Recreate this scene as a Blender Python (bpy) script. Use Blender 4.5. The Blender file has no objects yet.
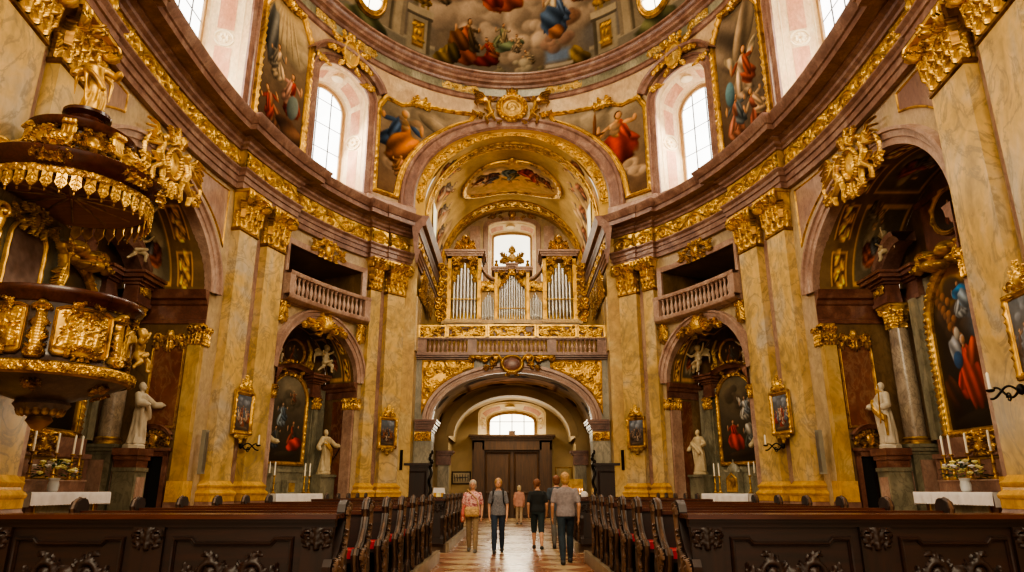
import bpy, math, random
import numpy as np
from mathutils import Matrix, Vector
PI = math.pi
C = bpy.context.scene.collection
sc = bpy.context.scene
rad = math.radians

# ------------------------------------------------------------------ colour helpers
def lin(c):
    c = np.asarray(c, float)
    return np.where(c <= .04045, c/12.92, ((c+.055)/1.055)**2.4)
def hx(h):
    h = h.lstrip('#')
    return np.array([int(h[i:i+2], 16)/255 for i in (0, 2, 4)])
def L4(h):
    return tuple(lin(hx(h)))+(1.,)

# ------------------------------------------------------------------ materials
def newmat(name):
    m = bpy.data.materials.new(name); m.use_nodes = True
    nt = m.node_tree
    b = nt.nodes['Principled BSDF']
    return m, nt, b
def ramp(nt, fac, stops):
    r = nt.nodes.new('ShaderNodeValToRGB')
    e = r.color_ramp.elements
    while len(e) < len(stops): e.new(.5)
    for i, (p, c) in enumerate(stops):
        e[i].position = p; e[i].color = c
    nt.links.new(fac, r.inputs[0])
    return r
def noise(nt, vec, scale, detail=4, dist=0., rough=.55):
    n = nt.nodes.new('ShaderNodeTexNoise')
    n.inputs['Scale'].default_value = scale; n.inputs['Detail'].default_value = detail
    n.inputs['Distortion'].default_value = dist; n.inputs['Roughness'].default_value = rough
    if vec is not None: nt.links.new(vec, n.inputs['Vector'])
    return n
def mixc(nt, fac, a, b, mode='MIX'):
    m = nt.nodes.new('ShaderNodeMix'); m.data_type = 'RGBA'; m.blend_type = mode
    for s, v in ((m.inputs[0], fac), (m.inputs[6], a), (m.inputs[7], b)):
        if hasattr(v, 'links'): nt.links.new(v, s)
        else: s.default_value = v
    return m.outputs[2]
def pos(nt, sx=1, sy=1, sz=1):
    g = nt.nodes.new('ShaderNodeNewGeometry')
    mp = nt.nodes.new('ShaderNodeMapping'); mp.inputs['Scale'].default_value = (sx, sy, sz)
    nt.links.new(g.outputs['Position'], mp.inputs['Vector'])
    return mp.outputs[0]
def marble(name, c1, c2, c3, vein, scale=.9, rough=.32, vs=1.6, vamt=.55, zs=.45, mid=.5):
    m, nt, b = newmat(name)
    v = pos(nt, 1, 1, zs)
    n = noise(nt, v, scale, 5, 1.2)
    r = ramp(nt, n.outputs[0], [(mid-.18, L4(c1)), (mid, L4(c2)), (mid+.17, L4(c3))])
    n2 = noise(nt, v, vs, 6, 2.2, .6)
    r2 = ramp(nt, n2.outputs[0], [(.455, (0, 0, 0, 1)), (.5, (1, 1, 1, 1)), (.545, (0, 0, 0, 1))])
    mu = nt.nodes.new('ShaderNodeMath'); mu.operation = 'MULTIPLY'; mu.inputs[1].default_value = vamt
    nt.links.new(r2.outputs[0], mu.inputs[0])
    n3 = noise(nt, v, scale*9, 4, .6)
    col = mixc(nt, mu.outputs[0], r.outputs[0], L4(vein))
    r3 = ramp(nt, n3.outputs[0], [(.3, (.78, .78, .78, 1)), (.7, (1.1, 1.1, 1.1, 1))])
    col = mixc(nt, 1., col, r3.outputs[0], 'MULTIPLY')
    nt.links.new(col, b.inputs['Base Color'])
    b.inputs['Roughness'].default_value = rough
    return m
def plain(name, c, rough=.6, metal=0., var=.18, scale=6., spec=.5, bump=0.):
    m, nt, b = newmat(name)
    n = noise(nt, pos(nt), scale, 4, .3)
    c = np.array(hx(c)); lo = tuple(lin(np.clip(c*(1-var), 0, 1)))+(1,); hi = tuple(lin(np.clip(c*(1+var), 0, 1)))+(1,)
    r = ramp(nt, n.outputs[0], [(.3, lo), (.7, hi)])
    nt.links.new(r.outputs[0], b.inputs['Base Color'])
    b.inputs['Roughness'].default_value = rough; b.inputs['Metallic'].default_value = metal
    b.inputs['Specular IOR Level'].default_value = spec
    if bump:
        bp = nt.nodes.new('ShaderNodeBump'); bp.inputs['Strength'].default_value = bump; bp.inputs['Distance'].default_value = .02
        nt.links.new(n.outputs[0], bp.inputs['Height']); nt.links.new(bp.outputs[0], b.inputs['Normal'])
    return m
def wood(name, c1, c2, rough=.38, axis=0):
    m, nt, b = newmat(name)
    s = [1.2, 14, 14] if axis == 0 else [14, 14, 1.2]
    n = noise(nt, pos(nt, *s), 1., 5, .8)
    r = ramp(nt, n.outputs[0], [(.3, L4(c1)), (.7, L4(c2))])
    nt.links.new(r.outputs[0], b.inputs['Base Color']); b.inputs['Roughness'].default_value = rough
    return m
def gold(name, hi='#d8aa48', lo='#744e18', rough=.36, metal=.66):
    m, nt, b = newmat(name)
    v = pos(nt)
    n = noise(nt, v, 3.2, 5, .6)
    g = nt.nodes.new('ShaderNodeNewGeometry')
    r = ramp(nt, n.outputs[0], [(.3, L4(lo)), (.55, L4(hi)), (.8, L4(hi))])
    rp = ramp(nt, g.outputs['Pointiness'], [(.42, (.35, .28, .2, 1)), (.5, (1, 1, 1, 1))])  # crevice darkness put into the colour, like ambient occlusion
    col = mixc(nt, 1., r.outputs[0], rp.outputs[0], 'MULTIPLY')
    nt.links.new(col, b.inputs['Base Color'])
    b.inputs['Roughness'].default_value = rough; b.inputs['Metallic'].default_value = metal
    return m
def painted(name, rough=.5):
    m, nt, b = newmat(name)
    a = nt.nodes.new('ShaderNodeVertexColor'); a.layer_name = 'Col'
    n = noise(nt, pos(nt), 9., 5, .5)
    r = ramp(nt, n.outputs[0], [(.3, (.9, .89, .88, 1)), (.7, (1.06, 1.06, 1.06, 1))])
    nt.links.new(mixc(nt, 1., a.outputs[0], r.outputs[0], 'MULTIPLY'), b.inputs['Base Color'])
    b.inputs['Roughness'].default_value = rough
    return m
def emit(name, c, strength):
    m = bpy.data.materials.new(name); m.use_nodes = True; nt = m.node_tree
    nt.nodes.clear()
    o = nt.nodes.new('ShaderNodeOutputMaterial'); e = nt.nodes.new('ShaderNodeEmission')
    n = noise(nt, pos(nt), .9, 2)
    c = lin(hx(c))
    r = ramp(nt, n.outputs[0], [(.3, tuple(c*.9)+(1,)), (.7, tuple(np.minimum(c*1.05, 1))+(1,))])
    nt.links.new(r.outputs[0], e.inputs[0]); e.inputs[1].default_value = strength
    nt.links.new(e.outputs[0], o.inputs[0])
    return m
M = {}
M['ochre'] = marble('ochre marble', '#a3874f', '#d2ae68', '#bfb096', '#7f7158', .5, .3, .8, .6, .8)
M['ochre_warm'] = marble('warm ochre marble', '#a88244', '#bf9a54', '#cbb074', '#80663c', .5, .3, .9, .4, .7)
M['grey'] = marble('grey green marble', '#6f6a5a', '#8d8672', '#a39a84', '#55503f', .9, .35, 1.7, .5, .5)
M['rose'] = marble('rose marble', '#6a4a3e', '#846152', '#9c7c6a', '#573b32', 1.4, .35, 2.4, .4, .8)
M['rose_light'] = marble('pale rose marble', '#917060', '#a88876', '#bc9f8c', '#7c5e50', 1.2, .38, 2.2, .4, .7)
M['rose_dark'] = marble('dark rose marble', '#55342a', '#6e4638', '#86604e', '#40261e', 1.4, .32, 2.4, .4, .8)
M['wallpale'] = marble('pale mottled wall marble', '#a08a66', '#b8a078', '#b39a80', '#8a7358', .8, .4, 1.5, .35, .6)
M['wallrose'] = marble('mauve panel marble', '#84645a', '#9c7a68', '#b1947a', '#6b4c42', .9, .35, 1.6, .45, .5)
M['attic'] = marble('attic wall marble', '#a88a68', '#bfa078', '#ccb088', '#92745c', .7, .45, 1.4, .3, .6)
M['cream'] = plain('cream stucco', '#f0dcb4', .85, var=.06, scale=2., spec=.1)
M['cream_rose'] = marble('pale pink stucco', '#e6c094', '#efd2a4', '#f6e2b8', '#dcae88', 1.2, .5, 2., .3)
M['redpanel'] = marble('dark red marble panel', '#582e22', '#74432e', '#8a5c40', '#a08060', .7, .3, 1.2, .4, .7)
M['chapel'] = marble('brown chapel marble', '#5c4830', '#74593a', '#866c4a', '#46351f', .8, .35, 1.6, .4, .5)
M['greenmarble'] = marble('green grey altar marble', '#64604e', '#7d7862', '#989078', '#484638', .9, .3, 1.8, .5, .5)
M['column'] = marble('mottled grey column marble', '#7c6c5e', '#9c8c78', '#b4a48a', '#5f5246', 1.3, .25, 2.4, .5, .6)
M['plaster'] = plain('yellowed plaster', '#a48e66', .8, var=.1, scale=.8)
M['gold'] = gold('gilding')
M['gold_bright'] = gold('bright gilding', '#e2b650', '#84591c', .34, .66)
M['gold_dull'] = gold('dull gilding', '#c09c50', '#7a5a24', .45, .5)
M['baseyellow'] = marble('yellow base marble', '#b98a2c', '#d0a040', '#dcb05a', '#94681e', .8, .3, 1.4, .4, .8)
M['paint'] = painted('painted fresco', .95); M['paint'].node_tree.nodes['Principled BSDF'].inputs['Specular IOR Level'].default_value = .08
M['oil'] = painted('painted canvas', .35)
M['wood'] = wood('dark walnut', '#150905', '#2a130a', .5)
M['wood_v'] = wood('dark walnut upright', '#150905', '#2a130a', .5, 2)
M['wood_edge'] = wood('worn walnut carving', '#281710', '#664a34', .5, 2)
M['wood_rail'] = wood('polished walnut rail', '#32170e', '#522819', .26)
M['door'] = wood('dark oak door', '#33200f', '#57391e', .5, 2)
M['red'] = plain('red cushion cloth', '#8c1420', .85)
M['white_marble'] = plain('white statue marble', '#b9ac94', .5, var=.08, scale=3.)
M['pale_stone'] = plain('pale stone', '#b8a680', .55, var=.1, scale=3.)
M['linen'] = plain('white altar linen', '#e6e2e0', .9, var=.03)
M['candle'] = plain('ivory candle wax', '#efe6cf', .5, var=.03)
M['iron'] = plain('black wrought iron', '#16120e', .45, .6)
M['tin'] = plain('organ pipe tin', '#b6b4ae', .28, .85, .05)
M['tin_dark'] = plain('grey organ pipe', '#8e8a80', .35, .8, .05)
M['void'] = plain('unlit interior', '#0a0705', .95, var=.02)
M['speaker'] = plain('grey column loudspeaker', '#8d8876', .6, var=.03)
M['lead'] = plain('lead glazing bar', '#4b4a4a', .6, .2, .05)
M['leaf'] = plain('dark green leaves', '#2f4a1c', .6, var=.3)
M['petal'] = plain('cream yellow petals', '#ead98c', .7, var=.15)
M['pot'] = plain('white vase', '#d9dcdc', .35, var=.03)
M['glass_sky'] = emit('bright sky lit glass', '#fff8ee', 5.)
M['glass_soft'] = emit('hazy side light glass', '#ffe6b4', 1.3)
M['glass_end'] = emit('hazy end window glass', '#fff0d4', 2.4)
M['glass_warm'] = emit('bright hazy glass', '#fff0d4', 5.)

# ------------------------------------------------------------------ mesh builder
class MB:
    def __init__(s): s.v = []; s.q = []; s.n = 0; s.col = []
    def add(s, v, f, col=None):
        v = np.asarray(v, float).reshape(-1, 3)
        s.v.append(v)
        if isinstance(f, np.ndarray): s.q.append(f+s.n)
        else: s.q.append([tuple(i+s.n for i in t) for t in f])
        s.n += len(v)
        if col is not None: s.col.append(col)
        return s
    def grid(s, P, cu=False, cv=False, mask=None, col=None):
        P = np.asarray(P, float); m, n = P.shape[:2]
        I = np.arange(m*n).reshape(m, n)
        if cu: I = np.vstack([I, I[:1]])
        if cv: I = np.hstack([I, I[:, :1]])
        F = np.stack([I[:-1, :-1], I[1:, :-1], I[1:, 1:], I[:-1, 1:]], -1).reshape(-1, 4)
        V = P.reshape(-1, 3); cc = None if col is None else col.reshape(-1, 3)
        if mask is not None:
            F = F[mask.reshape(-1)]
            u, inv = np.unique(F, return_inverse=True)
            V = V[u]; F = inv.reshape(-1, 4)
            if cc is not None: cc = cc[u]
        return s.add(V, F, cc)
    def box(s, c, d, rz=0., tap=1.):
        x, y, z = np.array(d)/2
        v = np.array([[-x, -y, -z], [x, -y, -z], [x, y, -z], [-x, y, -z], [-x*tap, -y*tap, z], [x*tap, -y*tap, z], [x*tap, y*tap, z], [-x*tap, y*tap, z]])
        if rz:
            cs, sn = math.cos(rz), math.sin(rz)
            v = v @ np.array([[cs, sn, 0], [-sn, cs, 0], [0, 0, 1]])
        return s.add(v+np.array(c), [(0, 3, 2, 1), (4, 5, 6, 7), (0, 1, 5, 4), (1, 2, 6, 5), (2, 3, 7, 6), (3, 0, 4, 7)])
    def bx(s, x0, x1, y0, y1, z0, z1):
        return s.box(((x0+x1)/2, (y0+y1)/2, (z0+z1)/2), (abs(x1-x0), abs(y1-y0), abs(z1-z0)))
    def tube(s, path, r, seg=6, closed=False):
        p = np.asarray(path, float); n = len(p)
        r = np.broadcast_to(np.asarray(r, float), (n,))
        t = np.gradient(p, axis=0) if not closed else np.roll(p, -1, 0)-np.roll(p, 1, 0)
        t /= np.linalg.norm(t, axis=1, keepdims=True)+1e-9
        up = np.array([0, 0, 1.]) if abs(t[:, 2]).mean() < .8 else np.array([0, 1., 0])
        a = np.cross(t, up); a /= np.linalg.norm(a, axis=1, keepdims=True)+1e-9
        b = np.cross(a, t)
        th = np.arange(seg)*2*PI/seg
        P = p[:, None]+r[:, None, None]*(np.cos(th)[None, :, None]*a[:, None]+np.sin(th)[None, :, None]*b[:, None])
        k = s.n
        s.grid(P, cu=closed, cv=True)
        if not closed:
            s.q.append([tuple(k+i for i in range(seg))[::-1], tuple(k+(n-1)*seg+i for i in range(seg))])
        return s
    def lathe(s, prof, c=(0, 0, 0), seg=16, sx=1., sy=1., t0=0., t1=2*PI, fold=None, caps=True):
        prof = np.asarray(prof, float); full = abs(t1-t0-2*PI) < 1e-6
        th = t0+(t1-t0)*np.arange(seg+(0 if full else 1))/seg
        r = prof[:, 0][:, None]*np.ones_like(th)[None]
        if fold is not None: r = r*fold(th[None], prof[:, 1][:, None])
        P = np.stack([c[0]+r*np.cos(th)*sx, c[1]+r*np.sin(th)*sy, c[2]+prof[:, 1][:, None]*np.ones_like(th)[None]], -1)
        k = s.n; n = len(th)
        s.grid(P, cv=full)
        if full and caps:
            if prof[0, 0] > 1e-4: s.q.append([tuple(k+i for i in range(n))[::-1]])
            if prof[-1, 0] > 1e-4: s.q.append([tuple(k+(len(prof)-1)*n+i for i in range(n))])
        return s
    def ell(s, c, r, seg=10, rings=7, rot=None):
        th = np.arange(seg)*2*PI/seg; ph = np.linspace(-PI/2, PI/2, rings+1)
        r = np.broadcast_to(np.asarray(r, float), (3,))
        P = np.stack([np.cos(ph)[:, None]*np.cos(th), np.cos(ph)[:, None]*np.sin(th), np.sin(ph)[:, None]*np.ones(seg)], -1)*r
        if rot is not None: P = P @ np.array(rot).T
        return s.grid(P+np.array(c), cv=True)
    def prism(s, out, y0, y1):
        o = np.asarray(out, float); n = len(o)
        v = np.concatenate([np.stack([o[:, 0], np.full(n, y0), o[:, 1]], 1), np.stack([o[:, 0], np.full(n, y1), o[:, 1]], 1)])
        f = [tuple(range(n)), tuple(range(2*n-1, n-1, -1))]+[(i, i+n, (i+1) % n+n, (i+1) % n) for i in range(n)]
        return s.add(v, f)
    def xf(s, fn):
        s.v = [fn(v) for v in s.v]; return s
    def merge(s, o, fn=None):
        k = s.n
        for v in o.v: s.v.append(fn(v) if fn else v.copy())
        for f in o.q: s.q.append(f+k if isinstance(f, np.ndarray) else [tuple(i+k for i in t) for t in f])
        s.n += o.n
        return s
    def mesh(s, name, m, smooth=35.):
        V = np.concatenate(s.v); me = bpy.data.meshes.new(name)
        loops = []; tot = []
        for f in s.q:
            if isinstance(f, np.ndarray):
                loops.append(f.reshape(-1)); tot.append(np.full(len(f), f.shape[1]))
            else:
                for t in f: loops.append(np.array(t)); tot.append(np.array([len(t)]))
        loops = np.concatenate(loops).astype(np.int32); tot = np.concatenate(tot).astype(np.int32)
        me.vertices.add(len(V)); me.vertices.foreach_set('co', V.astype(np.float32).reshape(-1))
        me.loops.add(len(loops)); me.loops.foreach_set('vertex_index', loops)
        me.polygons.add(len(tot)); st = np.concatenate([[0], np.cumsum(tot)[:-1]]).astype(np.int32)
        me.polygons.foreach_set('loop_start', st)
        try: me.polygons.foreach_set('loop_total', tot)
        except Exception: pass
        if s.col:
            cc = np.concatenate(s.col); a = me.color_attributes.new('Col', 'FLOAT_COLOR', 'POINT')
            a.data.foreach_set('color', np.concatenate([cc, np.ones((len(cc), 1))], 1).astype(np.float32).reshape(-1))
        me.update(calc_edges=True); me.validate()
        if smooth:
            me.polygons.foreach_set('use_smooth', np.ones(len(me.polygons), bool))
            if smooth < 170: me.set_sharp_from_angle(angle=rad(smooth))
        if m is not None: me.materials.append(m)
        return me
    def build(s, name, m, parent=None, world=False, smooth=35., label=None):
        if world and parent is not None:
            R = Matrix.Rotation(parent.rotation_euler.z, 3, 'Z'); l = np.array(parent.location); A = np.array(R)
            s.v = [(v-l) @ A for v in s.v]
        o = bpy.data.objects.new(name, s.mesh(name, m, smooth)); C.objects.link(o)
        if parent is not None: o.parent = parent
        if label: o['label'] = label
        return o
def tag(o, label=None, cat=None, group=None, kind=None):
    if label: o['label'] = label
    if cat: o['category'] = cat
    if group: o['group'] = group
    if kind: o['kind'] = kind
    return o
def thing(name, label, cat, loc=(0, 0, 0), rz=0., group=None):
    o = bpy.data.objects.new(name, None); C.objects.link(o); o.empty_display_size = .2
    o.location = loc; o.rotation_euler = (0, 0, rz)
    return tag(o, label, cat, group)
def struct(name, mb, m, parent=None, smooth=35.):
    o = mb.build(name, m, parent, smooth=smooth)
    o['kind'] = 'structure'
    return o
def sroot(name):
    o = bpy.data.objects.new(name, None); C.objects.link(o); o['kind'] = 'structure'; return o
def dup(root, loc, rz, label=None, group=None):
    r = root.copy(); C.objects.link(r); r.location = loc; r.rotation_euler = (0, 0, rz)
    if label: r['label'] = label
    if group: r['group'] = group
    for ch in list(root.children):
        c = ch.copy(); C.objects.link(c); c.parent = r
        for g in list(ch.children):
            d = g.copy(); C.objects.link(d); d.parent = c
    return r
def remesh(mb, vox, it=2):
    me = mb.mesh('tmp', None, 0); o = bpy.data.objects.new('tmp', me); C.objects.link(o)
    r = o.modifiers.new('r', 'REMESH'); r.mode = 'VOXEL'; r.voxel_size = vox
    sm = o.modifiers.new('s', 'SMOOTH'); sm.factor = .5; sm.iterations = it
    dg = bpy.context.evaluated_depsgraph_get(); e = o.evaluated_get(dg); m2 = e.to_mesh()
    n = len(m2.vertices); V = np.empty(n*3, np.float32); m2.vertices.foreach_get('co', V)
    out = MB(); V = V.reshape(-1, 3)
    lt = np.empty(len(m2.polygons), np.int32); m2.polygons.foreach_get('loop_total', lt)
    lv = np.empty(len(m2.loops), np.int32); m2.loops.foreach_get('vertex_index', lv)
    if len(lt) and (lt == 4).all(): out.add(V, lv.reshape(-1, 4).astype(int))
    else: out.add(V, [tuple(p.vertices) for p in m2.polygons])
    e.to_mesh_clear(); bpy.data.objects.remove(o); bpy.data.meshes.remove(me)
    return out

# ------------------------------------------------------------------ relief height fields
class HF:
    """A carved field of width W, height H: strokes of round section raised from a flat ground."""
    def __init__(s, W, H, res):
        s.nx = max(3, int(round(W/res))+1); s.ny = max(3, int(round(H/res))+1)
        s.x = np.linspace(-W/2, W/2, s.nx); s.y = np.linspace(0, H, s.ny); s.W = W; s.H = H
        s.h = np.zeros((s.ny, s.nx)); s.dx = s.x[1]-s.x[0]; s.dy = s.y[1]-s.y[0]; s.mir = False
    def dot(s, x, y, r, ht, ry=None):
        r = max(r, .8*s.dx); ry = max(ry or r, .8*s.dy)
        for xx in ((x, -x) if s.mir else (x,)):
            i0 = max(0, int((xx-r+s.W/2)/s.dx)); i1 = min(s.nx, int((xx+r+s.W/2)/s.dx)+2)
            j0 = max(0, int((y-ry)/s.dy)); j1 = min(s.ny, int((y+ry)/s.dy)+2)
            if i0 >= i1 or j0 >= j1: continue
            d = ((s.x[i0:i1]-xx)/r)[None]**2+((s.y[j0:j1]-y)/ry)[:, None]**2
            k = np.where(d < 1, ht*np.sqrt(np.maximum(0, 1-d)), 0)
            s.h[j0:j1, i0:i1] = np.maximum(s.h[j0:j1, i0:i1], k)
    def line(s, pts, r0, r1, ht):
        pts = np.asarray(pts, float); d = np.r_[0, np.cumsum(np.hypot(*np.diff(pts, axis=0).T))]
        n = max(2, int(d[-1]/(min(r0, r1)*.6+.006)))
        for u in np.linspace(0, 1, n):
            q = u*d[-1]; r = r0+(r1-r0)*u
            s.dot(np.interp(q, d, pts[:, 0]), np.interp(q, d, pts[:, 1]), r, ht*(.6+.4*r/max(r0, r1)))
    def spiral(s, x, y, R, turns, a0, sg, w, ht):
        u = np.linspace(0, 1, 26); a = a0+sg*u*turns*2*PI; r = R*(1-.88*u)
        s.line(np.stack([x+r*np.cos(a), y+r*np.sin(a)], 1), w, w*.55, ht)
        s.dot(x, y, w*1.2, ht*1.15)
    def leaf(s, x, y, a, L, ht, w=.3, lobes=3, curl=.5):
        lobes += 1
        u = np.linspace(0, 1, 9); aa = a+curl*u
        px = x+np.cumsum(np.r_[0, np.cos(aa[:-1])])*L/8; py = y+np.cumsum(np.r_[0, np.sin(aa[:-1])])*L/8
        s.line(np.stack([px, py], 1), L*.07, L*.025, ht)
        for k in range(1, lobes+1):
            i = int(k*8/(lobes+1)); ll = L*w*(1.15-.5*k/lobes)
            for sg in (1, -1):
                b = aa[i]+sg*.85
                s.line([(px[i], py[i]), (px[i]+ll*math.cos(b), py[i]+ll*math.sin(b))], L*.062, L*.022, ht*.72)
    def grid(s, fn, mask=True, mb=None, eps=.004):
        X, Y = np.meshgrid(s.x, s.y); P = fn(X, Y, s.h)
        mk = None
        if mask:
            g = s.h > eps; mk = (g[:-1, :-1].astype(int)+g[1:, :-1]+g[1:, 1:]+g[:-1, 1:]) >= 2
        return (mb or MB()).grid(P, mask=mk)
def flat(y0=0.):            # relief on a plane whose front faces -Y
    return lambda X, Y, h: np.stack([X, y0-h, Y], -1)
rng = random.Random(7)
def cartouche(W, H, res=.02, ht=.16, seed=1, boss=True):
    r = random.Random(seed); f = HF(W, H, res); f.mir = True; cy = H*.52
    m = min(W, H)
    if boss:
        f.dot(0, cy, m*.2, ht*.7, m*.26)
        for k in range(20):
            a = k*PI/10; f.dot(.24*m*math.cos(a), cy+.31*m*math.sin(a), m*.05, ht)
    f.spiral(W*.2, cy+H*.2, m*.14, 1.5, PI, -1, m*.04, ht)
    f.spiral(W*.22, cy-H*.2, m*.15, 1.5, PI, 1, m*.04, ht)
    f.spiral(W*.36, cy-H*.05, m*.12, 1.4, -PI/2, 1, m*.035, ht*.8)
    for (x, y, a, l) in ((.04, .8, 1.4, .3), (.12, .78, 1., .26), (.2, .62, .5, .3), (.3, .5, .2, .32), (.3, .36, -.3, .34), (.16, .22, -.9, .28), (.04, .2, -1.4, .26), (.4, .4, -.8, .22), (.4, .58, .9, .2)):
        f.leaf(W*x, H*y, a+r.uniform(-.2, .2), min(W, H)*l*1.2, ht, .34, 3, r.uniform(-.7, .7))
    return f
def frieze_field(L, H, res, ht=.05, seed=0, period=None):
    f = HF(L, H, res); r = random.Random(seed); T = (period or H*1.7)*.72
    n = max(1, round(L/T)); T = L/n
    u = np.linspace(-L/2, L/2, n*14)
    f.line(np.stack([u, H/2+H*.3*np.sin((u+L/2)/T*PI*1)], 1), H*.05, H*.05, ht)
    for k in range(n):
        cx = -L/2+(k+.5)*T; sg = 1 if k % 2 else -1
        f.spiral(cx, H*.5+.02*sg, H*.34, 1.6, r.uniform(0, .5)+sg*PI/2, sg, H*.055, ht)
        for j in range(11):
            a = r.uniform(0, 2*PI); rr = H*r.uniform(.28, .44)
            f.leaf(cx+rr*math.cos(a)*1.15, H*.5+rr*math.sin(a)*.9, a+r.uniform(.5, 1.2), H*.24, ht*.9, .35, 2, .4)
        f.leaf(cx+T/2, H*.15, PI/2+r.uniform(-.5, .5), H*.4, ht, .35, 3, r.uniform(-.6, .6))
        f.leaf(cx+T/2, H*.85, -PI/2+r.uniform(-.5, .5), H*.4, ht, .35, 3, r.uniform(-.6, .6))
    return f
def foliage_field(W, H, res, ht=.05, seed=0, dens=1.):
    f = HF(W, H, res); r = random.Random(seed); m = max(.3, min(W, H)*.28)
    for k in range(int(W*H/(m*m)*1.6*dens)+3):
        x = r.uniform(-W/2, W/2); y = r.uniform(0, H)
        f.spiral(x, y, m*r.uniform(.3, .5), 1.4, r.uniform(0, 6), r.choice((1, -1)), m*.09, ht)
        for j in range(3): f.leaf(x, y, r.uniform(0, 6.3), m*r.uniform(.6, 1.), ht, .35, 3, r.uniform(-.9, .9))
    return f

# ------------------------------------------------------------------ painter: figures, drapery and cloud laid into a colour grid
class Cv:
    def __init__(s, nx, ny, asp, seed=0, top='#8f949a', bot='#5a4a3c'):
        s.nx, s.ny, s.asp = nx, ny, asp
        s.X, s.Y = np.meshgrid(np.linspace(0, asp, nx), np.linspace(0, 1, ny))
        s.r = np.random.RandomState(seed)
        k = s.Y[..., None]
        s.a = hx(bot)*(1-k)+hx(top)*k
    def noise(s, sc_, oct_=3):
        out = np.zeros_like(s.X); amp = 1.; tot = 0
        for o in range(oct_):
            gx, gy = int(sc_*s.asp)+3, int(sc_)+3; G = s.r.rand(gy, gx)
            x = s.X/s.asp*(gx-2); y = s.Y*(gy-2); i = np.minimum(x.astype(int), gx-2); j = np.minimum(y.astype(int), gy-2)
            fx = x-i; fy = y-j; fx = fx*fx*(3-2*fx); fy = fy*fy*(3-2*fy)
            out += amp*((G[j, i]*(1-fx)+G[j, i+1]*fx)*(1-fy)+(G[j+1, i]*(1-fx)+G[j+1, i+1]*fx)*fy); tot += amp
            amp *= .55; sc_ *= 2
        return out/tot
    def mottle(s, c, amt=.5, sc_=4):
        n = np.clip((s.noise(sc_)-.35)*2.2, 0, 1)[..., None]*amt
        s.a = s.a*(1-n)+hx(c)*n
    def blob(s, x, y, rx, ry, rot, c, soft=.18, fold=0., op=1., lo=.45):
        cs, sn = math.cos(rot), math.sin(rot); dx = s.X-x; dy = s.Y-y
        u = (dx*cs+dy*sn)/rx; v = (-dx*sn+dy*cs)/ry; q = u*u+v*v
        if fold: q = q*(1+.18*np.sin(fold*1.3*u+3*v))
        m = np.clip((1-np.sqrt(q))/soft, 0, 1); m = m*m*(3-2*m)*op
        nz = np.sqrt(np.maximum(0, 1-q)); lx = -.55*cs+.6*sn; ly = .55*sn+.6*cs
        sh = lo+.75*np.clip(.25*nz+.62*(u*lx+v*ly)+.35, 0, 1.2)
        if fold: sh = sh*(1+.3*np.sin(fold*u+2.2*v+s.r.rand()*6)*np.clip(1.4-np.abs(v), 0, 1))
        s.a = s.a*(1-m[..., None])+np.clip((c if isinstance(c, np.ndarray) else hx(c))*sh[..., None], 0, 1)*m[..., None]
    def cap(s, x0, y0, x1, y1, w, c):
        l = math.hypot(x1-x0, y1-y0); s.blob((x0+x1)/2, (y0+y1)/2, l/2+w*.6, w, math.atan2(y1-y0, x1-x0), c, .3)
    def cloud(s, x, y, R, c='#8d8580', n=9, flat_=.7):
        for k in range(n):
            a = s.r.rand()*6.28; d = R*s.r.rand()**.6; rr = R*(.25+.3*s.r.rand())
            s.blob(x+d*math.cos(a), y+d*flat_*math.sin(a), rr*1.2, rr, 0, hx(c)*(.85+.3*s.r.rand()), .4, op=.85, lo=.6)
    def fig(s, x, y, S, robe='#8a3020', mantle='#2f4a6a', skin='#c49a76', rot=0., lean=.0, hair='#4a3020', wings=None, arm=.6, body=None):
        def q(a, b):
            cs, sn = math.cos(rot), math.sin(rot)
            return x+S*(a*cs-b*sn), y+S*(a*sn+b*cs)
        def B(a, b, rx, ry, ro, c, **k): s.blob(*q(a, b), rx*S, ry*S, ro+rot, c, **k)
        if wings:
            for sg in (1, -1): B(.22*sg, .22, .26, .09, sg*.9, wings, fold=6)
        B(.03, -.28, .2, .27, .1, robe, fold=7); B(-.1, -.2, .13, .3, -.5+lean, robe, fold=6)
        B(.12, -.12, .16, .22, .7, mantle, fold=7); B(-.02, -.42, .24, .1, 0, np.clip(hx(robe)*.8, 0, 1), fold=8)
        B(0, .1, .12, .18, lean, body or robe, fold=4)
        B(.1, .04, .08, .24, .25, mantle, fold=6)
        for sg in (1, -1):
            a0 = q(.1*sg, .2); e = q(.1*sg+sg*.16, .1+.1*arm*sg); h_ = q(.1*sg+sg*.26*arm, .12+.22*arm)
            s.cap(*a0, *e, .045*S, body or mantle); s.cap(*e, *h_, .032*S, skin)
        B(lean*.1, .26, .03, .05, 0, skin)
        B(lean*.15, .345, .062, .08, 0, hair); B(lean*.15+.012, .338, .05, .068, 0, skin)
    def glow(s, x, y, R, c, amt=1.):
        d = np.exp(-((s.X-x)**2+(s.Y-y)**2)/(R*R))[..., None]*amt
        s.a = s.a*(1-d)+hx(c)*d
    def rect(s, x0, x1, y0, y1, c, soft=.004):
        m = np.clip(np.minimum(np.minimum(s.X-x0, x1-s.X), np.minimum(s.Y-y0, y1-s.Y))/soft, 0, 1)[..., None]
        s.a = s.a*(1-m)+hx(c)*m
    def dark(s, k): s.a = s.a*k
    def out(s):
        n = (.86+.28*s.noise(14, 3))[..., None]; return lin(np.clip((s.a-.03)*n, 0, 1))
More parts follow.
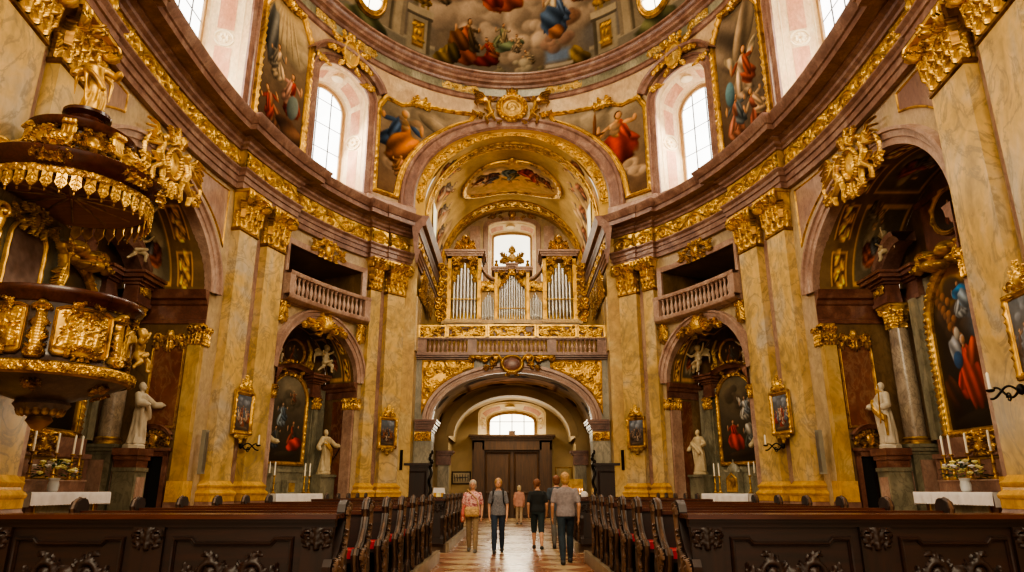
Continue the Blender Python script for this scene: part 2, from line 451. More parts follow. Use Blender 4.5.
# ------------------------------------------------------------------ plan of the oval nave
class Oval:
    def __init__(s, a, b, bb, yc): s.a, s.b, s.bb, s.yc = a, b, bb, yc
    def P(s, t, d, z, sd=1):
        """t degrees from the organ end; d metres inward of the oval; sd side (+1 or -1)."""
        t = np.radians(np.asarray(t, float)); B = np.where(np.cos(t) >= 0, s.b, s.bb)
        x = s.a*np.sin(t); y = B*np.cos(t); nx = np.sin(t)/s.a; ny = np.cos(t)/B
        l = np.hypot(nx, ny)
        X, Y, Z = np.broadcast_arrays(sd*(x-d*nx/l), s.yc+y-d*ny/l, np.asarray(z, float))
        return np.stack([X, Y, Z], -1)
    def speed(s, t):
        t = math.radians(t); B = s.b if math.cos(t) >= 0 else s.bb
        return math.hypot(s.a*math.cos(t), B*math.sin(t))*PI/180
LOW = Oval(9.2, 14., 20., 16.8)
ATT = Oval(9.7, 13.2, 19., 16.8)
class Bay:
    """Coordinates on one stretch of the curved wall: x along the wall from its middle, d inward, z up."""
    def __init__(s, ov, sd, tc, off=0.):
        s.ov, s.sd, s.tc, s.off = ov, sd, tc, off
        s.t = np.linspace(tc-45, tc+45, 721); p = ov.P(s.t, off, 0, sd)[:, :2]; c = ov.P(tc, off, 0, sd)[:2]
        q = ov.P(np.array([tc-.5, tc+.5]), off, 0, sd)[:, :2]; s.T = (q[1]-q[0])/np.hypot(*(q[1]-q[0]))
        s.N = ov.P(tc, off+1, 0, sd)[:2]-c
        s.c = c; s.xs = (p-c) @ s.T
        k = np.argmax(s.xs); j = np.argmin(s.xs)
        s.t = s.t[j:k+1]; s.xs = s.xs[j:k+1]
    def tx(s, x): return np.interp(x, s.xs, s.t)
    def W(s, x, d, z): return s.ov.P(s.tx(x), s.off+d, z, s.sd)
    def F(s, x, n, z):                       # flat frame of the bay: n inward along the middle normal
        x, n, z = np.broadcast_arrays(*(np.asarray(k, float) for k in (x, n, z)))
        p = s.c+x[..., None]*s.T+n[..., None]*s.N
        return np.concatenate([p, z[..., None]], -1)
    def rel(s, zb, d=0., xo=0.): return lambda X, Y, h: s.W(X+xo, d+h, zb+Y)
    def rz(s): return math.atan2(s.N[0], -s.N[1])
    def loc(s, x, d, z): return tuple(float(k) for k in s.W(x, d, z))
SIDES = (-1, 1)
WHERE = {-1: 'pulpit side', 1: 'side facing the pulpit'}
def arch_path(w, z0, zs, rise, n=28, foot=True):
    a = np.linspace(PI, 0, n); p = np.stack([w*np.cos(a), zs+rise*np.sin(a)], 1)
    nr = np.stack([np.cos(a)/w, np.sin(a)/rise], 1); nr /= np.linalg.norm(nr, axis=1, keepdims=True)
    if foot and z0 < zs:
        p = np.vstack([[-w, z0], p, [w, z0]]); nr = np.vstack([[-1, 0], nr, [1, 0]])
    return p, nr
def mould(mb, p, nr, prof, fn):
    """Sweep a moulding (r outward in the wall, d out of the wall) along an outline; fn maps (x, d, z) into place."""
    pr = np.asarray(prof, float)
    x = p[:, 0, None]+nr[:, 0, None]*pr[None, :, 0]; z = p[:, 1, None]+nr[:, 1, None]*pr[None, :, 0]
    return mb.grid(fn(x, np.broadcast_to(pr[None, :, 1], x.shape), z))
def poly_path(pts, step=.12):
    """Closed polygon with mitred normals, resampled; returns (points, normals)."""
    pts = np.asarray(pts, float); n = len(pts); e = np.roll(pts, -1, 0)-pts; e /= np.linalg.norm(e, axis=1, keepdims=True)
    area = .5*np.sum(pts[:, 0]*np.roll(pts[:, 1], -1)-np.roll(pts[:, 0], -1)*pts[:, 1]); sg = 1 if area > 0 else -1
    en = np.stack([e[:, 1], -e[:, 0]], 1)*sg
    vn = en+np.roll(en, 1, 0); vn /= (vn*en).sum(1, keepdims=True)
    P, N = [], []
    for i in range(n):
        j = (i+1) % n; k = max(1, int(np.linalg.norm(pts[j]-pts[i])/step))
        for u in np.arange(k)/k: P.append(pts[i]*(1-u)+pts[j]*u); N.append(vn[i]*(1-u)+vn[j]*u)
    P.append(pts[0]); N.append(vn[0])
    return np.array(P), np.array(N)
def frame_mb(pts, w, d, fn, carve=.25, step=.1, period=.3):
    p, nr = poly_path(pts, step); L = np.r_[0, np.cumsum(np.linalg.norm(np.diff(p, axis=0), axis=1))]
    pr = np.array([(0, 0), (0, .35), (.12, .55), (.25, .5), (.4, .9), (.62, 1.), (.8, .7), (.9, .75), (1, .4), (1, 0)])
    x = p[:, 0, None]+nr[:, 0, None]*pr[None, :, 0]*w; z = p[:, 1, None]+nr[:, 1, None]*pr[None, :, 0]*w
    m = 1+carve*np.sin(2*PI*L/period)[:, None]*np.clip(pr[None, :, 1]*2-1, 0, 1)
    return MB().grid(fn(x, pr[None, :, 1]*d*m, z))
def inside(px, pz, X, Z):
    r = np.zeros(X.shape, bool); n = len(px); j = n-1
    for i in range(n):
        c = ((pz[i] > Z) != (pz[j] > Z)) & (X < (px[j]-px[i])*(Z-pz[i])/(pz[j]-pz[i]+1e-12)+px[i]); r ^= c; j = i
    return r
def panel_mb(pts, cv, fn, d=.02):
    """A painted surface bounded by a polygon, carrying the canvas cv over the polygon's box."""
    pts = np.asarray(pts, float); x0, z0 = pts.min(0); x1, z1 = pts.max(0)
    X, Z = np.meshgrid(np.linspace(x0, x1, cv.nx), np.linspace(z0, z1, cv.ny))
    mid = lambda A: (A[:-1, :-1]+A[1:, 1:])/2
    mk = inside(pts[:, 0], pts[:, 1], mid(X), mid(Z))
    return MB().grid(fn(X, np.full(X.shape, d), Z), mask=mk, col=cv.out())
def wall_grid(ov, sd, off, z0, z1, t0, t1, openings, step=.8):
    """Curved wall with openings (bay, halfwidth, z bottom, top function of x)."""
    ts = set(np.round(np.arange(t0, t1+1e-6, step), 4)) | {t0, t1}
    for b, w, zb, top in openings: ts |= set(np.round(b.tx(np.linspace(-w, w, 41)), 4))
    ts = np.array(sorted(ts)); mb = MB()
    for a, b_ in zip(ts[:-1], ts[1:]):
        m = (a+b_)/2; cuts = []
        for b, w, zb, top in openings:
            ta, tb = b.tx(-w), b.tx(w)
            if min(ta, tb) < m < max(ta, tb):
                xa, xb = np.interp(a, b.t, b.xs), np.interp(b_, b.t, b.xs)
                cuts.append((zb, top(np.clip(xa, -w, w)), top(np.clip(xb, -w, w))))
        cuts.sort(); la = lb = z0
        for zb, za, zb2 in cuts:
            if zb > la+1e-6: mb.grid(ov.P(np.array([[a, b_], [a, b_]]), off, np.array([[la, lb], [zb, zb]]), sd))
            la, lb = za, zb2
        mb.grid(ov.P(np.array([[a, b_], [a, b_]]), off, np.array([[la, lb], [z1, z1]]), sd))
    return mb
def arch_top(w, zs, rise): return lambda x: zs+rise*math.sqrt(max(0, 1-(x/w)**2))
def sweep_plan(ov, sd, steps, t0, t1, prof, dt=.7):
    """Sweep a profile (d, z) along the oval; steps = [(ta, tb, extra projection)] give the ressauts over the piers."""
    pr = np.asarray(prof, float); cols = []
    marks = [(t0, None)]
    base = steps[0]
    cur = 0.
    ev = []
    for ta, tb, ex in steps[1]: ev += [(ta, base, ex, -1), (tb, ex, base, 1)]
    ev.sort()
    t = t0; lvl = base
    for q in steps[1]:
        if q[0] <= t0 < q[1]: lvl = q[2]
    def col(tt, l, sg=0):
        k = ov.speed(tt)
        return (tt+sg*np.maximum(0, pr[:, 0])/k, l)
    for te, la, lb, sg in [e for e in ev if t0 < e[0] < t1]:
        for u in np.arange(t, te-.3, dt): cols.append(col(u, lvl))
        cols.append(col(te, la, sg)); cols.append(col(te, lb, sg)); lvl = lb; t = te+.35
    for u in np.arange(t, t1, dt): cols.append(col(u, lvl))
    cols.append(col(t1, lvl))
    return MB().grid(np.stack([ov.P(c, l+pr[:, 0], pr[:, 1], sd) for c, l in cols]))
BACK = -.3                                   # wall field lies 0.3 m behind the pilaster faces
TENT = 29.3
TEND = 27.5                                  # the nave wall stops here at the organ opening
TNEAR = 150.
bays = {}
for sd in SIDES:
    bays[sd] = dict(big=Bay(LOW, sd, 90.6, BACK), small=Bay(LOW, sd, 51.2, BACK), win=Bay(ATT, sd, 48.3), bigwin=Bay(ATT, sd, 90.), pic=Bay(ATT, sd, 64.), span=Bay(ATT, sd, 26.))
BIG_W, BIG_ZS, BIG_R = 3.4, 7.2, 2.65
SM_W, SM_ZS, SM_R = 2.13, 5.55, 2.13
BAL_W, BAL_Z0, BAL_Z1 = 2.05, 8.15, 10.2
# ------------------------------------------------------------------ floor
def floor_mat():
    m, nt, b = newmat('church floor tiles')
    g = nt.nodes.new('ShaderNodeNewGeometry')
    mp = nt.nodes.new('ShaderNodeMapping'); mp.inputs['Rotation'].default_value = (0, 0, rad(45)); mp.inputs['Scale'].default_value = (1.45, 1.45, 1.45)
    nt.links.new(g.outputs['Position'], mp.inputs[0])
    ck = nt.nodes.new('ShaderNodeTexChecker'); ck.inputs['Scale'].default_value = 1.; nt.links.new(mp.outputs[0], ck.inputs[0])
    ck.inputs[1].default_value = L4('#b29a78'); ck.inputs[2].default_value = L4('#86583e')
    br = nt.nodes.new('ShaderNodeTexBrick'); br.offset = 0
    br.inputs['Scale'].default_value = 1.; br.inputs['Brick Width'].default_value = 1.; br.inputs['Row Height'].default_value = 1.; br.inputs['Mortar Size'].default_value = .018
    br.inputs[1].default_value = br.inputs[2].default_value = (1, 1, 1, 1); br.inputs[3].default_value = (.45, .4, .35, 1)
    nt.links.new(mp.outputs[0], br.inputs[0])
    n = noise(nt, g.outputs['Position'], .8, 5, .8); r = ramp(nt, n.outputs[0], [(.3, (.75, .72, .7, 1)), (.7, (1.12, 1.1, 1.05, 1))])
    c = mixc(nt, 1., ck.outputs[0], br.outputs[0], 'MULTIPLY'); c = mixc(nt, 1., c, r.outputs[0], 'MULTIPLY')
    nt.links.new(c, b.inputs['Base Color'])
    rr = ramp(nt, n.outputs[0], [(.3, (.2, .2, .2, 1)), (.7, (.34, .34, .34, 1))]); nt.links.new(rr.outputs[0], b.inputs['Roughness'])
    return m
M['floor'] = floor_mat()
struct('floor', MB().bx(-13, 13, -3.2, 41, -.3, 0), M['floor'])
for sd, nm in ((-1, 'trim_1'), (1, 'trim_2')):
    mb = MB()
    for y0, y1 in ((6.55, 15.2), (17.35, 24.6)): mb.bx(sd*1.53, sd*5.4, y0, y1, 0, .2)
    struct(nm, mb, wood('pew platform boards '+nm, '#3a2618', '#5a4028', .5))
    mb = MB()
    for y0, y1 in ((6.55, 15.2), (17.35, 24.6)): mb.bx(sd*1.5, sd*1.58, y0-.01, y1+.01, 0, .215)
    struct('baseboard_aisle', mb, marble('pale kerb stone '+nm, '#6e5f4c', '#85745c', '#97866c', '#544632', 1.5))
# ------------------------------------------------------------------ nave walls
for sd in SIDES:
    B = bays[sd]
    mb = wall_grid(LOW, sd, BACK, 0, 11., TEND, TNEAR, [
        (B['big'], BIG_W, -1, arch_top(BIG_W, BIG_ZS, BIG_R)), (B['small'], SM_W, -1, arch_top(SM_W, SM_ZS, SM_R)),
        (B['small'], BAL_W, BAL_Z0, lambda x: BAL_Z1)])
    struct('wall_left' if sd < 0 else 'wall_right', mb, M['wallpale'])
    # arch trims
    for key, w, zs, r, wid in (('big', BIG_W, BIG_ZS, BIG_R, .42), ('small', SM_W, SM_ZS, SM_R, .36)):
        p, nr = arch_path(w, 0, zs, r, 40, False)
        mb = mould(MB(), p, nr, [(-.02, -.25), (-.02, .1), (wid*.35, .1), (wid*.4, .14), (wid*.75, .15), (wid*.8, .22), (wid, .22), (wid+.02, 0)], B[key].W)
        struct('trim_arch', mb, M['rose_light'])
    # gold outlined rose panels in the spandrels of the big arch
    b = B['big']
    for sg in (-1, 1):
        xs = np.linspace(1.9, 3.75, 12)
        pts = [(sg*x, BIG_ZS+BIG_R*math.sqrt(max(0, 1-(max(0, x-.55)/3.55)**2))+.62) for x in xs]+[(sg*3.75, 10.75), (sg*1.9, 10.75)]
        pts = [(x, min(z, 10.7)) for x, z in pts]
        o = struct('trim_spandrel', MB().grid(np.stack([b.W(np.array([sg*x for x in xs]), .02, np.array([p_[1] for p_ in pts[:12]])), b.W(np.array([sg*x for x in xs]), .02, 10.75)])), M['wallrose'])
        fr = frame_mb(pts, .06, .05, b.W, 0); fr.build('gilded_fillet', M['gold'], o)['kind'] = 'structure'
    # window and loft rooms behind the balcony opening: dark box
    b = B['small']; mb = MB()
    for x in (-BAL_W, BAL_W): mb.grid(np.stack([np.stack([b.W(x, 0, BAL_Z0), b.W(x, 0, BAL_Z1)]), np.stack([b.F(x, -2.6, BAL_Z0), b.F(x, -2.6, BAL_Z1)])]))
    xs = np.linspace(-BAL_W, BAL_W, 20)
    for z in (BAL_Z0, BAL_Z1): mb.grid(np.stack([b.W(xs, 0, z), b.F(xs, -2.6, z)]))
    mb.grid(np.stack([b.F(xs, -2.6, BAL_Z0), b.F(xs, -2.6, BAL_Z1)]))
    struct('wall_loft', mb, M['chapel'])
    p, nr = poly_path([(-BAL_W, BAL_Z0), (BAL_W, BAL_Z0), (BAL_W, BAL_Z1), (-BAL_W, BAL_Z1)], .2)
    struct('trim_loft', mould(MB(), p, nr, [(0, -.1), (0, .1), (.1, .12), (.2, .14), (.22, 0)], b.W), M['rose_light'])
# ------------------------------------------------------------------ entablature
RESS = [(28.5, 35.6, .0), (35.9, 40.4, -.06), (61.6, 74.4, .0), (100.6, 111.8, .0), (124, 140, 0.)]
def RS(base): return (base, RESS)
ZA, ZF0, ZF1, ZC = 10.9, 11.55, 12.3, 13.1
for sd in SIDES:
    o = struct('trim_architrave', sweep_plan(LOW, sd, RS(-.22), TENT, TNEAR, [(-.3, ZA), (.08, ZA), (.08, 11.08), (.13, 11.1), (.13, 11.28), (.18, 11.3), (.18, 11.42), (.26, 11.5), (.26, 11.55), (-.2, 11.55)]), M['rose'])
    struct('trim_frieze_bed', sweep_plan(LOW, sd, RS(-.22), TENT, TNEAR, [(.03, ZF0-.02), (.03, ZF1+.02)]), M['gold_dull'])
    struct('trim_cornice', sweep_plan(LOW, sd, RS(-.22), TENT, TNEAR, [(-.1, 12.28), (.1, 12.28), (.12, 12.36), (.22, 12.42), (.24, 12.5), (.36, 12.56), (.36, 12.62), (.72, 12.64), (.74, 12.62), (.74, 12.8), (.8, 12.82), (.84, 12.9), (.93, 13.02), (.95, 13.1), (-1.4, 13.16)]), M['rose'])
    # gilded frieze reliefs, segment by segment between the breaks
    segs = []; t = TENT+1.2
    for ta, tb, ex in RESS:
        if t < ta-.5: segs.append((t, ta-.2, -.22))
        segs.append((max(ta, TENT)+.1, tb-.1, ex)); t = tb+.3
    for k, (ta, tb, ex) in enumerate(segs):
        if ta > 112: continue
        L = np.trapezoid([LOW.speed(u) for u in np.linspace(ta, tb, 30)], np.linspace(ta, tb, 30)) if hasattr(np, 'trapezoid') else np.trapz([LOW.speed(u) for u in np.linspace(ta, tb, 30)], np.linspace(ta, tb, 30))
        f = frieze_field(L, ZF1-ZF0-.06, .025, .075, k)
        uu = np.linspace(ta, tb, 60); ll = np.r_[0, np.cumsum([LOW.speed((p_+q_)/2)*(q_-p_) for p_, q_ in zip(uu[:-1], uu[1:])])]
        ll = ll/ll[-1]*L-L/2
        o2 = f.grid(lambda X, Y, h, ex=ex, ll=ll, uu=uu, sd=sd: LOW.P(np.interp(X, ll, uu), ex+.035+h, ZF0+.03+Y, sd), False).build('gilded_frieze', M['gold_bright'], o, smooth=60)
        o2['kind'] = 'structure'
# ------------------------------------------------------------------ pilasters
def capital_mb(w, dp, h):
    S = w+2*dp; f = HF(S, h, .017); r = random.Random(3)
    n = max(3, int(w/.3))
    for i in range(-1, n+1):
        x = -w/2+w*(i+.5)/n
        f.leaf(x, .02, PI/2, h*.42, .09, .36, 4, 0); f.dot(x, h*.4, .07, .17, .05)
    for i in range(0, n+1):
        x = -w/2+w*i/n
        f.leaf(x, h*.25, PI/2, h*.46, .11, .3, 4, 0); f.dot(x, h*.68, .06, .2, .045)
    f.mir = True
    f.leaf(.06, h*.55, .5, w*.3, .1, .3, 3, .6); f.spiral(w*.14, h*.8, h*.09, 1.3, 0, -1, .03, .1)
    f.mir = False; f.dot(0, h*.9, .13, .2); 
    for a in range(6): f.dot(.1*math.cos(a), h*.9+.1*math.sin(a), .05, .22)
    f.h += .0
    def fn(X, Y, hh):
        fl = .03+.16*(Y/h)**2.2+hh
        P = np.zeros(X.shape+(3,)); 
        fr = np.abs(X) <= w/2
        P[..., 0] = np.where(fr, X*(1+.2*(Y/h)**2.2), np.sign(X)*(w/2+fl*.6)); P[..., 1] = np.where(fr, -dp-fl, -dp+(np.abs(X)-w/2)-.03)
        P[..., 2] = Y
        return P
    mb = f.grid(fn, False)
    for sg in (-1, 1):      # corner volutes
        for q in (0, 1):
            u = np.linspace(0, 1, 34); a = PI/2-sg*0-u*2.6*2*PI; R = h*.17*(1-.85*u)
            d = np.array([sg*.75, -.66, 0]) if q == 0 else np.array([sg*.3, -.95, 0]); d /= np.linalg.norm(d)
            c = np.array([sg*(w/2-.06), -dp-.16, h*.8])+d*(.06-.02*q)
            pts = c+np.outer(R*np.cos(a), d)+np.outer(R*np.sin(a), [0, 0, 1.])
            mb.tube(pts, .045*(1-.5*u)+.008, 6)
            mb.ell(c, (.05, .05, .05), 8, 5)
            mb.tube([c+np.array([0, 0, h*.17]), np.array([sg*w*.2, -dp-.13, h*.93]), np.array([0, -dp-.1, h*.86])], [.05, .04, .025], 6)
    mb.bx(-w/2-.15, w/2+.15, -dp-.3, .0, h*.93, h)
    return mb
def moulded_block(w, dp, prof):
    """A rectangular pier moulding: profile (projection, z) swept round three sides."""
    mb = MB(); P = []
    for d, z in prof: P.append([(-w/2-d, .05, z), (-w/2-d, -dp-d, z), (w/2+d, -dp-d, z), (w/2+d, .05, z)])
    mb.grid(np.array(P)); k = mb.n
    a, b_ = P[-1], P[0]
    mb.add(a, [(0, 1, 2, 3)]); mb.add(b_, [(3, 2, 1, 0)])
    return mb
HCAP0, HCAP1 = 9.62, 10.9
def make_pilaster(name, w, dp, label, group):
    t = thing(name, label, 'pilaster', group=group)
    moulded_block(w, dp, [(.16, 0), (.16, 1.0), (.13, 1.06), (.13, 1.1)]).build('plinth', M['rose'], t)
    moulded_block(w, dp, [(.13, 1.1), (.13, 1.26), (.15, 1.28), (.16, 1.33), (.13, 1.38), (.08, 1.42), (.07, 1.47), (.1, 1.5), (.11, 1.55), (.05, 1.6), (.0, 1.68)]).build('base', M['baseyellow'], t)
    moulded_block(w, dp, [(0, 1.66), (0, 9.6)]).build('shaft', M['ochre'], t)
    c = capital_mb(w, dp, HCAP1-HCAP0); c.xf(lambda v: v+np.array([0, 0, HCAP0])); c.build('capital', M['gold_bright'], t, smooth=60)
    moulded_block(w, dp, [(.0, 9.5), (.04, 9.54), (.04, 9.6), (.02, 9.64)]).build('astragal', M['gold'], t)
    return t
protos = {}
for sd in SIDES:
    for t in (71.7, 64.9, 102.9, 108.4, 38.5, 33.):
        l = {71.7: 'ochre pilaster with gilded capital edging the great arch, ', 64.9: 'ochre pilaster beside the near edge of the small chapel arch, ', 102.9: 'huge ochre pilaster at the near edge of the great arch, ', 108.4: 'huge ochre pilaster cut by the picture edge, ', 38.5: 'slim ochre pilaster at far edge of the small chapel arch, ', 33.: 'ochre pilaster at the corner of the organ opening, '}[t]+WHERE[sd]
        b = Bay(LOW, sd, t, BACK); loc = b.loc(0, 0, 0); rz = b.rz()
        key = 'A' if t > 90 else 'B' if t > 45 else 'C' if t > 35 else 'D'
        if key not in protos:
            w_, dp_ = {'A': (1.3, .27), 'B': (1.0, .32), 'C': (.54, .26), 'D': (.9, .3)}[key]
            protos[key] = o = make_pilaster('slim_pilaster' if key == 'C' else 'pilaster', w_, dp_, l, 'giant pilasters of the nave'); o.location = loc; o.rotation_euler = (0, 0, rz)
        else: dup(protos[key], loc, rz, l)
for sd in SIDES:      # mauve strips between the twin shafts
    for ta, tb in ((66.4, 70.2), (35.2, 37.3), (105.0, 106.3)):
        struct('trim_pier_strip', MB().grid(LOW.P(np.array([[ta, tb], [ta, tb]]), BACK+.02, np.array([[1.2, 1.2], [9.7, 9.7]]), sd)), M['wallrose'])
# ------------------------------------------------------------------ attic storey
WZ0, WZS, WR, WW = 13.6, 17.8, 1.05, 1.45
BW, BZS, BR = 3.75, 18.4, 1.3
RINGZ = 20.
ORG_W, ORG_ZS = 4.45, 13.95
for sd in SIDES:
    B = bays[sd]
    obay = Bay(ATT, sd, 0.01)
    mb = wall_grid(ATT, sd, 0, 13.0, RINGZ+.1, 0.01, TNEAR, [
        (B['win'], WW, WZ0, arch_top(WW, WZS, WR)), (B['bigwin'], BW, 13.3, arch_top(BW, BZS, BR))])
    # cut the organ arch: drop faces inside it
    mb2 = MB(); q = []
    ts = np.concatenate([np.linspace(0, 27.28, 60)])
    # rebuild the stretch in front of the organ as columns above the arch
    mb = wall_grid(ATT, sd, 0, 13.0, RINGZ+.1, math.degrees(math.asin(ORG_W/9.7)), TNEAR, [
        (B['win'], WW, WZ0, arch_top(WW, WZS, WR)), (B['bigwin'], BW, 13.3, arch_top(BW, BZS, BR))])
    xs = ORG_W*np.sin(np.linspace(0, PI/2, 40)); tt = np.degrees(np.arcsin(xs/9.7)); zz = ORG_ZS+np.sqrt(np.maximum(0, ORG_W**2-xs**2))
    mb.grid(np.stack([ATT.P(tt, 0, zz, sd), ATT.P(tt, 0, RINGZ+.1, sd)]))
    struct('wall_attic_left' if sd < 0 else 'wall_attic_right', mb, M['attic'])
    # base course on the cornice
    struct('trim_attic_base', sweep_plan(ATT, sd, (.0, [(27.2, 40, .12)]), 27.2, TNEAR, [(.12, 13.1), (.12, 13.5), (.06, 13.56), (0, 13.6)]), M['rose_light'])
    # ring entablature below the dome
    struct('trim_ring', sweep_plan(ATT, sd, (0, []), 0, TNEAR, [(0, 19.9), (.08, 19.95), (.1, 20.1), (.16, 20.15)], 1.5), M['rose'])
    struct('trim_ring_frieze', sweep_plan(ATT, sd, (0, []), 0, TNEAR, [(.14, 20.13), (.12, 20.62)], 1.5), M['greenmarble'])
    struct('trim_ring_cornice', sweep_plan(ATT, sd, (0, []), 0, TNEAR, [(.1, 20.58), (.2, 20.62), (.24, 20.72), (.4, 20.78), (.42, 20.9), (.5, 20.95), (.56, 21.08), (.66, 21.12), (.66, 21.2), (.3, 21.25)], 1.5), M['rose'])
    for (ta, tb) in ((10, 21), (40, 46), (52, 58), (70, 84)):
        L = LOW.speed((ta+tb)/2)*(tb-ta); f = frieze_field(L, .42, .035, .05, ta)
        f.grid(lambda X, Y, h, ta=ta, tb=tb, L=L, sd=sd: ATT.P(ta+(X/L+.5)*(tb-ta), .14+h, 20.17+Y, sd)).build('gilded_ring_relief', M['gold_dull'], None)['kind'] = 'structure'
# ------------------------------------------------------------------ attic windows
wn = [0]
def arch_outline(w, z0, zs, rise, n=24):
    a = np.linspace(0, PI, n)
    return np.vstack([[[w, z0]], np.stack([w*np.cos(a), zs+rise*np.sin(a)], 1), [[-w, z0]]])
def window(bayW, bayF, w, z0, zs, r, gw, gzs, gr, depth, nb, hb, glass, revmat, name=None):
    wn[0] += 1
    o = sroot('window_%d' % wn[0])
    A = arch_outline(w, z0, zs, r); G = arch_outline(gw, z0, gzs, gr)
    P0 = bayW(A[:, 0], 0.03, A[:, 1]); P1 = bayF(G[:, 0], -depth, G[:, 1])
    mb = MB().grid(np.stack([P0, P0*.5+P1*.5, P1])); mb.grid(np.stack([np.stack([P0[0], P0[-1]]), np.stack([P1[0], P1[-1]])]))
    s_ = mb.build('reveal', revmat, o); s_['kind'] = 'structure'
    # pale fillets and medallions on the splay
    mb = MB()
    for u in (.16, .86):
        c = P0*(1-u)+P1*u; mb.tube(c, .035, 4)
    for i in (int(len(A)*.5),): pass
    mb.build('reveal_fillet', M['cream'], o)['kind'] = 'structure'
    mb = MB()
    for sgx in (1, -1):
        for zz in (z0+(zs-z0)*.62,):
            p0 = bayW(sgx*w, 0, zz); p1 = bayF(sgx*gw, -depth, zz); c = (p0+p1)/2; e = (p1-p0)/np.linalg.norm(p1-p0)
            up = np.array([0, 0, 1.]); R = depth*.3
            for RR, tr in ((R, .05), (R*.72, .03)):
                a = np.linspace(0, 2*PI, 25)[:-1]; mb.tube(c+np.outer(RR*np.cos(a), e)+np.outer(RR*np.sin(a), up), tr, 5, True)
            for k in range(7):
                a = k*PI*2/7; mb.ell(c+R*.4*(math.cos(a)*e+math.sin(a)*up), .09*depth, 6, 4)
    c = (P0[len(A)//2]+P1[len(A)//2])/2
    mb.ell(c, (.3, .3, .08), 10, 5)
    mb.build('reveal_medallion', M['cream'], o)['kind'] = 'structure'
    # pink stucco panels on the splay
    mb = MB(); zm = z0+(zs-z0)*.62; R = depth*.36
    def pan(pts_):
        pts_ = np.array(pts_); a_ = bayW(pts_[:, 0]*w, 0.03, z0+(pts_[:, 1])*1.0); b_ = bayF(pts_[:, 0]*gw, -depth, z0+pts_[:, 2])
        c_ = np.array([*(a_.mean(0)*0)]); q = np.stack([a_*.68+b_*.32, a_*.32+b_*.68]); ctr = bayF(np.array([0.]), -depth*.5, np.array([(z0+zs)/2]))[0]
        dv = ctr-q; dv /= np.linalg.norm(dv, axis=-1, keepdims=True); mb.grid(q+dv*.012)
    for sgx in (1, -1):
        for za, zb_ in ((z0+.5, zm-R), (zm+R, zs-.05)): pan([(sgx, za-z0, za-z0), (sgx, zb_-z0, min(zb_, gzs)-z0)])
        aa = np.radians(np.linspace(14, 66, 9)); pan([(sgx*math.cos(t), zs+r*math.sin(t)-z0, gzs+gr*math.sin(t)-z0) for t in aa])
    mb.build('reveal_panels', M['pinkpanel'], o)['kind'] = 'structure'
    # frame, bars, pane
    G2 = arch_outline(gw-.06, z0+.05, gzs, gr-.06)
    fr = MB(); n_ = np.vstack([[1, 0], np.stack([np.cos(np.linspace(0, PI, 24)), np.sin(np.linspace(0, PI, 24))], 1), [-1, 0]])
    mould(fr, G2, n_, [(-.07, .1), (-.07, .18), (.08, .18), (.08, .05)], lambda x, d, z: bayF(x, -depth-.1+d, z)); fr.build('frame', M['cream_frame'], o)['kind'] = 'structure'
    bm = MB()
    top = lambda x: gzs+gr*math.sqrt(max(0, 1-(x/gw)**2))
    for i in range(1, nb):
        x = -gw+2*gw*i/nb; bm.tube(bayF(np.array([x, x]), np.array([-depth+.02]*2), np.array([z0, top(x)])), .028, 4)
    for j in range(1, hb+1):
        z = z0+(gzs+gr-z0)*j/(hb+.6); x = gw if z < gzs else gw*math.sqrt(max(0, 1-((z-gzs)/gr)**2))
        bm.tube(bayF(np.array([-x, x]), np.array([-depth+.02]*2), np.array([z, z])), .022, 4)
    if bm.n: bm.build('glazing_bars', M['lead'], o)['kind'] = 'structure'
    V = bayF(G[:, 0], -depth-.04, G[:, 1])
    MB().add(V, [tuple(range(len(V)))]).build('pane', glass, o, smooth=0)['kind'] = 'structure'
    return o
M['pinkpanel'] = marble('pink stucco panel', '#c88a68', '#d69c7a', '#e0b08c', '#b87858', 1.6, .5, 2.4, .35)
M['cream_frame'] = plain('pale window frame', '#a8865c', .6, var=.08)
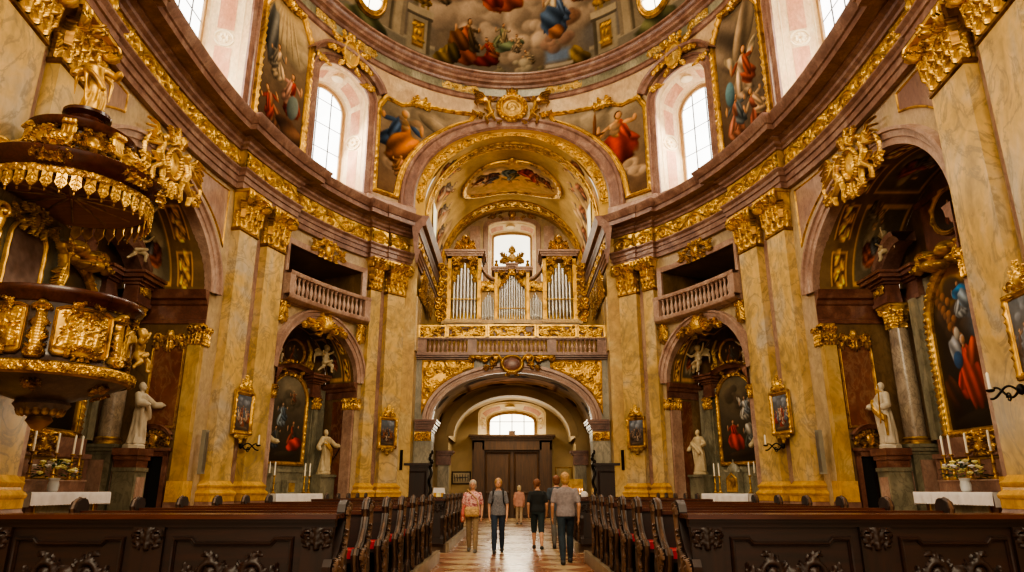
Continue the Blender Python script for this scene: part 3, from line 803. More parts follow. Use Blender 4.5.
for sd in SIDES:
    B = bays[sd]
    window(B['win'].W, B['win'].F, WW, WZ0-.5, WZS, WR, 1.12, WZS-.4, .9, 1.1, 3, 4, M['glass_sky'], M['cream_rose'])
    window(B['bigwin'].W, B['bigwin'].F, BW, 13.3, BZS, BR, 3.2, BZS-.3, 1.0, 1.0, 8, 6, M['glass_sky'], M['cream_rose'])
    # rose marble surrounds
    for key, w, z0, zs, r, wid in (('win', WW, 13.5, WZS, WR, .42), ('bigwin', BW, 13.5, BZS, BR, .4)):
        p, nr = arch_path(w, z0, zs, r, 36, True)
        struct('trim_window_surround', mould(MB(), p, nr, [(-.01, 0), (-.01, .1), (wid*.3, .1), (wid*.4, .05), (wid*.7, .05), (wid*.78, .14), (wid, .14), (wid, 0)], B[key].W), M['rose'])
    # curved hood and cartouche over the smaller window
    b = B['win']
    a = np.linspace(PI*.92, PI*.08, 24); p = np.stack([1.95*np.cos(a), WZS+.35+1.25*np.sin(a)], 1); nr = np.stack([np.cos(a), np.sin(a)], 1)
    struct('trim_window_hood', mould(MB(), p, nr, [(0, 0), (0, .2), (.1, .26), (.16, .4), (.26, .44), (.28, 0)], b.W), M['rose'])
    t = thing('cartouche', 'gilded oval medallion with sprays over the attic window, '+WHERE[sd], 'ornament', b.loc(0, .1, 19.0))
    f = HF(2.7, 1.9, .025); f.mir = True
    for k in range(40): f.dot(.42*math.cos(k*PI/20), .9+.58*math.sin(k*PI/20), .06, .12)
    for (x, y, a_, l) in ((.5, 1.1, .3, .6), (.55, .8, -.4, .6), (.3, 1.4, 1., .5), (.1, 1.5, 1.4, .45), (.7, 1.25, .2, .5), (.9, .8, -.7, .5), (.35, .4, -1., .4)): f.leaf(x, y, a_, l, .1, .36, 4, .5)
    f.spiral(.75, 1.2, .2, 1.4, 0, 1, .04, .1)
    f.grid(lambda X, Y, h, b=b: b.W(X, .3+h*1.3, 18.55+Y)).build('spray_frame', M['gold_bright'], t, True, 60)
    mb = MB(); q = HF(.86, 1.2, .03); q.dot(0, .6, .42, .06, .58); q.spiral(0, .65, .25, 1.5, 0, 1, .04, .1); q.leaf(0, .3, PI/2, .6, .1, .4, 3, .3)
    q.grid(lambda X, Y, h, b=b: b.W(X, .3+h, 18.88+Y)).build('medallion', M['gold_dull'], t, True, 60)
    # gold sprigs flanking
    for sg in (-1, 1):
        f = HF(.9, .5, .025); f.line([(-.4, .25), (.4, .3)], .05, .04, .07); f.leaf(-.3, .2, .4, .5, .08); f.leaf(0, .25, .2, .5, .08, .4); f.spiral(.2, .25, .18, 1.3, 0, 1, .04, .08)
        f.grid(lambda X, Y, h, b=b, sg=sg: b.W(sg*(X+1.25), .1+h, 18.25+Y-abs(0)*X)).build('gold_sprig', M['gold'], t, True, 60)

# ------------------------------------------------------------------ attic frescoes in gilded frames
def fresco_thing(name, label, pts, cv, fn, loc, fw=.2, fd=.16, group=None, mat='paint', crest=None, carve=.25, frame='gold', zoff=.02):
    t = thing(name, label, 'painting', loc, group=group)
    panel_mb(pts, cv, fn, zoff).build('painted_panel', M[mat], t, True)
    frame_mb(pts, fw, fd, fn, carve).build('frame', M[frame], t, True, 60)
    if crest: crest.build('crest', M['gold_bright'], t, True, 60)
    return t
for sd in SIDES:
    b = bays[sd]['pic']
    w = 1.28
    pts = [(-w, 13.75), (w, 13.75), (w, 18.7), (w*.55, 19.6), (-w*.55, 19.6), (-w, 18.7)]
    cv = Cv(70, 150, .44, 11+sd, '#8a8274', '#4a3c34')
    if sd < 0:
        cv.cloud(.2, .75, .2, '#8c8678', 12); cv.glow(.2, .98, .22, '#cdb98c', .8)
        for k in range(6): cv.cap(.2+.02*k, .97, .06+.07*k, .6, .012, '#b5a78c')
        cv.blob(.36, .7, .07, .22, 0, '#5c6066', fold=5); cv.fig(.12, .4, .34, '#8c3426', '#b08a80'); cv.fig(.28, .55, .28, '#a89a88', '#6e6a66')
        cv.fig(.3, .22, .3, '#7c5a4a', '#8a3c30', rot=-.5); cv.blob(.1, .12, .16, .08, .4, '#5a4438', fold=5); cv.blob(.1, .3, .06, .1, .2, '#6a7c84')
    else:
        cv.mottle('#5f5a58', .8, 3); cv.blob(.12, .75, .16, .3, .5, '#6e6660', fold=4); cv.blob(.3, .8, .1, .3, -.5, '#84796c', fold=4)
        cv.fig(.24, .5, .42, '#b3a394', '#8a4a3c', wings='#a49c8c', lean=.3); cv.fig(.14, .24, .34, '#9a6a5c', '#55606e'); cv.fig(.32, .2, .34, '#7c4c44', '#b09c88', rot=.3)
        cv.blob(.1, .4, .05, .1, 0, '#5f88a4')
    cv.a = cv.a*np.array([.98, .9, .78])
    cr = HF(1.5, .8, .03); cr.mir = True; cr.leaf(.05, .1, PI/2, .6, .18, .4, 4, .2); cr.spiral(.3, .3, .22, 1.5, 0, 1, .07, .18); cr.leaf(.4, .2, .3, .4, .16)
    crm = cr.grid(lambda X, Y, h, b=b: b.W(X, .1+h, 19.35+Y*.7))
    fresco_thing('framed_fresco', 'tall fresco in a chamfered gilt frame between two attic windows, '+WHERE[sd], pts, cv, b.W, b.loc(0, .02, 13.75), .22, .2, 'attic frescoes', crest=crm)
    # spandrel fresco beside the organ arch, bounded below by the arch
    ob = Bay(ATT, sd, 0.01)
    s_ = 1
    R2 = 5.25
    th = np.radians(np.linspace(4, 66, 22)); arc = [(R2*math.cos(a), ORG_ZS+R2*math.sin(a)) for a in th]
    arc = [(x, z) for x, z in arc if x > 1.75]
    pts = [(5.92, 14.0)]+[(5.92, 17.95), (5.7, 18.5), (5.1, 18.45), (4.6, 18.75), (4., 18.85)]+[(2.0, 18.98)]+[p_ for p_ in arc[::-1]]+[(5.27, 14.0)]
    cv = Cv(110, 130, .8, 31+sd, '#8c8a88', '#6a5a50')
    cv.cloud(.4, .85, .35, '#8f8c88', 14); cv.cloud(.5, .3, .2, '#93867e', 10)
    if sd < 0: cv.fig(.62, .62, .62, '#a86c28', '#3c5484', skin='#c49a70', hair='#b8b0a0', lean=-.2); cv.blob(.6, .5, .15, .16, .4, '#b0742c', fold=7); cv.fig(.62, .3, .25, '#a08070', '#8a6a50'); cv.blob(.33, .8, .2, .07, .5, '#9c968e')
    else: cv.fig(.58, .62, .6, '#9c3a22', '#b04a2c', skin='#d0a680', lean=.2, body='#cfa47c'); cv.blob(.55, .47, .2, .16, -.3, '#a03c24', fold=8); cv.cap(.4, .95, .38, .5, .02, '#6c4a30'); cv.cap(.28, .66, .5, .7, .018, '#6c4a30'); cv.cloud(.66, .22, .14, '#a89c94')
    for k in range(5): cv.cloud(.08+.12*k, .55+.3*math.sin(k*2+sd), .1, '#7a6c60', 5) if k > 3 else None
    cv.a = cv.a*np.array([.93, .83, .68])
    cv_fn = lambda x, d, z, ob=ob: ob.W(x, d, z)
    crest = HF(.9, .8, .03); crest.mir = True; crest.dot(0, .4, .16, .2, .2); crest.leaf(.1, .4, .4, .35, .18); crest.leaf(.1, .5, 1.1, .35, .18); crest.leaf(.1, .3, -.5, .3, .18); crest.spiral(.25, .35, .14, 1.4, 0, 1, .05, .16)
    crm = crest.grid(lambda X, Y, h, ob=ob: ob.W(X+4.35, .1+h, 18.5+Y))
    fresco_thing('spandrel_fresco', ('fresco of a seated figure in orange and blue beside the organ arch' if sd < 0 else 'fresco of a red robed figure with a cross beside the organ arch'), pts, cv, cv_fn, ob.loc(4.5, .02, 14.0), .2, .16, crest=crm)

# ------------------------------------------------------------------ dome with its fresco
DA, DB, DBB, DZ, DH = 9.38, 12.85, 18.6, 21.2, 9.5
DOME = Oval(DA, DB, DBB, 16.8)
def dome_pt(t, v, sd=1):
    """v 0..1 from the springing to the crown."""
    ph = v*PI/2; p = DOME.P(t, 0, 0, sd); c = np.array([0, 16.8, 0])
    q = c+(p-c)*np.cos(ph)[..., None]; q[..., 2] = DZ+DH*np.sin(ph); return q
nt_, nv = 420, 190
tt = np.linspace(-80, 80, nt_); vv = np.linspace(0, .62, nv)
A_ = 2.85
cv = Cv(nt_, nv, A_, 5, '#9c948a', '#6f655a')
def DX(t): return (t+80)/160*A_
class DomeBrush:         # places brush strokes by dome height instead of canvas height
    def __init__(s, c): s.c = c
    def mottle(s, *a): s.c.mottle(*a)
    def glow(s, x, v, *a): s.c.glow(x, v/.62, *a)
    def cloud(s, x, v, *a): s.c.cloud(x, v/.62, *a)
    def blob(s, x, v, *a, **k): s.c.blob(x, v/.62, *a, **k)
    def fig(s, x, v, *a, **k): s.c.fig(x, v/.62, *a, **k)
    def rect(s, x0, x1, v0, v1, *a): s.c.rect(x0, x1, v0/.62, v1/.62, *a)
dc = DomeBrush(cv)
dc.mottle('#6e7480', .6, 5)
for t, v, R in ((-20, .17, .16), (-4, .2, .16), (6, .26, .18), (19, .2, .14), (-12, .3, .16), (10, .14, .12), (0, .1, .1), (24, .3, .15), (-27, .32, .18), (2, .4, .25), (-8, .5, .25), (14, .5, .25)): dc.cloud(DX(t), v, R, '#a89a8c', 12)
dc.glow(DX(0), .75, .3, '#c9a45c', .7)
for sg in (-1, 1):        # painted architecture left and right: pedestals, columns, balustrade
    def RC(t0, t1, v0, v1, c):
        a, b_ = sorted((DX(sg*t0), DX(sg*t1))); dc.rect(a, b_, v0, v1, c)
    RC(22.5, 62, 0, .05, '#7d7a72'); RC(23.5, 62, .045, .06, '#a09a8c')
    RC(33, 60, .05, .5, '#8a8274'); RC(34.2, 36.6, .05, .42, '#a89e8a'); RC(36.8, 38, .05, .42, '#5f594c'); RC(38.4, 40.2, .2, .42, '#a0967f'); RC(40.6, 41.6, .05, .42, '#6a6456')
    RC(46.6, 50, .05, .42, '#a0967f'); RC(50.4, 52, .05, .42, '#605a4c'); RC(53, 58, .05, .42, '#8e8570')
    RC(25.2, 32.4, .02, .15, '#9a9484'); RC(25.2, 26.4, .02, .15, '#5c574c'); RC(24.6, 33, .145, .168, '#b0a894'); RC(24.6, 33, .135, .146, '#57524a')
    RC(27.2, 30.8, .035, .125, '#6a4c1c'); RC(27.5, 30.5, .042, .118, '#a9822f')
    for k in range(8): dc.blob(DX(sg*(27.9+.32*k)), .06+.05*((k*5) % 3)/2, .02, .012, k, '#c8a040', fold=3)
    RC(27.6, 29.2, .168, .33, '#8c7a4c'); RC(29.6, 31.6, .168, .36, '#77705f'); RC(26.2, 27.2, .168, .3, '#a08c58')
    for k in range(5): dc.blob(DX(sg*(27.2+.9*k)), .19+.012*(k % 2), .03, .02, 0, '#9c7c34', fold=4)
    dc.blob(DX(sg*44), .03, .12, .05, 0, '#5e6248', fold=6); dc.blob(DX(sg*19.6), .045, .05, .06, .3*sg, '#8a7434', fold=6); dc.blob(DX(sg*21), .03, .06, .035, 0, '#6e5c2c', fold=5)
dc.rect(DX(9.5), DX(18.5), .03, .09, '#6f86ac', .03); dc.rect(DX(10), DX(18.8), .018, .034, '#a8a49c', .006)
dc.fig(DX(-14), .12, .25, '#9c5420', '#5c4c3a', hair='#3a2a1c', lean=.25); dc.blob(DX(-16.5), .1, .06, .07, .3, '#6a4420', fold=6); dc.blob(DX(-14.5), .05, .1, .045, 0, '#8a4a1e', fold=7); dc.blob(DX(-18), .06, .04, .06, .2, '#4e4428', fold=5)
dc.fig(DX(-7), .09, .17, '#7c2a1c', '#9a5a34', rot=.3); dc.blob(DX(-8), .05, .07, .035, .2, '#6a2418', fold=6)
dc.fig(DX(-3.2), .145, .15, '#7c8468', '#a89a7c', rot=-.2); dc.blob(DX(-.5), .11, .09, .03, .35, '#6f8068', fold=6); dc.fig(DX(1.5), .12, .11, '#8a7c6c', '#a89478'); dc.fig(DX(5), .07, .1, '#86745c', '#9c907c', rot=.5)
dc.cloud(DX(2.5), .035, .06, '#9a9484', 9); dc.cloud(DX(8), .02, .045, '#6e6858', 6); dc.cloud(DX(-3), .02, .045, '#75705e', 6)
dc.cloud(DX(14), .12, .08, '#8d7468', 9); dc.cloud(DX(18.5), .17, .08, '#7c6050', 8)
dc.fig(DX(14.2), .215, .27, '#4f6690', '#5f78a4', skin='#d2a884', body='#d8c4a4', hair='#8a5a30', lean=-.2); dc.blob(DX(12.6), .185, .07, .07, .5, '#50688f', fold=6); dc.blob(DX(13.8), .14, .05, .04, .2, '#a8724c', fold=4)
dc.fig(DX(-5), .3, .26, '#b0501c', '#a8441c', lean=-.3); dc.blob(DX(-2.4), .245, .13, .045, .1, '#b8581c', fold=7); dc.blob(DX(-6.5), .255, .08, .04, -.3, '#9c3c1c', fold=6); dc.fig(DX(22), .28, .2, '#8a5a3c', '#b08c5c'); dc.fig(DX(-22), .27, .2, '#8a7a66', '#6f4a34'); dc.fig(DX(3), .33, .2, '#9a8468', '#8c5038')
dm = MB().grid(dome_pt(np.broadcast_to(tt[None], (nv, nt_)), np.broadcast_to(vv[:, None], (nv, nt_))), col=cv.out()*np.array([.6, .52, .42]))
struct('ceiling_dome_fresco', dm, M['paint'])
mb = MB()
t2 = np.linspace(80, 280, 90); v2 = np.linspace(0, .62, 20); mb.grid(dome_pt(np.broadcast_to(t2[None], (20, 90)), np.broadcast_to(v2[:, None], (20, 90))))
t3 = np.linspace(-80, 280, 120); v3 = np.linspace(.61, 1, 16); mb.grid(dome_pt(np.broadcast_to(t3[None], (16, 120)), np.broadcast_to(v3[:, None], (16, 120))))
struct('ceiling_dome', mb, plain('mottled dome fresco', '#7a6a56', .7, var=.25, scale=.6))  # plain cloud tone over the rest of the dome
# oval dome windows
for sd in SIDES:
    wn[0] += 1; o = sroot('window_%d' % wn[0])
    a = np.linspace(0, 2*PI, 33)[:-1]; T0, V0 = 44.3, .118
    def ring(R, out):
        t = T0+np.cos(a)*R*3.6; v = V0+np.sin(a)*R*.052
        p = dome_pt(t, v, sd); c = np.array([0, 16.8, DZ]); k = (p-c); k /= np.linalg.norm(k, axis=1, keepdims=True)
        return p-k*out
    prof = [(1.0, .06), (1.05, .22), (1.2, .24), (1.3, .16), (1.38, .2), (1.45, .05)]
    MB().grid(np.stack([ring(r, d) for r, d in prof]), cv=True).build('frame', M['gold'], o)['kind'] = 'structure'
    p = ring(1.02, .07); MB().add(p, [tuple(range(len(p)))]).build('pane', M['glass_warm'], o, smooth=0)['kind'] = 'structure'
    g = MB()
    for i, j in ((0, 16), (8, 24)): g.tube(np.stack([p[i], p[j]]), .03, 4)
    g.build('glazing_bars', M['lead'], o)['kind'] = 'structure'
# ------------------------------------------------------------------ organ end
M['goldcream'] = plain('golden cream stucco', '#c09a52', .9, var=.08, scale=2., spec=.1)
YG = 29.8            # plane of the gallery front
YB = 38.5            # back wall
# arch bands round the loft opening, following the curve of the attic wall
ob = {sd: Bay(ATT, sd, 0.01) for sd in SIDES}
def attW(x, d, z):
    x, d, z = np.broadcast_arrays(*(np.asarray(k, float) for k in (x, d, z)))
    t = np.degrees(np.arcsin(np.clip(np.abs(x)/9.7, 0, 1)))
    P = ATT.P(t, d, z, 1); P[..., 0] *= np.where(x < 0, -1, 1); return P
def clamp_arch(w, n=60): return arch_path(w, 13.1, ORG_ZS, w, n, True)
p, nr = clamp_arch(ORG_W)
struct('trim_organ_arch', mould(MB(), p, nr, [(-.02, -.5), (-.02, .12), (.08, .2), (.16, .12), (.42, .12), (.5, .2), (.6, .2), (.62, 0)], attW), M['rose'])
def loftW(yf):
    return lambda x, d, z: np.stack(np.broadcast_arrays(np.asarray(x, float), yf-np.asarray(d, float), np.asarray(z, float)), -1)
def attB(x, d, z): P = attW(x, d, z); return P
p, nr = clamp_arch(ORG_W-.02)
struct('trim_loft_band_bed', mould(MB(), p, nr, [(0, .1), (-.04, -.1), (-.5, -.12), (-.52, -.3), (-.56, -.34), (-.6, -.9)], attW), M['goldcream'])
def arch_relief(R0, R1, fn, period, res=.03, ht=.05, seed=0, zs=ORG_ZS):
    L = PI*(R0+R1)/2; f = frieze_field(L, R1-R0, res, ht, seed, period)
    def g(X, Y, h):
        a = PI/2-X/((R0+R1)/2); r = R0+Y
        return fn(r*np.cos(a), h, zs+r*np.sin(a))
    return f.grid(g)
arch_relief(3.98, 4.38, lambda x, h, z: attW(x, -.1+h, z), .9).build('gilded_arch_band', M['gold'], None)['kind'] = 'structure'
# barrel vault of the loft
RV = 4.08
def vaultP(th, y, R=RV, zs=ORG_ZS-.4): return np.stack(np.broadcast_arrays(R*np.cos(th), y, zs+R*np.sin(th)), -1)
cv = Cv(170, 130, 1.3, 77, '#cfb27c', '#c6a86e')
cv.mottle('#dcc698', .7, 4); cv.mottle('#a88a58', .5, 6)
for sg in (-1, 1):
    for k in range(5):
        cv.fig(.65+sg*(.33+.06*k), .12+.17*k, .22, '#b07860', '#9a8a80', rot=sg*.6, skin='#d6b08c')
        cv.cloud(.65+sg*(.5), .1+.2*k, .1, '#c8aa88', 6)
th = np.linspace(PI, 0, 170); y = np.linspace(29.2, YB, 130); cv.a = cv.a*np.array([1., .99, .95])
struct('ceiling_loft_vault', MB().grid(vaultP(th[None], y[:, None]), col=cv.out()), M['paint'])
for yy, w_ in ((29.9, .4), (36.9, .75)):
    L = PI*RV; f = frieze_field(L, w_, .035, .06, 3, .8)
    struct('trim_vault_rib', MB().grid(vaultP(np.linspace(PI, 0, 60)[None], np.linspace(yy-.1, yy+w_+.1, 3)[:, None], RV-.03)), M['goldcream'])
    f.grid(lambda X, Y, h, yy=yy: vaultP(PI/2-X/RV, yy+Y, RV-.04-h)).build('gilded_vault_rib', M['gold'], None)['kind'] = 'structure'
    for q in (yy-.1, yy+w_+.1): MB().tube(vaultP(np.linspace(PI, 0, 50), q, RV-.04), .05, 5).build('gilded_vault_fillet', M['gold'], None)['kind'] = 'structure'
# central fresco on the vault
def vmap(x, d, z): return vaultP(PI/2-np.asarray(x, float)/RV, 33.6+np.asarray(z, float), RV-.03-np.asarray(d, float))
a = np.linspace(0, 2*PI, 40)[:-1]
pts = [(2.55*math.copysign(abs(math.cos(t))**.75, math.cos(t))*(1+.06*math.cos(4*t)), 1.75*math.copysign(abs(math.sin(t))**.8, math.sin(t))) for t in a]
cv = Cv(120, 80, 1.5, 8, '#cdb898', '#bca888'); cv.glow(.75, .6, .4, '#e0b864', .9); cv.cloud(.4, .35, .25, '#c4b2a0', 10); cv.cloud(1.1, .3, .25, '#c0ae9c', 10)
cv.fig(.72, .5, .5, '#6c7c84', '#8c8468'); cv.fig(1.06, .45, .55, '#a04428', '#9c5a40', rot=-.5); cv.fig(.4, .5, .45, '#7a5c54', '#6c6c78', rot=.5); cv.fig(1.3, .5, .4, '#8a6c5c', '#8c5a48', rot=-.8); cv.fig(.2, .4, .35, '#8c7458', '#7c4c3c', rot=.8)
cv.a = cv.a*np.array([1.1, 1.05, .95])
crest = HF(1.2, .7, .03); crest.mir = True; crest.dot(0, .35, .2, .2, .25); crest.leaf(.1, .35, .3, .5, .15); crest.leaf(.1, .45, 1., .4, .15)
fresco_thing('vault_fresco', 'wide golden sky fresco in a curved gilt frame on the organ loft vault', pts, cv, vmap, (0, 33.6, 17.0), .26, .14, crest=crest.grid(lambda X, Y, h: vmap(X, .05+h, Y-2.35)))
# loft side walls, back wall with window
SX = 4.2
for sd in SIDES:
    mb = MB().grid(np.array([[[sd*SX, 28.9, 0], [sd*SX, YB, 0]], [[sd*SX, 28.9, 13.6], [sd*SX, YB, 13.6]]]))
    mb.grid(np.array([[[sd*SX, 28.9, 0], [sd*4.75, 28.9, 0]], [[sd*SX, 28.9, 12.9], [sd*4.75, 28.9, 12.9]]]))
    struct('wall_loft_side_left' if sd < 0 else 'wall_loft_side_right', mb, M['ochre_warm'])
    RT = lambda y, d, z, sd=sd: np.stack(np.broadcast_arrays(sd*(SX-np.asarray(d, float)), np.asarray(y, float), np.asarray(z, float)), -1)
    pr = np.array([(0, ZA), (.08, ZA), (.08, 11.08), (.12, 11.1), (.12, 11.28), (.16, 11.3), (.16, 11.42), (.22, 11.5), (.06, 11.56), (.06, 12.28), (.12, 12.3), (.14, 12.42), (.2, 12.5), (.24, 12.56), (.24, 12.62), (.4, 12.64), (.4, 12.8), (.44, 12.9), (.5, 13.02), (.52, 13.1), (-.3, 13.16)])
    yy = np.array([28.2, 37.8]); g = MB().grid(np.stack([RT(y, pr[:, 0], pr[:, 1]) for y in yy])); g.add(RT(28.2, pr[:, 0], pr[:, 1]), [tuple(range(len(pr)))])
    o = struct('trim_loft_cornice', g, M['rose'])
    f = frieze_field(9., .66, .03, .06, 3); f.grid(lambda X, Y, h: RT(33+X, .065+h, 11.59+Y), False).build('gilded_frieze', M['gold'], o, smooth=60)['kind'] = 'structure'
    for y0, w_ in ((29.35, .7), (30.35, .8)):
        struct('trim_loft_pilaster', MB().bx(sd*(SX-.06), sd*(SX+.1), y0-w_/2, y0+w_/2, 7.2, 9.6), M['ochre'])
    f = foliage_field(4.6, 1.26, .025, .1, 17, 2.4); f.grid(lambda X, Y, h: RT(31.3+X, .04+h+.12*Y, 9.62+Y), False).build('gilded_capital_band', M['gold'], o, smooth=60)['kind'] = 'structure'
WB = lambda x, d, z: np.stack(np.broadcast_arrays(np.asarray(x, float), YB-np.asarray(d, float), np.asarray(z, float)), -1)
def wall_flat(fn, x0, x1, z0, z1, ops, nx=60):
    xs = set(np.linspace(x0, x1, nx))
    for c, w, zb, top in ops: xs |= set(np.linspace(c-w, c+w, 41))
    xs = np.array(sorted(xs)); mb = MB()
    for a_, b_ in zip(xs[:-1], xs[1:]):
        m = (a_+b_)/2; la = lb = z0
        for c, w, zb, top in sorted(ops, key=lambda o: o[2]):
            if c-w < m < c+w:
                if zb > la+1e-6: mb.grid(fn(np.array([[a_, b_], [a_, b_]]), 0, np.array([[la, lb], [zb, zb]])))
                la, lb = top(np.clip(a_-c, -w, w)), top(np.clip(b_-c, -w, w))
        mb.grid(fn(np.array([[a_, b_], [a_, b_]]), 0, np.array([[la, lb], [z1, z1]])))
    return mb
struct('wall_end', wall_flat(WB, -5, 5, 0, 18.5, [(0, 1.42, 12.4, arch_top(1.42, 16.6, .4)), (0, 1.88, 3.9, arch_top(1.88, 5.5, .66)), (0, 2.0, -1, lambda x: 3.9)]), M['plaster'])
struct('trim_end_wall_upper', wall_flat(lambda x, d, z: WB(x, .06, z), -4.1, 4.1, 7.2, 17.6, [(0, 1.44, 12.4, arch_top(1.44, 16.6, .4))]), M['wallpale'])
w = window(WB, lambda x, n, z: WB(x, n, z), 1.42, 12.4, 16.6, .4, 1.22, 16.2, .35, .8, 1, 0, M['glass_end'], M['cream'])
w = window(WB, lambda x, n, z: WB(x, n, z), 1.88, 4.2, 5.5, .66, 1.36, 5.1, .56, .7, 4, 1, M['glass_warm'], M['cream'])
p, nr = arch_path(1.44, 12.4, 16.6, .4, 24, True)
struct('trim_end_window', mould(MB(), p, nr, [(0, .05), (0, .16), (.25, .16), (.3, .05)], WB), M['rose_light'])
for sd in SIDES: struct('trim_loft_pilaster', MB().bx(sd*1.9, sd*2.5, YB-.25, YB, 7.2, 16.6), M['rose_light'])
f = cartouche(3.2, .8, .03, .12, 4); f.grid(lambda X, Y, h: WB(X, .1+h, 17.0+Y)).build('gilded_window_crest', M['gold'], None)['kind'] = 'structure'
# upper side openings of the vault (bright lunettes)
for sd in SIDES:
    wn[0] += 1; o = sroot('window_%d' % wn[0])
    
    a_ = np.linspace(0, PI, 16); V = np.vstack([[sd*3.82, 32.2, 13.3], np.stack([np.full(16, sd*3.82), 31.4+.8*np.cos(a_), 14.9+.8*np.sin(a_)*.9], 1), [sd*3.82, 30.6, 13.3]])
    k = MB(); k.add(V, [tuple(range(len(V)))]); k.build('pane', M['glass_soft'], o, smooth=0)['kind'] = 'structure'
    MB().tube(V, .07, 5, True).build('frame', M['cream'], o)['kind'] = 'structure'
# ------------------------------------------------------------------ gallery front
GZ0, GZ1 = 6.95, 7.2
AW, AZS, AR = 3.44, 4.3, 2.04
YW = lambda x, d, z: np.stack(np.broadcast_arrays(np.asarray(x, float), YG-np.asarray(d, float), np.asarray(z, float)), -1)
struct('wall_gallery', wall_flat(YW, -4.6, 4.6, 0, 7.2, [(0, AW, -1, arch_top(AW, AZS, AR))]), M['grey'])
p, nr = arch_path(AW, 4.0, AZS, AR, 44, False)
struct('trim_gallery_arch', mould(MB(), p, nr, [(0, -.5), (0, .1), (.12, .12), (.16, .06), (.24, .06), (.27, .18), (.4, .18), (.42, 0)], YW), M['rose_light'])
for sd in SIDES:
    x = np.linspace(1.75, 3.85, 40); zt = AZS+(AR+.5)*np.sqrt(np.maximum(0, 1-(x/(AW+.5))**2)); zt = np.maximum(zt, AZS+.0)
    pts = [(sd*xx, zz+.02) for xx, zz in zip(x, zt)]+[(sd*3.88, 6.85), (sd*1.75, 6.85)]
    pts = [(a_, min(b_, 6.84)) for a_, b_ in pts]
    t = thing('gilded_spandrel', 'gilded foliage panel beside the gallery arch, '+WHERE[sd], 'relief', (sd*3, YG-.05, 5.2))
    f = foliage_field(2.3, 2.6, .022, .05, 5+sd)
    P = np.array(pts)
    X, Y = np.meshgrid(f.x, f.y); mid = lambda A: (A[:-1, :-1]+A[1:, 1:])/2
    mk = inside(P[:, 0], P[:, 1], mid(X)+sd*2.8, mid(Y)+4.3)
    MB().grid(YW(X+sd*2.8, .03+f.h, Y+4.3), mask=mk).build('foliage', M['gold'], t, True, 60)
    frame_mb(pts, .07, .07, YW, 0).build('frame', M['gold_bright'], t, True)
    # impost entablature and pier
    mb = MB(); y0 = YG-.12
    for z0, z1, d in ((3.8, 3.9, .02), (3.9, 4.0, .08), (4.0, 4.12, .12), (4.12, 4.22, .2), (4.22, 4.3, .24)): mb.bx(sd*(AW-d), sd*4.15, y0-d, YG+1.2, z0, z1)
    struct('trim_gallery_impost', mb, M['rose_dark'])
    struct('trim_gallery_pier', MB().bx(sd*(AW+.03), sd*4.15, YG-.1, YG+1.2, 0, 3.42).bx(sd*(AW+.01), sd*4.15, YG-.11, YG+1.2, 3.4, 3.82), M['grey'])
    f = frieze_field(.72, .38, .02, .05, 3, .4); f.grid(lambda X, Y, h, sd=sd: YW(X+sd*3.8, .12+h, 3.43+Y), False).build('gilded_impost_relief', M['gold'], None)['kind'] = 'structure'
t = thing('cartouche', 'gilded cartouche with dark oval over the gallery arch', 'ornament', (0, YG-.2, 6.3))
f = HF(3.9, 1.15, .022); f.mir = True
for k in range(36): f.dot(.45*math.cos(k*PI/18), .55+.36*math.sin(k*PI/18), .075, .14)
f.spiral(.75, .75, .26, 1.5, PI, -1, .07, .16); f.spiral(1.2, .75, .2, 1.4, 0, 1, .06, .14); f.leaf(.7, .5, -.1, .6, .14, .35, 4, -.4); f.leaf(1.1, .8, .1, .5, .14, .35, 4, .3); f.line([(.6, .85), (1.85, .9)], .06, .05, .12); f.leaf(1.4, .85, -.2, .45, .12); f.spiral(1.75, .8, .13, 1.3, 0, -1, .04, .12); f.leaf(.1, .15, -.8, .35, .16); f.leaf(.15, .95, 1., .25, .16)
f.grid(lambda X, Y, h: YW(X, .2+h, 6.15+Y)).build('scroll_frame', M['gold_bright'], t, True, 60)
q = HF(.9, .7, .03); q.dot(0, .35, .42, .1, .33); q.grid(lambda X, Y, h: YW(X, .2+h, 6.36+Y)).build('dark_oval', M['rose_dark'], t, True, 60)
mb = MB()
for z0, z1, d in ((6.93, 7.0, .12), (7.0, 7.08, .25), (7.08, 7.2, .34)): mb.bx(-4.6, 4.6, YG-d, YG+.3, z0, z1)
struct('trim_gallery_cornice', mb, M['rose'])
struct('floor_gallery', MB().bx(-4.2, 4.2, YG-.2, YB, 7.0, 7.19), M['wood'])
# balustrade of the gallery
def baluster_mb(h):
    return MB().lathe([(.07, 0), (.07, h*.08), (.045, h*.12), (.05, h*.2), (.085, h*.38), (.08, h*.48), (.04, h*.68), (.035, h*.8), (.055, h*.86), (.045, h*.9), (.07, h*.93), (.07, h)], seg=10)
t = thing('gallery_balustrade', 'rose marble balustrade across the organ gallery, below the gold lattice', 'balustrade', (0, YG, 7.2))
mb = MB().bx(-4.15, 4.15, -.3, .0, .58, .66).bx(-4.15, 4.15, -.33, .03, .62, .66)
mb.build('hand_rail', M['rose'], t)
mb = MB()
for x, w_ in ((-3.95, .4), (-1.75, .4), (1.75, .4), (3.95, .4)): MB().bx(x-w_/2, x+w_/2, -.28, -.02, 0, .58).build('pedestal', M['rose'], t)
bm = baluster_mb(.58).mesh('baluster', M['pale_rose'] if 'pale_rose' in M else M['rose_light'])
def balusters(xs, parent, me, y=-.15, z=0., fn=None):
    for x in xs:
        o = bpy.data.objects.new('baluster', me); C.objects.link(o); o.parent = parent
        o.location = fn(x) if fn else (x, y, z)
balusters(list(np.linspace(-3.62, -2.08, 9))+list(np.linspace(-1.42, 1.42, 16))+list(np.linspace(2.08, 3.62, 9)), t, bm)
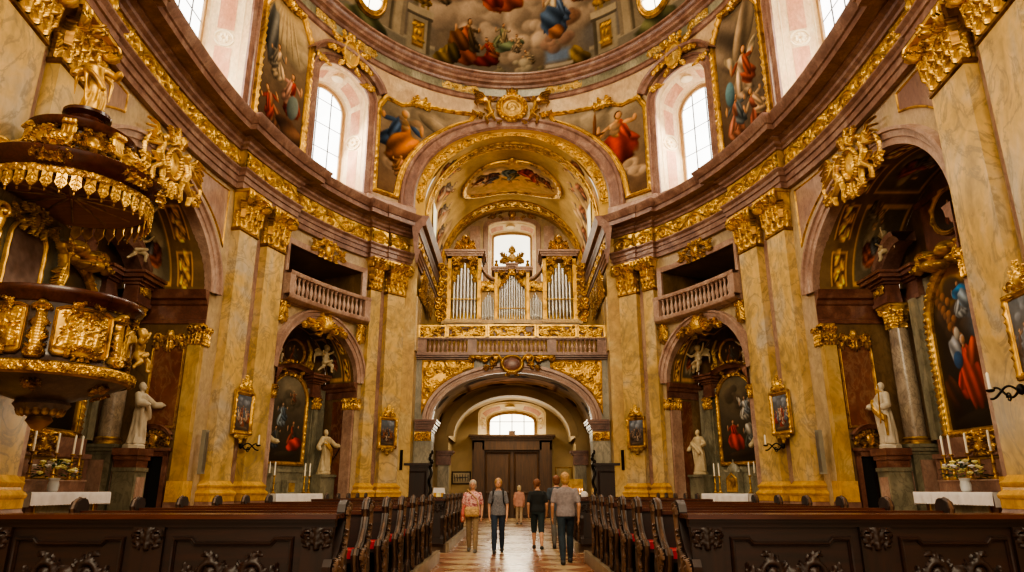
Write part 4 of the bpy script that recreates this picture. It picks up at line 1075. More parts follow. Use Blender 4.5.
# gold lattice parapet above it
t = thing('gilded_parapet', 'pierced gilded scrollwork parapet in front of the organ', 'parapet', (0, YG, 7.86))
for k, (x0, x1, d) in enumerate(((-4.15, -2.9, 0), (-2.88, -1.1, .06), (-1.08, 1.08, .12), (1.1, 2.88, .06), (2.9, 4.15, 0))):
    f = foliage_field(x1-x0-.12, .5, .02, .06, 40+k, 1.15)
    g = MB(); f.grid(lambda X, Y, h, x0=x0, x1=x1, d=d: np.stack([X+(x0+x1)/2, -.1-d-h, .05+Y], -1), True, g)
    g.bx(x0, x1, -.16-d, -.05-d, 0, .06).bx(x0, x1, -.17-d, -.04-d, .53, .6).bx(x0, x0+.08, -.16-d, -.06-d, 0, .6).bx(x1-.08, x1, -.16-d, -.06-d, 0, .6)
    g.build('lattice_panel', M['gold_bright'], t, smooth=60)
    MB().bx(x0, x1, -.06-d, -.03-d, .02, .56).build('backing', M['rose_dark'], t)
# ------------------------------------------------------------------ organ
YO = 31.3
t = thing('organ', 'gilded baroque pipe organ with two tall towers before the bright window', 'organ', (0, YO, 7.02))
def towerx(sd): return sd*2.25
case = MB()
case.bx(-3.05, 3.05, -.15, 1.3, 0, 1.72)
case.build('lower_case', M['ochre_warm'], t)
mb = MB()
for z0, z1, d in ((1.72, 1.8, .1), (1.8, 1.92, .2), (1.92, 2.0, .12)):
    mb.bx(-3.1-d, 3.1+d, -.2-d, 1.3, z0, z1)
    for sd in SIDES: mb.bx(sd*1.4, sd*3.12, -.42-d, 1.3, z0, z1)
    mb.bx(-.85, .85, -.34-d, 1.3, z0, z1)
mb.build('sill_moulding', M['ochre_warm'], t)
pipeM = {}
def pipe(x, y, z0, h, r, parent=t, mat='tin'):
    key = (round(h, 2), round(r, 3), mat)
    if key not in pipeM:
        m_ = MB().lathe([(r*.35, 0), (r, h*.2), (r, h)], seg=12)
        m_.bx(-r*.5, r*.5, -r*1.06, -r*.8, h*.2, h*.2+r*.9)
        pipeM[key] = m_.mesh('organ_pipe', M[mat])
    o = bpy.data.objects.new('organ_pipe', pipeM[key]); C.objects.link(o); o.parent = parent; o.location = (x, y, z0)
for sd in SIDES:
    cx = sd*2.25
    # tower: posts, bowed cornice, pipes
    mb = MB().bx(cx-.8, cx-.62, -.45, 1.2, 2.0, 5.3).bx(cx+.62, cx+.8, -.45, 1.2, 2.0, 5.3).bx(cx-.7, cx+.7, .2, 1.2, 2.0, 5.3)
    mb.xf(lambda v: v*np.array([1, 1, 1])+np.where(v[:, 2:] > 5, [[0, 0, -.14]], [[0, 0, 0]])); mb.build('tower_case', M['gold'], t)
    mb = MB()
    for z0, z1, d in ((4.98, 5.1, 0), (5.1, 5.2, .06), (5.2, 5.3, .12), (5.3, 5.4, .18)): mb.bx(cx-.8-d, cx+.8+d, -.45-d, 1.2, z0, z1)
    mb.build('tower_cornice', M['rose_light'], t)
    for k in range(7):
        u = (k-3)/3; pipe(cx+u*.5, -.3+.12*u*u, 2.02, 2.75-.9*abs(u)**1.2, .075)
    f = HF(1.24, 1.6, .02); f.mir = True
    for yy, xx, l in ((.3, .56, .22), (.6, .54, .25), (.85, .5, .28), (1.1, .42, .3), (1.3, .28, .3), (1.42, .12, .28), (1.45, .42, .3), (1.5, .02, .25), (1.25, .54, .28)): f.leaf(xx, yy, PI*.75 if xx > .3 else 1.8, l, .08, .4, 3, .6)
    for yy, xx in ((1.42, .52), (1.15, .54)): f.spiral(xx, yy, .13, 1.4, 0, 1, .04, .08)
    f.grid(lambda X, Y, h, cx=cx: np.stack([X+cx, -.42-h, 3.55+Y], -1)).build('pipe_shade', M['gold_bright'], t, smooth=60)
    # crown on the tower
    f = HF(1.5, 1.0, .022); f.mir = True; f.leaf(.05, .1, PI/2, .8, .14, .4, 4, 0); f.leaf(.1, .1, 1.1, .7, .14, .4, 4, -.4); f.leaf(.25, .1, .8, .6, .12, .35, 4, .6); f.spiral(.45, .2, .18, 1.5, 0, 1, .06, .14); f.dot(0, .8, .14, .2); f.line([(.7, .02), (.05, .1)], .08, .06, .1)
    for k in range(8): f.line([(0, .8), (.24*math.cos(k*PI/7), .8+.2*math.sin(k*PI/7))], .03, .015, .1)
    g = MB(); f.grid(lambda X, Y, h, cx=cx: np.stack([X*.75+cx, -.2-h*1.5, 5.4+Y*.88], -1), True, g); f.grid(lambda X, Y, h, cx=cx: np.stack([X*.75+cx, -.15+h*1.5, 5.4+Y*.88], -1), True, g)
    g.build('tower_crown', M['gold_bright'], t, smooth=60)
    # carved outer wing
    f = HF(.7, 3.0, .022); r = random.Random(5)
    for k in range(9):
        yy = .15+k*.33; wd = .22+.2*math.sin(k*.75)
        f.spiral(-.1+wd*.6, yy, .17, 1.5, r.uniform(0, 6), r.choice((1, -1)), .055, .1); f.leaf(-.25, yy, r.uniform(-.4, .9), .45, .1, .4, 3, r.uniform(-.6, .6)); f.dot(-.3, yy, .14, .08)
    f.grid(lambda X, Y, h, cx=cx, sd=sd: np.stack([sd*(X+3.38), -.05-h, 1.9+Y], -1)).build('carved_wing', M['gold_bright'], t, smooth=60)
    # low flat between tower and centre
    for k in range(9):
        u = (k-4)/4; pipe(sd*1.1+u*.3, -.12, 2.02, 1.35-.45*abs(u), .034, mat='tin')
    x = np.linspace(sd*.7, sd*1.5, 10); zt = 3.95+.65*np.abs((np.abs(x)-.7)/.8)**2
    mb = MB(); P = np.stack([np.stack([x, np.full(10, yy), zz], -1) for yy, zz in ((-.2, zt), (-.25, zt+.06), (-.25, zt+.14), (.3, zt+.16), (.3, zt))]); mb.grid(P, cu=True)
    mb.build('curved_cornice', M['rose_light'], t)
    f = foliage_field(.72, .5, .02, .06, 9, 1.6); f.grid(lambda X, Y, h, sd=sd: np.stack([X+sd*1.1, -.14-h, 3.45+Y], -1)).build('pipe_shade', M['gold_bright'], t, smooth=60)
    MB().bx(sd*.7, sd*1.5, -.02, .3, 2.0, 3.98).build('flat_case', M['ochre_warm'], t)
mb = MB().bx(-.82, -.68, -.38, 1.1, 2., 4.35).bx(.68, .82, -.38, 1.1, 2., 4.35).bx(-.7, .7, .1, 1.1, 2., 4.35)
mb.build('centre_case', M['gold'], t)
for k in range(11):
    u = (k-5)/5; pipe(u*.58, -.22+.1*u*u, 2.02, 2.35-.75*abs(u)**1.1, .052)
mb = MB()
a = np.linspace(-.95, .95, 20); zc = 4.42+.3*np.cos(a/.95*PI/2)*0
for z0, z1, d in ((4.3, 4.4, 0), (4.4, 4.5, .08), (4.5, 4.58, .14)):
    mb.bx(-.85-d, -.2, -.38-d, 1.1, z0, z1).bx(.2, .85+d, -.38-d, 1.1, z0, z1)
    mb.bx(-.3, .3, -.38-d, 1.1, z0+.18, z1+.18)
mb.build('centre_cornice', M['rose_light'], t)
f = HF(1.36, 1.0, .02); f.mir = True
for yy, xx, l in ((.05, .6, .25), (.25, .5, .3), (.45, .36, .32), (.65, .2, .32), (.8, .05, .25), (.6, .55, .35), (.85, .4, .35)): f.leaf(xx, yy, 2.2, l, .08, .4, 3, .5)
f.spiral(.5, .8, .13, 1.4, 0, 1, .045, .08)
f.grid(lambda X, Y, h: np.stack([X, -.36-h, 3.5+Y], -1)).build('pipe_shade', M['gold_bright'], t, smooth=60)
f = HF(1.2, 1.3, .022); f.mir = True; f.dot(0, .5, .2, .12, .26); f.leaf(.05, .75, PI/2, .4, .1, .4, 4, 0); f.leaf(.2, .5, .6, .5, .14, .4, 3, .5); f.spiral(.32, .3, .2, 1.5, 0, 1, .06, .14); f.leaf(.3, .2, .1, .4, .12); f.dot(0, 1.15, .1, .12); f.line([(0, 1.1), (0, 1.3)], .03, .02, .06)
g = MB(); f.grid(lambda X, Y, h: np.stack([X, -.2-h*1.4, 4.7+Y*.8], -1), True, g); f.grid(lambda X, Y, h: np.stack([X, -.15+h*1.4, 4.7+Y*.8], -1), True, g)
g.build('centre_crest', M['ochre_warm'], t, smooth=60)
MB().bx(-.75, .75, -.3, -.26, 2.55, 2.6).bx(-2.9, -1.6, -.48, -.44, 2.95, 3.0).bx(1.6, 2.9, -.48, -.44, 2.95, 3.0).build('pipe_rail', M['gold_dull'], t)
for sd in SIDES:
    for k, (x, z) in enumerate(((.75, 4.58),)):
        g = MB().ell((sd*x, -.2, z+.14), (.1, .1, .14)).ell((sd*x, -.2, z+.34), .08).ell((sd*x, -.2, z+.02), (.14, .12, .05))
        g.build('finial', M['gold'], t)
# cabinet backdrop in the dark corners of the loft
# ------------------------------------------------------------------ big central cartouche with two angels
def angel_field():
    f = HF(4.4, 2.2, .022); f.mir = True; cy = .95
    for k in range(44):
        a = k*PI/22; f.dot(.56*math.cos(a), cy+.56*math.sin(a), .1, .15); f.dot(.72*math.cos(a), cy+.7*math.sin(a), .085, .13 if k % 2 else .08)
    f.line([(0, 1.72), (.2, 1.72), (.26, 1.9)], .05, .04, .14); f.dot(0, 1.82, .1, .14); f.line([(0, 1.85), (0, 2.1)], .03, .025, .12); f.dot(.25, 1.95, .05, .12); f.dot(.12, 1.9, .05, .12)
    # angel: body, head, arms, leg and wing
    f.line([(1.02, .52), (1.16, .85), (1.2, 1.15)], .12, .1, .18); f.dot(1.13, 1.38, .095, .2, .115); f.line([(1.15, 1.18), (.95, 1.3), (.78, 1.42)], .05, .035, .16); f.line([(1.22, 1.15), (1.42, 1.05), (1.5, 1.2)], .05, .035, .16)
    f.line([(1.05, .55), (1.32, .32), (1.22, .05)], .09, .045, .16); f.line([(1.0, .5), (.86, .22)], .08, .045, .15); f.line([(.95, .7), (1.2, .62), (1.4, .75)], .06, .03, .15)
    for k in range(6): f.line([(1.25, 1.2), (1.5+.08*k, 1.62-.1*k), (1.95-.04*k, 1.72-.17*k)], .05, .02, .13)
    f.leaf(1.4, .5, -.2, .5, .12, .4, 4, .6); f.spiral(1.6, .35, .14, 1.5, 0, 1, .045, .1); f.leaf(1.7, .5, .2, .35, .1); f.leaf(.5, .2, -.6, .3, .1)
    return f
t = thing('angel_cartouche', 'large gilded roundel held by two winged angels above the organ arch', 'ornament', (0, 29.6, 18.3))
angel_field().grid(lambda X, Y, h: attW(X, .2+h*1.5, 18.55+Y)).build('angels_and_wreath', M['gold_bright'], t, True, 60)
q = HF(1.1, 1.1, .024); q.dot(0, .55, .53, .06); q.spiral(0, .55, .34, 1.8, 0, 1, .05, .1); q.leaf(-.16, .4, 1., .5, .1, .4, 3, .5)
q.grid(lambda X, Y, h: attW(X, .22+h, 18.95+Y)).build('roundel', M['gold_dull'], t, True, 60)
# ------------------------------------------------------------------ vestibule under the gallery
cv = Cv(150, 70, 2.1, 21, '#b0a088', '#a4947c'); cv.mottle('#8a765c', .8, 5)
cv.rect(.6, 1.5, .2, .8, '#6a4c38', .02); cv.rect(.63, 1.47, .24, .76, '#c4a890', .03); cv.cloud(1.05, .5, .25, '#c8a898', 8)
for k in range(10): cv.blob(.1+.2*k, .5+.3*(-1)**k, .12, .1, k, '#54422e', fold=6); cv.blob(.15+.2*k, .3+.3*(-1)**k, .05, .05, k, '#b0936c', fold=4)
th = np.linspace(PI, 0, 150); yy = np.linspace(YG+.1, 33.6, 70)
struct('ceiling_vestibule', MB().grid(np.stack(np.broadcast_arrays(AW*np.cos(th)[None], yy[:, None], AZS+(AR-.02)*np.sin(th)[None]), -1), col=cv.out()), M['paint'])
# cross rib and plain rear vault
p, nr = arch_path(3.05, 4.0, 3.9, 2.2, 40, False)
RW = lambda y0: (lambda x, d, z: np.stack(np.broadcast_arrays(np.asarray(x, float), y0-np.asarray(d, float), np.asarray(z, float)), -1))
mb = wall_flat(RW(33.5), -4.15, 4.15, 0, 6.9, [(0, 3.05, -1, arch_top(3.05, 3.9, 2.2))]); struct('wall_vestibule_arch', mb, M['plaster'])
struct('trim_vestibule_rib', mould(MB(), p, nr, [(-.25, -.6), (-.25, .06), (.12, .1), (.14, 0)], RW(33.5)), M['plaster'])
th = np.linspace(PI, 0, 50); struct('ceiling_vestibule_rear', MB().grid(np.stack(np.broadcast_arrays(3.1*np.cos(th)[None], np.linspace(33.6, YB, 3)[:, None], 3.9+2.35*np.sin(th)[None]), -1)), M['plaster'])
mb = MB()
for sd in SIDES: mb.grid(np.array([[[sd*3.3, 33.5, 0], [sd*3.3, YB, 0]], [[sd*3.3, 33.5, 4.2], [sd*3.3, YB, 4.2]]]))
struct('wall_vestibule', mb, M['plaster'])
for sd in SIDES:
    mb = MB()
    for z0, z1, d in ((2.55, 3.0, .02), (3.0, 3.1, .1), (3.1, 3.2, .18)): mb.bx(sd*(2.95-d), sd*3.6, 33.2-d, 33.9, z0, z1)
    struct('trim_vestibule_impost', mb, M['rose_dark'])
    struct('trim_vestibule_pier', MB().bx(sd*3.0, sd*3.5, 33.25, 33.9, 0, 2.56), M['grey'])
# portal
t = sroot('door_1'); Y0 = YB-.05
mb = MB().bx(-2.15, -1.5, Y0-.55, Y0, 0, 4.0).bx(1.5, 2.15, Y0-.55, Y0, 0, 4.0).bx(-2.15, 2.15, Y0-.55, Y0, 3.5, 4.0)
for z0, z1, d in ((4.0, 4.1, .05), (4.1, 4.2, .12), (4.2, 4.3, .2)): mb.bx(-2.15-d, 2.15+d, Y0-.55-d, Y0, z0, z1)
mb.build('door_case', M['door'], t)['kind'] = 'structure'
for sd in SIDES:
    mb = MB().bx(sd*.004, sd*1.5, Y0-.35, Y0-.2, 0, 3.5)
    for z0, z1 in ((.2, 1.2), (1.35, 3.3)):
        P = frame_mb([(sd*.2, z0), (sd*1.35, z0), (sd*1.35, z1), (sd*.2, z1)], .1, .08, RW(Y0-.35), 0); mb.merge(P)
    mb.build('door_leaf', M['door'], t)['kind'] = 'structure'
    mb = MB().bx(sd*1.6, sd*2.05, Y0-.62, Y0-.5, .1, 3.9); mb.build('door_pilaster', M['door'], t)['kind'] = 'structure'
MB().bx(-.05, .05, Y0-.4, Y0-.34, 0, 3.5).bx(-1.6, 1.6, Y0-.15, Y0-.1, 0, 3.6).build('door_astragal', M['door'], t)['kind'] = 'structure'
MB().bx(-.18, .18, Y0-.7, Y0-.2, 4.3, 4.5).build('door_crest', M['door'], t)['kind'] = 'structure'
MB().ell((0.1, Y0-.4, 1.1), .05).build('door_handle', M['gold_dull'], t)['kind'] = 'structure'
# ------------------------------------------------------------------ statues, putti: one continuous body each
def limb(mb, pts, rs, seg=10):
    pts = np.asarray(pts, float)
    for i in range(len(pts)-1):
        mb.tube([pts[i], pts[i]*.5+pts[i+1]*.5, pts[i+1]], [rs[i], (rs[i]+rs[i+1])/2*1.02, rs[i+1]], seg)
    for p, r in zip(pts, rs): mb.ell(p, r*1.0, 10, 6)
    return mb
def head(mb, c, k, tilt=0., beard=False, mitre=False, hood=False):
    c = np.array(c, float)
    mb.ell(c, (.078*k, .098*k, .118*k), 14, 10)
    mb.ell(c+np.array([0, -.05*k, -.05*k]), (.055*k, .055*k, .06*k))
    mb.ell(c+np.array([0, -.1*k, -.01*k]), (.016*k, .028*k, .03*k), 8, 5)
    for s_ in (-1, 1): mb.ell(c+np.array([s_*.08*k, 0, -.01*k]), (.014*k, .025*k, .035*k), 6, 4)
    mb.ell(c+np.array([0, .025*k, .03*k]), (.09*k, .1*k, .115*k), 12, 8)
    if beard: mb.ell(c+np.array([0, -.075*k, -.13*k]), (.06*k, .05*k, .09*k))
    if mitre: mb.ell(c+np.array([0, .02*k, .16*k]), (.085*k, .07*k, .16*k))
    if hood: mb.ell(c+np.array([0, .04*k, .02*k]), (.11*k, .11*k, .14*k))
def statue_mb(h, seed, sway=.06, arms=((.32, -.12, .62), (-.3, -.25, .8)), **hd):
    """Standing robed figure, feet at z=0, facing -Y; arms give the hands (x, y, z) in units of the height."""
    r = random.Random(seed); k = h/1.75; mb = MB()
    zs = np.linspace(0, 1.42, 26); ph = r.uniform(0, 6)
    prof = np.interp(zs, [0, .15, .5, .85, 1.02, 1.2, 1.36, 1.42], [.27, .25, .22, .2, .165, .19, .2, .1])
    th = np.arange(28)*2*PI/28; P = []
    for z, q in zip(zs, prof):
        f = 1+.1*np.clip((1.25-z)/.6, 0, 1)*np.sin(7*th+ph+3*z)+.06*np.clip((1.2-z)/.6, 0, 1)*np.sin(11*th-4*z)
        cx = sway*math.sin(z*2.6); P.append(np.stack([cx+q*f*np.cos(th)*1.08, q*f*np.sin(th)*.82-.02, np.full(28, z)], -1))
    P = np.array(P)*k; n0 = mb.n; mb.grid(P, cv=True); mb.q.append([tuple(n0+i for i in range(28))[::-1], tuple(n0+25*28+i for i in range(28))])
    mb.tube(np.array([[0, 0, 1.36], [0, -.01, 1.5]])*k, [.07*k, .06*k], 10)
    sx = sway*math.sin(1.4*2.6)
    head(mb, (sx*.6*k, -.02*k, 1.6*k), k, **hd)
    for (hx_, hy, hz), sg in zip(arms, (1, -1)):
        s0 = np.array([sg*.17, 0, 1.36]); h_ = np.array([hx_, hy, hz])*1.75; e = (s0+h_)/2+np.array([sg*.13, .03, -.12])
        limb(mb, np.array([s0, e, e*.35+h_*.65])*k, [.1*k, .095*k, .1*k]); limb(mb, np.array([e*.35+h_*.65, h_])*k, [.045*k, .035*k]); mb.ell(h_*k, (.045*k, .05*k, .06*k))
        for j in range(4): limb(mb, np.array([h_, h_+np.array([(j-1.5)*.02, -.06, -.03+.01*j])])*k, [.02*k, .016*k])
    # swept mantle fold
    a = np.linspace(0, 1, 12); limb(mb, np.stack([(.2-.42*a)*k, (-.2-.05*np.sin(a*PI))*k, (.75+.42*a+.05*np.sin(a*PI))*k], -1), [.07*k]*12, 8)
    limb(mb, np.stack([(-.2+.1*a)*k, (-.17+.0*a)*k, (1.1-.85*a)*k], -1), list((.06-.02*a)*k), 8)
    return mb
def statue(label, h, seed, loc, rz, mat, sash=False, staff=None, group=None, plinth=.0, vox=.02, **kw):
    t = thing('statue', label, 'statue', loc, rz, group)
    mb = statue_mb(h, seed, **kw)
    if plinth: mb.xf(lambda v: v+np.array([0, 0, plinth]))
    remesh(mb, vox*h/1.75, 3).build('figure', mat, t, smooth=80)
    k = h/1.75
    if plinth: MB().lathe([(.3*k, 0), (.3*k, plinth*.7), (.26*k, plinth+.01)], seg=8).build('plinth', mat, t)
    if sash:
        a = np.linspace(0, 1, 16); g = MB()
        for d in (-.05, .0, .05): limb(g, np.stack([(.24-.46*a)*k, (-.2-.09*np.sin(a*PI))*k, plinth+(.72+d+.45*a)*k], -1), [.05*k]*16, 8)
        limb(g, np.stack([.24*k+0*a, (-.14)*k+0*a, plinth+(.75-.5*a)*k], -1), list((.06-.03*a)*k), 8)
        remesh(g, .018, 2).build('gilded_sash', M['gold'], t, smooth=80)
    if staff == 'cross':
        g = MB(); A = np.array([.36*k, -.35*k, plinth+.55*k]); B_ = np.array([.78*k, -.5*k, plinth+1.55*k]); g.tube([A, B_], .018, 6); d = (B_-A)/np.linalg.norm(B_-A); c = A+(B_-A)*.86; n_ = np.cross(d, [0, 1, 0]); n_ /= np.linalg.norm(n_); g.tube([c-n_*.16, c+n_*.16], .018, 6)
        g.build('cross', M['gold'], t)
    if staff == 'rod':
        g = MB(); g.tube([np.array([.25*k, -.25*k, plinth+.5*k]), np.array([.75*k, -.4*k, plinth+1.35*k])], .02, 6); g.build('rod', M['iron'], t)
    return t
def putto_mb(k, wings=True, seed=0):
    r = random.Random(seed); mb = MB()
    mb.ell((0, 0, .42*k), (.15*k, .13*k, .2*k)); mb.ell((0, 0, .2*k), (.15*k, .14*k, .14*k)); mb.ell((.02*k, -.03*k, .74*k), (.12*k, .12*k, .13*k)); mb.ell((.02*k, .0, .8*k), (.12*k, .12*k, .1*k)); mb.ell((.02*k, -.15*k, .73*k), .025*k); mb.tube([(0, 0, .55*k), (.01*k, 0, .68*k)], .06*k)
    limb(mb, np.array([(.12, 0, .54), (.3, -.05, .62), (.42, -.1, .82)])*k, [.06*k, .05*k, .035*k]); limb(mb, np.array([(-.12, 0, .54), (-.27, -.1, .45), (-.36, -.2, .55)])*k, [.06*k, .05*k, .035*k])
    limb(mb, np.array([(.08, -.02, .18), (.18, -.2, .08), (.14, -.2, -.15)])*k, [.09*k, .07*k, .04*k]); limb(mb, np.array([(-.08, 0, .18), (-.18, -.1, .02), (-.3, .02, -.12)])*k, [.09*k, .07*k, .04*k])
    for c in ((.43, -.1, .85), (-.37, -.21, .57), (.14, -.25, -.17), (-.33, .0, -.14)): mb.ell(np.array(c)*k, .045*k, 8, 5)
    if wings:
        for s_ in (-1, 1):
            for j in range(4): limb(mb, np.array([(s_*.06, .1, .5), (s_*(.25+.05*j), .2, .72-.1*j), (s_*(.42-.02*j), .22, .62-.16*j)])*k, [.05*k, .045*k, .02*k], 8)
    a = np.linspace(0, 1, 8); limb(mb, np.stack([(-.2+.4*a)*k, (-.14-.03*np.sin(a*PI))*k, (.16+.12*a)*k], -1), [.06*k]*8, 8)
    return mb
# ------------------------------------------------------------------ furniture of the altars
def capital_round(r, h):
    f = HF(2*PI*r, h, .025)
    for i in range(8):
        x = -PI*r+2*PI*r*(i+.5)/8; f.leaf(x, .0, PI/2, h*.45, .07, .4, 3, 0)
        f.leaf(x+PI*r/8, h*.25, PI/2, h*.45, .09, .35, 3, 0)
    def fn(X, Y, hh):
        R = r+.02+.5*r*(Y/h)**2+hh; a = X/r; return np.stack([R*np.cos(a), R*np.sin(a), Y], -1)
    mb = f.grid(fn, False)
    for k in range(4):
        a0 = PI/4+k*PI/2; d = np.array([math.cos(a0), math.sin(a0), 0]); u = np.linspace(0, 1, 22); a = PI/2-u*2*2*PI; R = h*.16*(1-.8*u)
        c = d*(r*1.5)+np.array([0, 0, h*.78]); mb.tube(c+np.outer(R*np.cos(a), d)+np.outer(R*np.sin(a), [0, 0, 1.]), .03, 5); mb.ell(c, .04, 6, 4)
    mb.bx(-r*1.5, r*1.5, -r*1.5, r*1.5, h*.9, h)
    return mb
def altar_table(name, label, loc, rz, w, h, dp):
    t = thing(name, label, 'altar', loc, rz, 'side altar tables')
    MB().bx(-w/2+.15, w/2-.15, -dp+.15, 0, .3, h-.06).build('stipes', M['rose'], t)
    MB().bx(-w/2-.04, w/2+.04, -dp-.35, 0, 0, .15).bx(-w/2-.02, w/2+.02, -dp-.1, 0, .15, .3).build('step', M['rose_dark'], t)
    MB().bx(-w/2, w/2, -dp, 0, h-.06, h).build('mensa', M['rose_light'], t)
    P = frame_mb([(-w*.36, .42), (w*.36, .42), (w*.36, h-.2), (-w*.36, h-.2)], .07, .04, lambda x, d, z: np.stack(np.broadcast_arrays(x, -dp+.14-d, z), -1), 0); P.build('antependium_frame', M['gold'], t)
    MB().bx(-w*.36, w*.36, -dp+.13, -dp+.2, .42, h-.2).build('antependium', M['greenmarble'], t)
def altar_cloth(label, loc, rz, w, h, dp):
    # an even linen sheet with a lace hem hanging at the front and both ends
    mb = MB(); x = np.linspace(-w/2-.03, w/2+.03, 90); r = np.random.RandomState(2)
    hem = .27+.008*np.sin(x*60); rows = []
    for y, z, wv in ((0, .006, 0), (-dp*.5, .006, 0), (-dp-.02, .008, 0), (-dp-.035, -.02, 0), (-dp-.04, -.1, 1), (-dp-.045, None, 1)):
        zz = np.full(90, z) if z is not None else -hem
        rows.append(np.stack([x, y-wv*.012*np.sin(x*17), h+zz], -1))
    mb.grid(np.array(rows))
    for s_ in (-1, 1):
        y = np.linspace(-dp-.03, 0, 16); xx = s_*(w/2+.035); mb.grid(np.stack([np.stack([np.full(16, xx), y, np.full(16, h+.006)], -1), np.stack([np.full(16, xx+s_*.01)+.01*np.sin(y*20), y, np.full(16, h-.3)], -1)]))
    o = mb.build('altar_cloth', M['linen'], None); o.location = loc; o.rotation_euler = (0, 0, rz)
    return tag(o, label, 'cloth', 'altar cloths')
def make_candlestick(label, loc, h=.62, ch=.45):
    t = thing('candlestick', label, 'candlestick', loc, 0, 'altar candlesticks')
    MB().lathe([(.1, 0), (.1, .02), (.05, .05), (.035, .09), (.06, .13), (.03, .17), (.025, h*.5), (.05, h*.56), (.025, h*.62), (.02, h*.9), (.06, h*.96), (.06, h)], seg=12).build('stem', M['gold'], t)
    MB().lathe([(.028, h-.01), (.026, h+ch), (.004, h+ch+.03)], seg=10).build('candle', M['candle'], t)
    return t
cs_proto = [None]
def candlestick(label, loc):
    if cs_proto[0] is None: cs_proto[0] = make_candlestick(label, loc); return
    dup(cs_proto[0], loc, 0, label)
def bouquet(label, loc, k=1.):
    t = thing('flower_vase', label, 'flowers', loc)
    MB().lathe([(.07*k, 0), (.09*k, .02*k), (.1*k, .12*k), (.08*k, .2*k), (.11*k, .25*k)], seg=14).build('vase', M['pot'], t)
    r = random.Random(4); lf = MB(); fl = MB()
    for i in range(120):
        a = r.uniform(0, 6.28); el = r.uniform(-.1, 1.3); R = r.uniform(.14, .32)*k; d = np.array([math.cos(a)*math.cos(el)*1.25, math.sin(a)*math.cos(el), math.sin(el)*.85]); c = d*R+np.array([0, 0, .3*k])
        s_ = np.cross(d, [0.1, .2, 1]); s_ /= np.linalg.norm(s_)+1e-6; L = r.uniform(.07, .13)*k
        lf.add([c, c+d*L*.5+s_*L*.25, c+d*L+np.array([0, 0, -.03*k]), c+d*L*.5-s_*L*.25], [(0, 1, 2, 3)])
    lf.build('foliage', M['leaf'], t)
    for i in range(26):
        a = r.uniform(0, 6.28); el = r.uniform(.1, 1.4); R = r.uniform(.28, .36)*k; c = np.array([math.cos(a)*math.cos(el)*1.2, math.sin(a)*math.cos(el), math.sin(el)*.85])*R+np.array([0, 0, .3*k])
        g = MB().ell(c, .035*k, 8, 5)
        for j in range(5): g.ell(c+.035*k*np.array([math.cos(j*1.26), math.sin(j*1.26), .2]), (.028*k, .028*k, .018*k), 6, 4)
        g.build('blossom', M['petal'] if i % 4 else M['linen'], t)
    return t
# ------------------------------------------------------------------ great side altars
BD = 2.3
def side_fn(bay, sg, W_):       # side wall coordinates: x = depth into the chapel, d out of the wall
    def fn(x, d, z):
        x, d, z = np.broadcast_arrays(*(np.asarray(k, float) for k in (x, d, z))); return bay.F(sg*(W_-d), -x, z)
    return fn
def niche(bay, W_, zs, rise, D, cvs, nm, wallmat):
    a = np.linspace(PI, 0, cvs.nx); x = W_*np.cos(a); z = zs+rise*np.sin(a); nd = cvs.ny
    rows = [bay.W(x, .02, z)]+[bay.F(x, -D*u, z) for u in np.linspace(.08, 1, nd-1)]
    cv = cvs
    struct('ceiling_'+nm, MB().grid(np.array(rows), col=cv.out()), M['paint'])
    mb = MB()
    for sg in (-1, 1):
        zz = np.array([0, zs]); mb.grid(np.stack([bay.W(np.full(2, sg*W_), .02, zz), bay.F(np.full(2, sg*W_), -D, zz)]))
    xb = np.linspace(-W_, W_, 50); mb.grid(np.stack([bay.F(xb, -D, 0), bay.F(xb, -D, zs+rise*np.sqrt(np.maximum(0, 1-(xb/W_)**2)))]))
    struct('wall_'+nm, mb, wallmat)
def vault_canvas(nx, ny, seed, dark_=.62):
    cv = Cv(nx, ny, nx/ny, seed, '#5c4a34', '#5c4a34'); A = nx/ny; cv.mottle('#43321f', .6, 6)
    for y0, y1 in ((.04, .26),):
        for k in range(6):
            x0 = A*(k+.12)/6; x1 = A*(k+.88)/6; cv.rect(x0, x1, y0, y1, '#a27a34'); cv.rect(x0+.02*A/6, x1-.02*A/6, y0+.02, y1-.02, '#4a3420')
            for j in range(7): cv.blob(x0+(x1-x0)*(j+.5)/7, (y0+y1)/2+.05*math.sin(j*2), .035, .05, j, '#b88a3a', fold=4)
    for k in range(3):
        x0 = A*(k+.06)/3; x1 = A*(k+.94)/3; cv.rect(x0, x1, .34, .96, '#9c7838'); cv.rect(x0+.03, x1-.03, .37, .93, '#4e4638')
        xc = (x0+x1)/2; cv.cloud(xc, .6, .2, '#6e6450', 8); cv.fig(xc-.05, .68, .4, '#7a4630', '#5a5a58', skin='#a88660'); cv.fig(xc+.22, .55, .3, '#5c5444', '#84684a', skin='#a88660', rot=.5)
    cv.dark(dark_*2.3); return cv
def entab(mb, x0, x1, y, z, d0=0.):       # moulded horizontal member along x in local coordinates
    for z0, z1, d in ((0, .12, .05), (.12, .3, .02), (.3, .55, .0), (.55, .63, .06), (.63, .72, .14), (.72, .84, .24), (.84, .92, .3)):
        mb.bx(x0-(d+d0), x1+(d+d0), y-d-d0, y+.4, z+z0, z+z1)
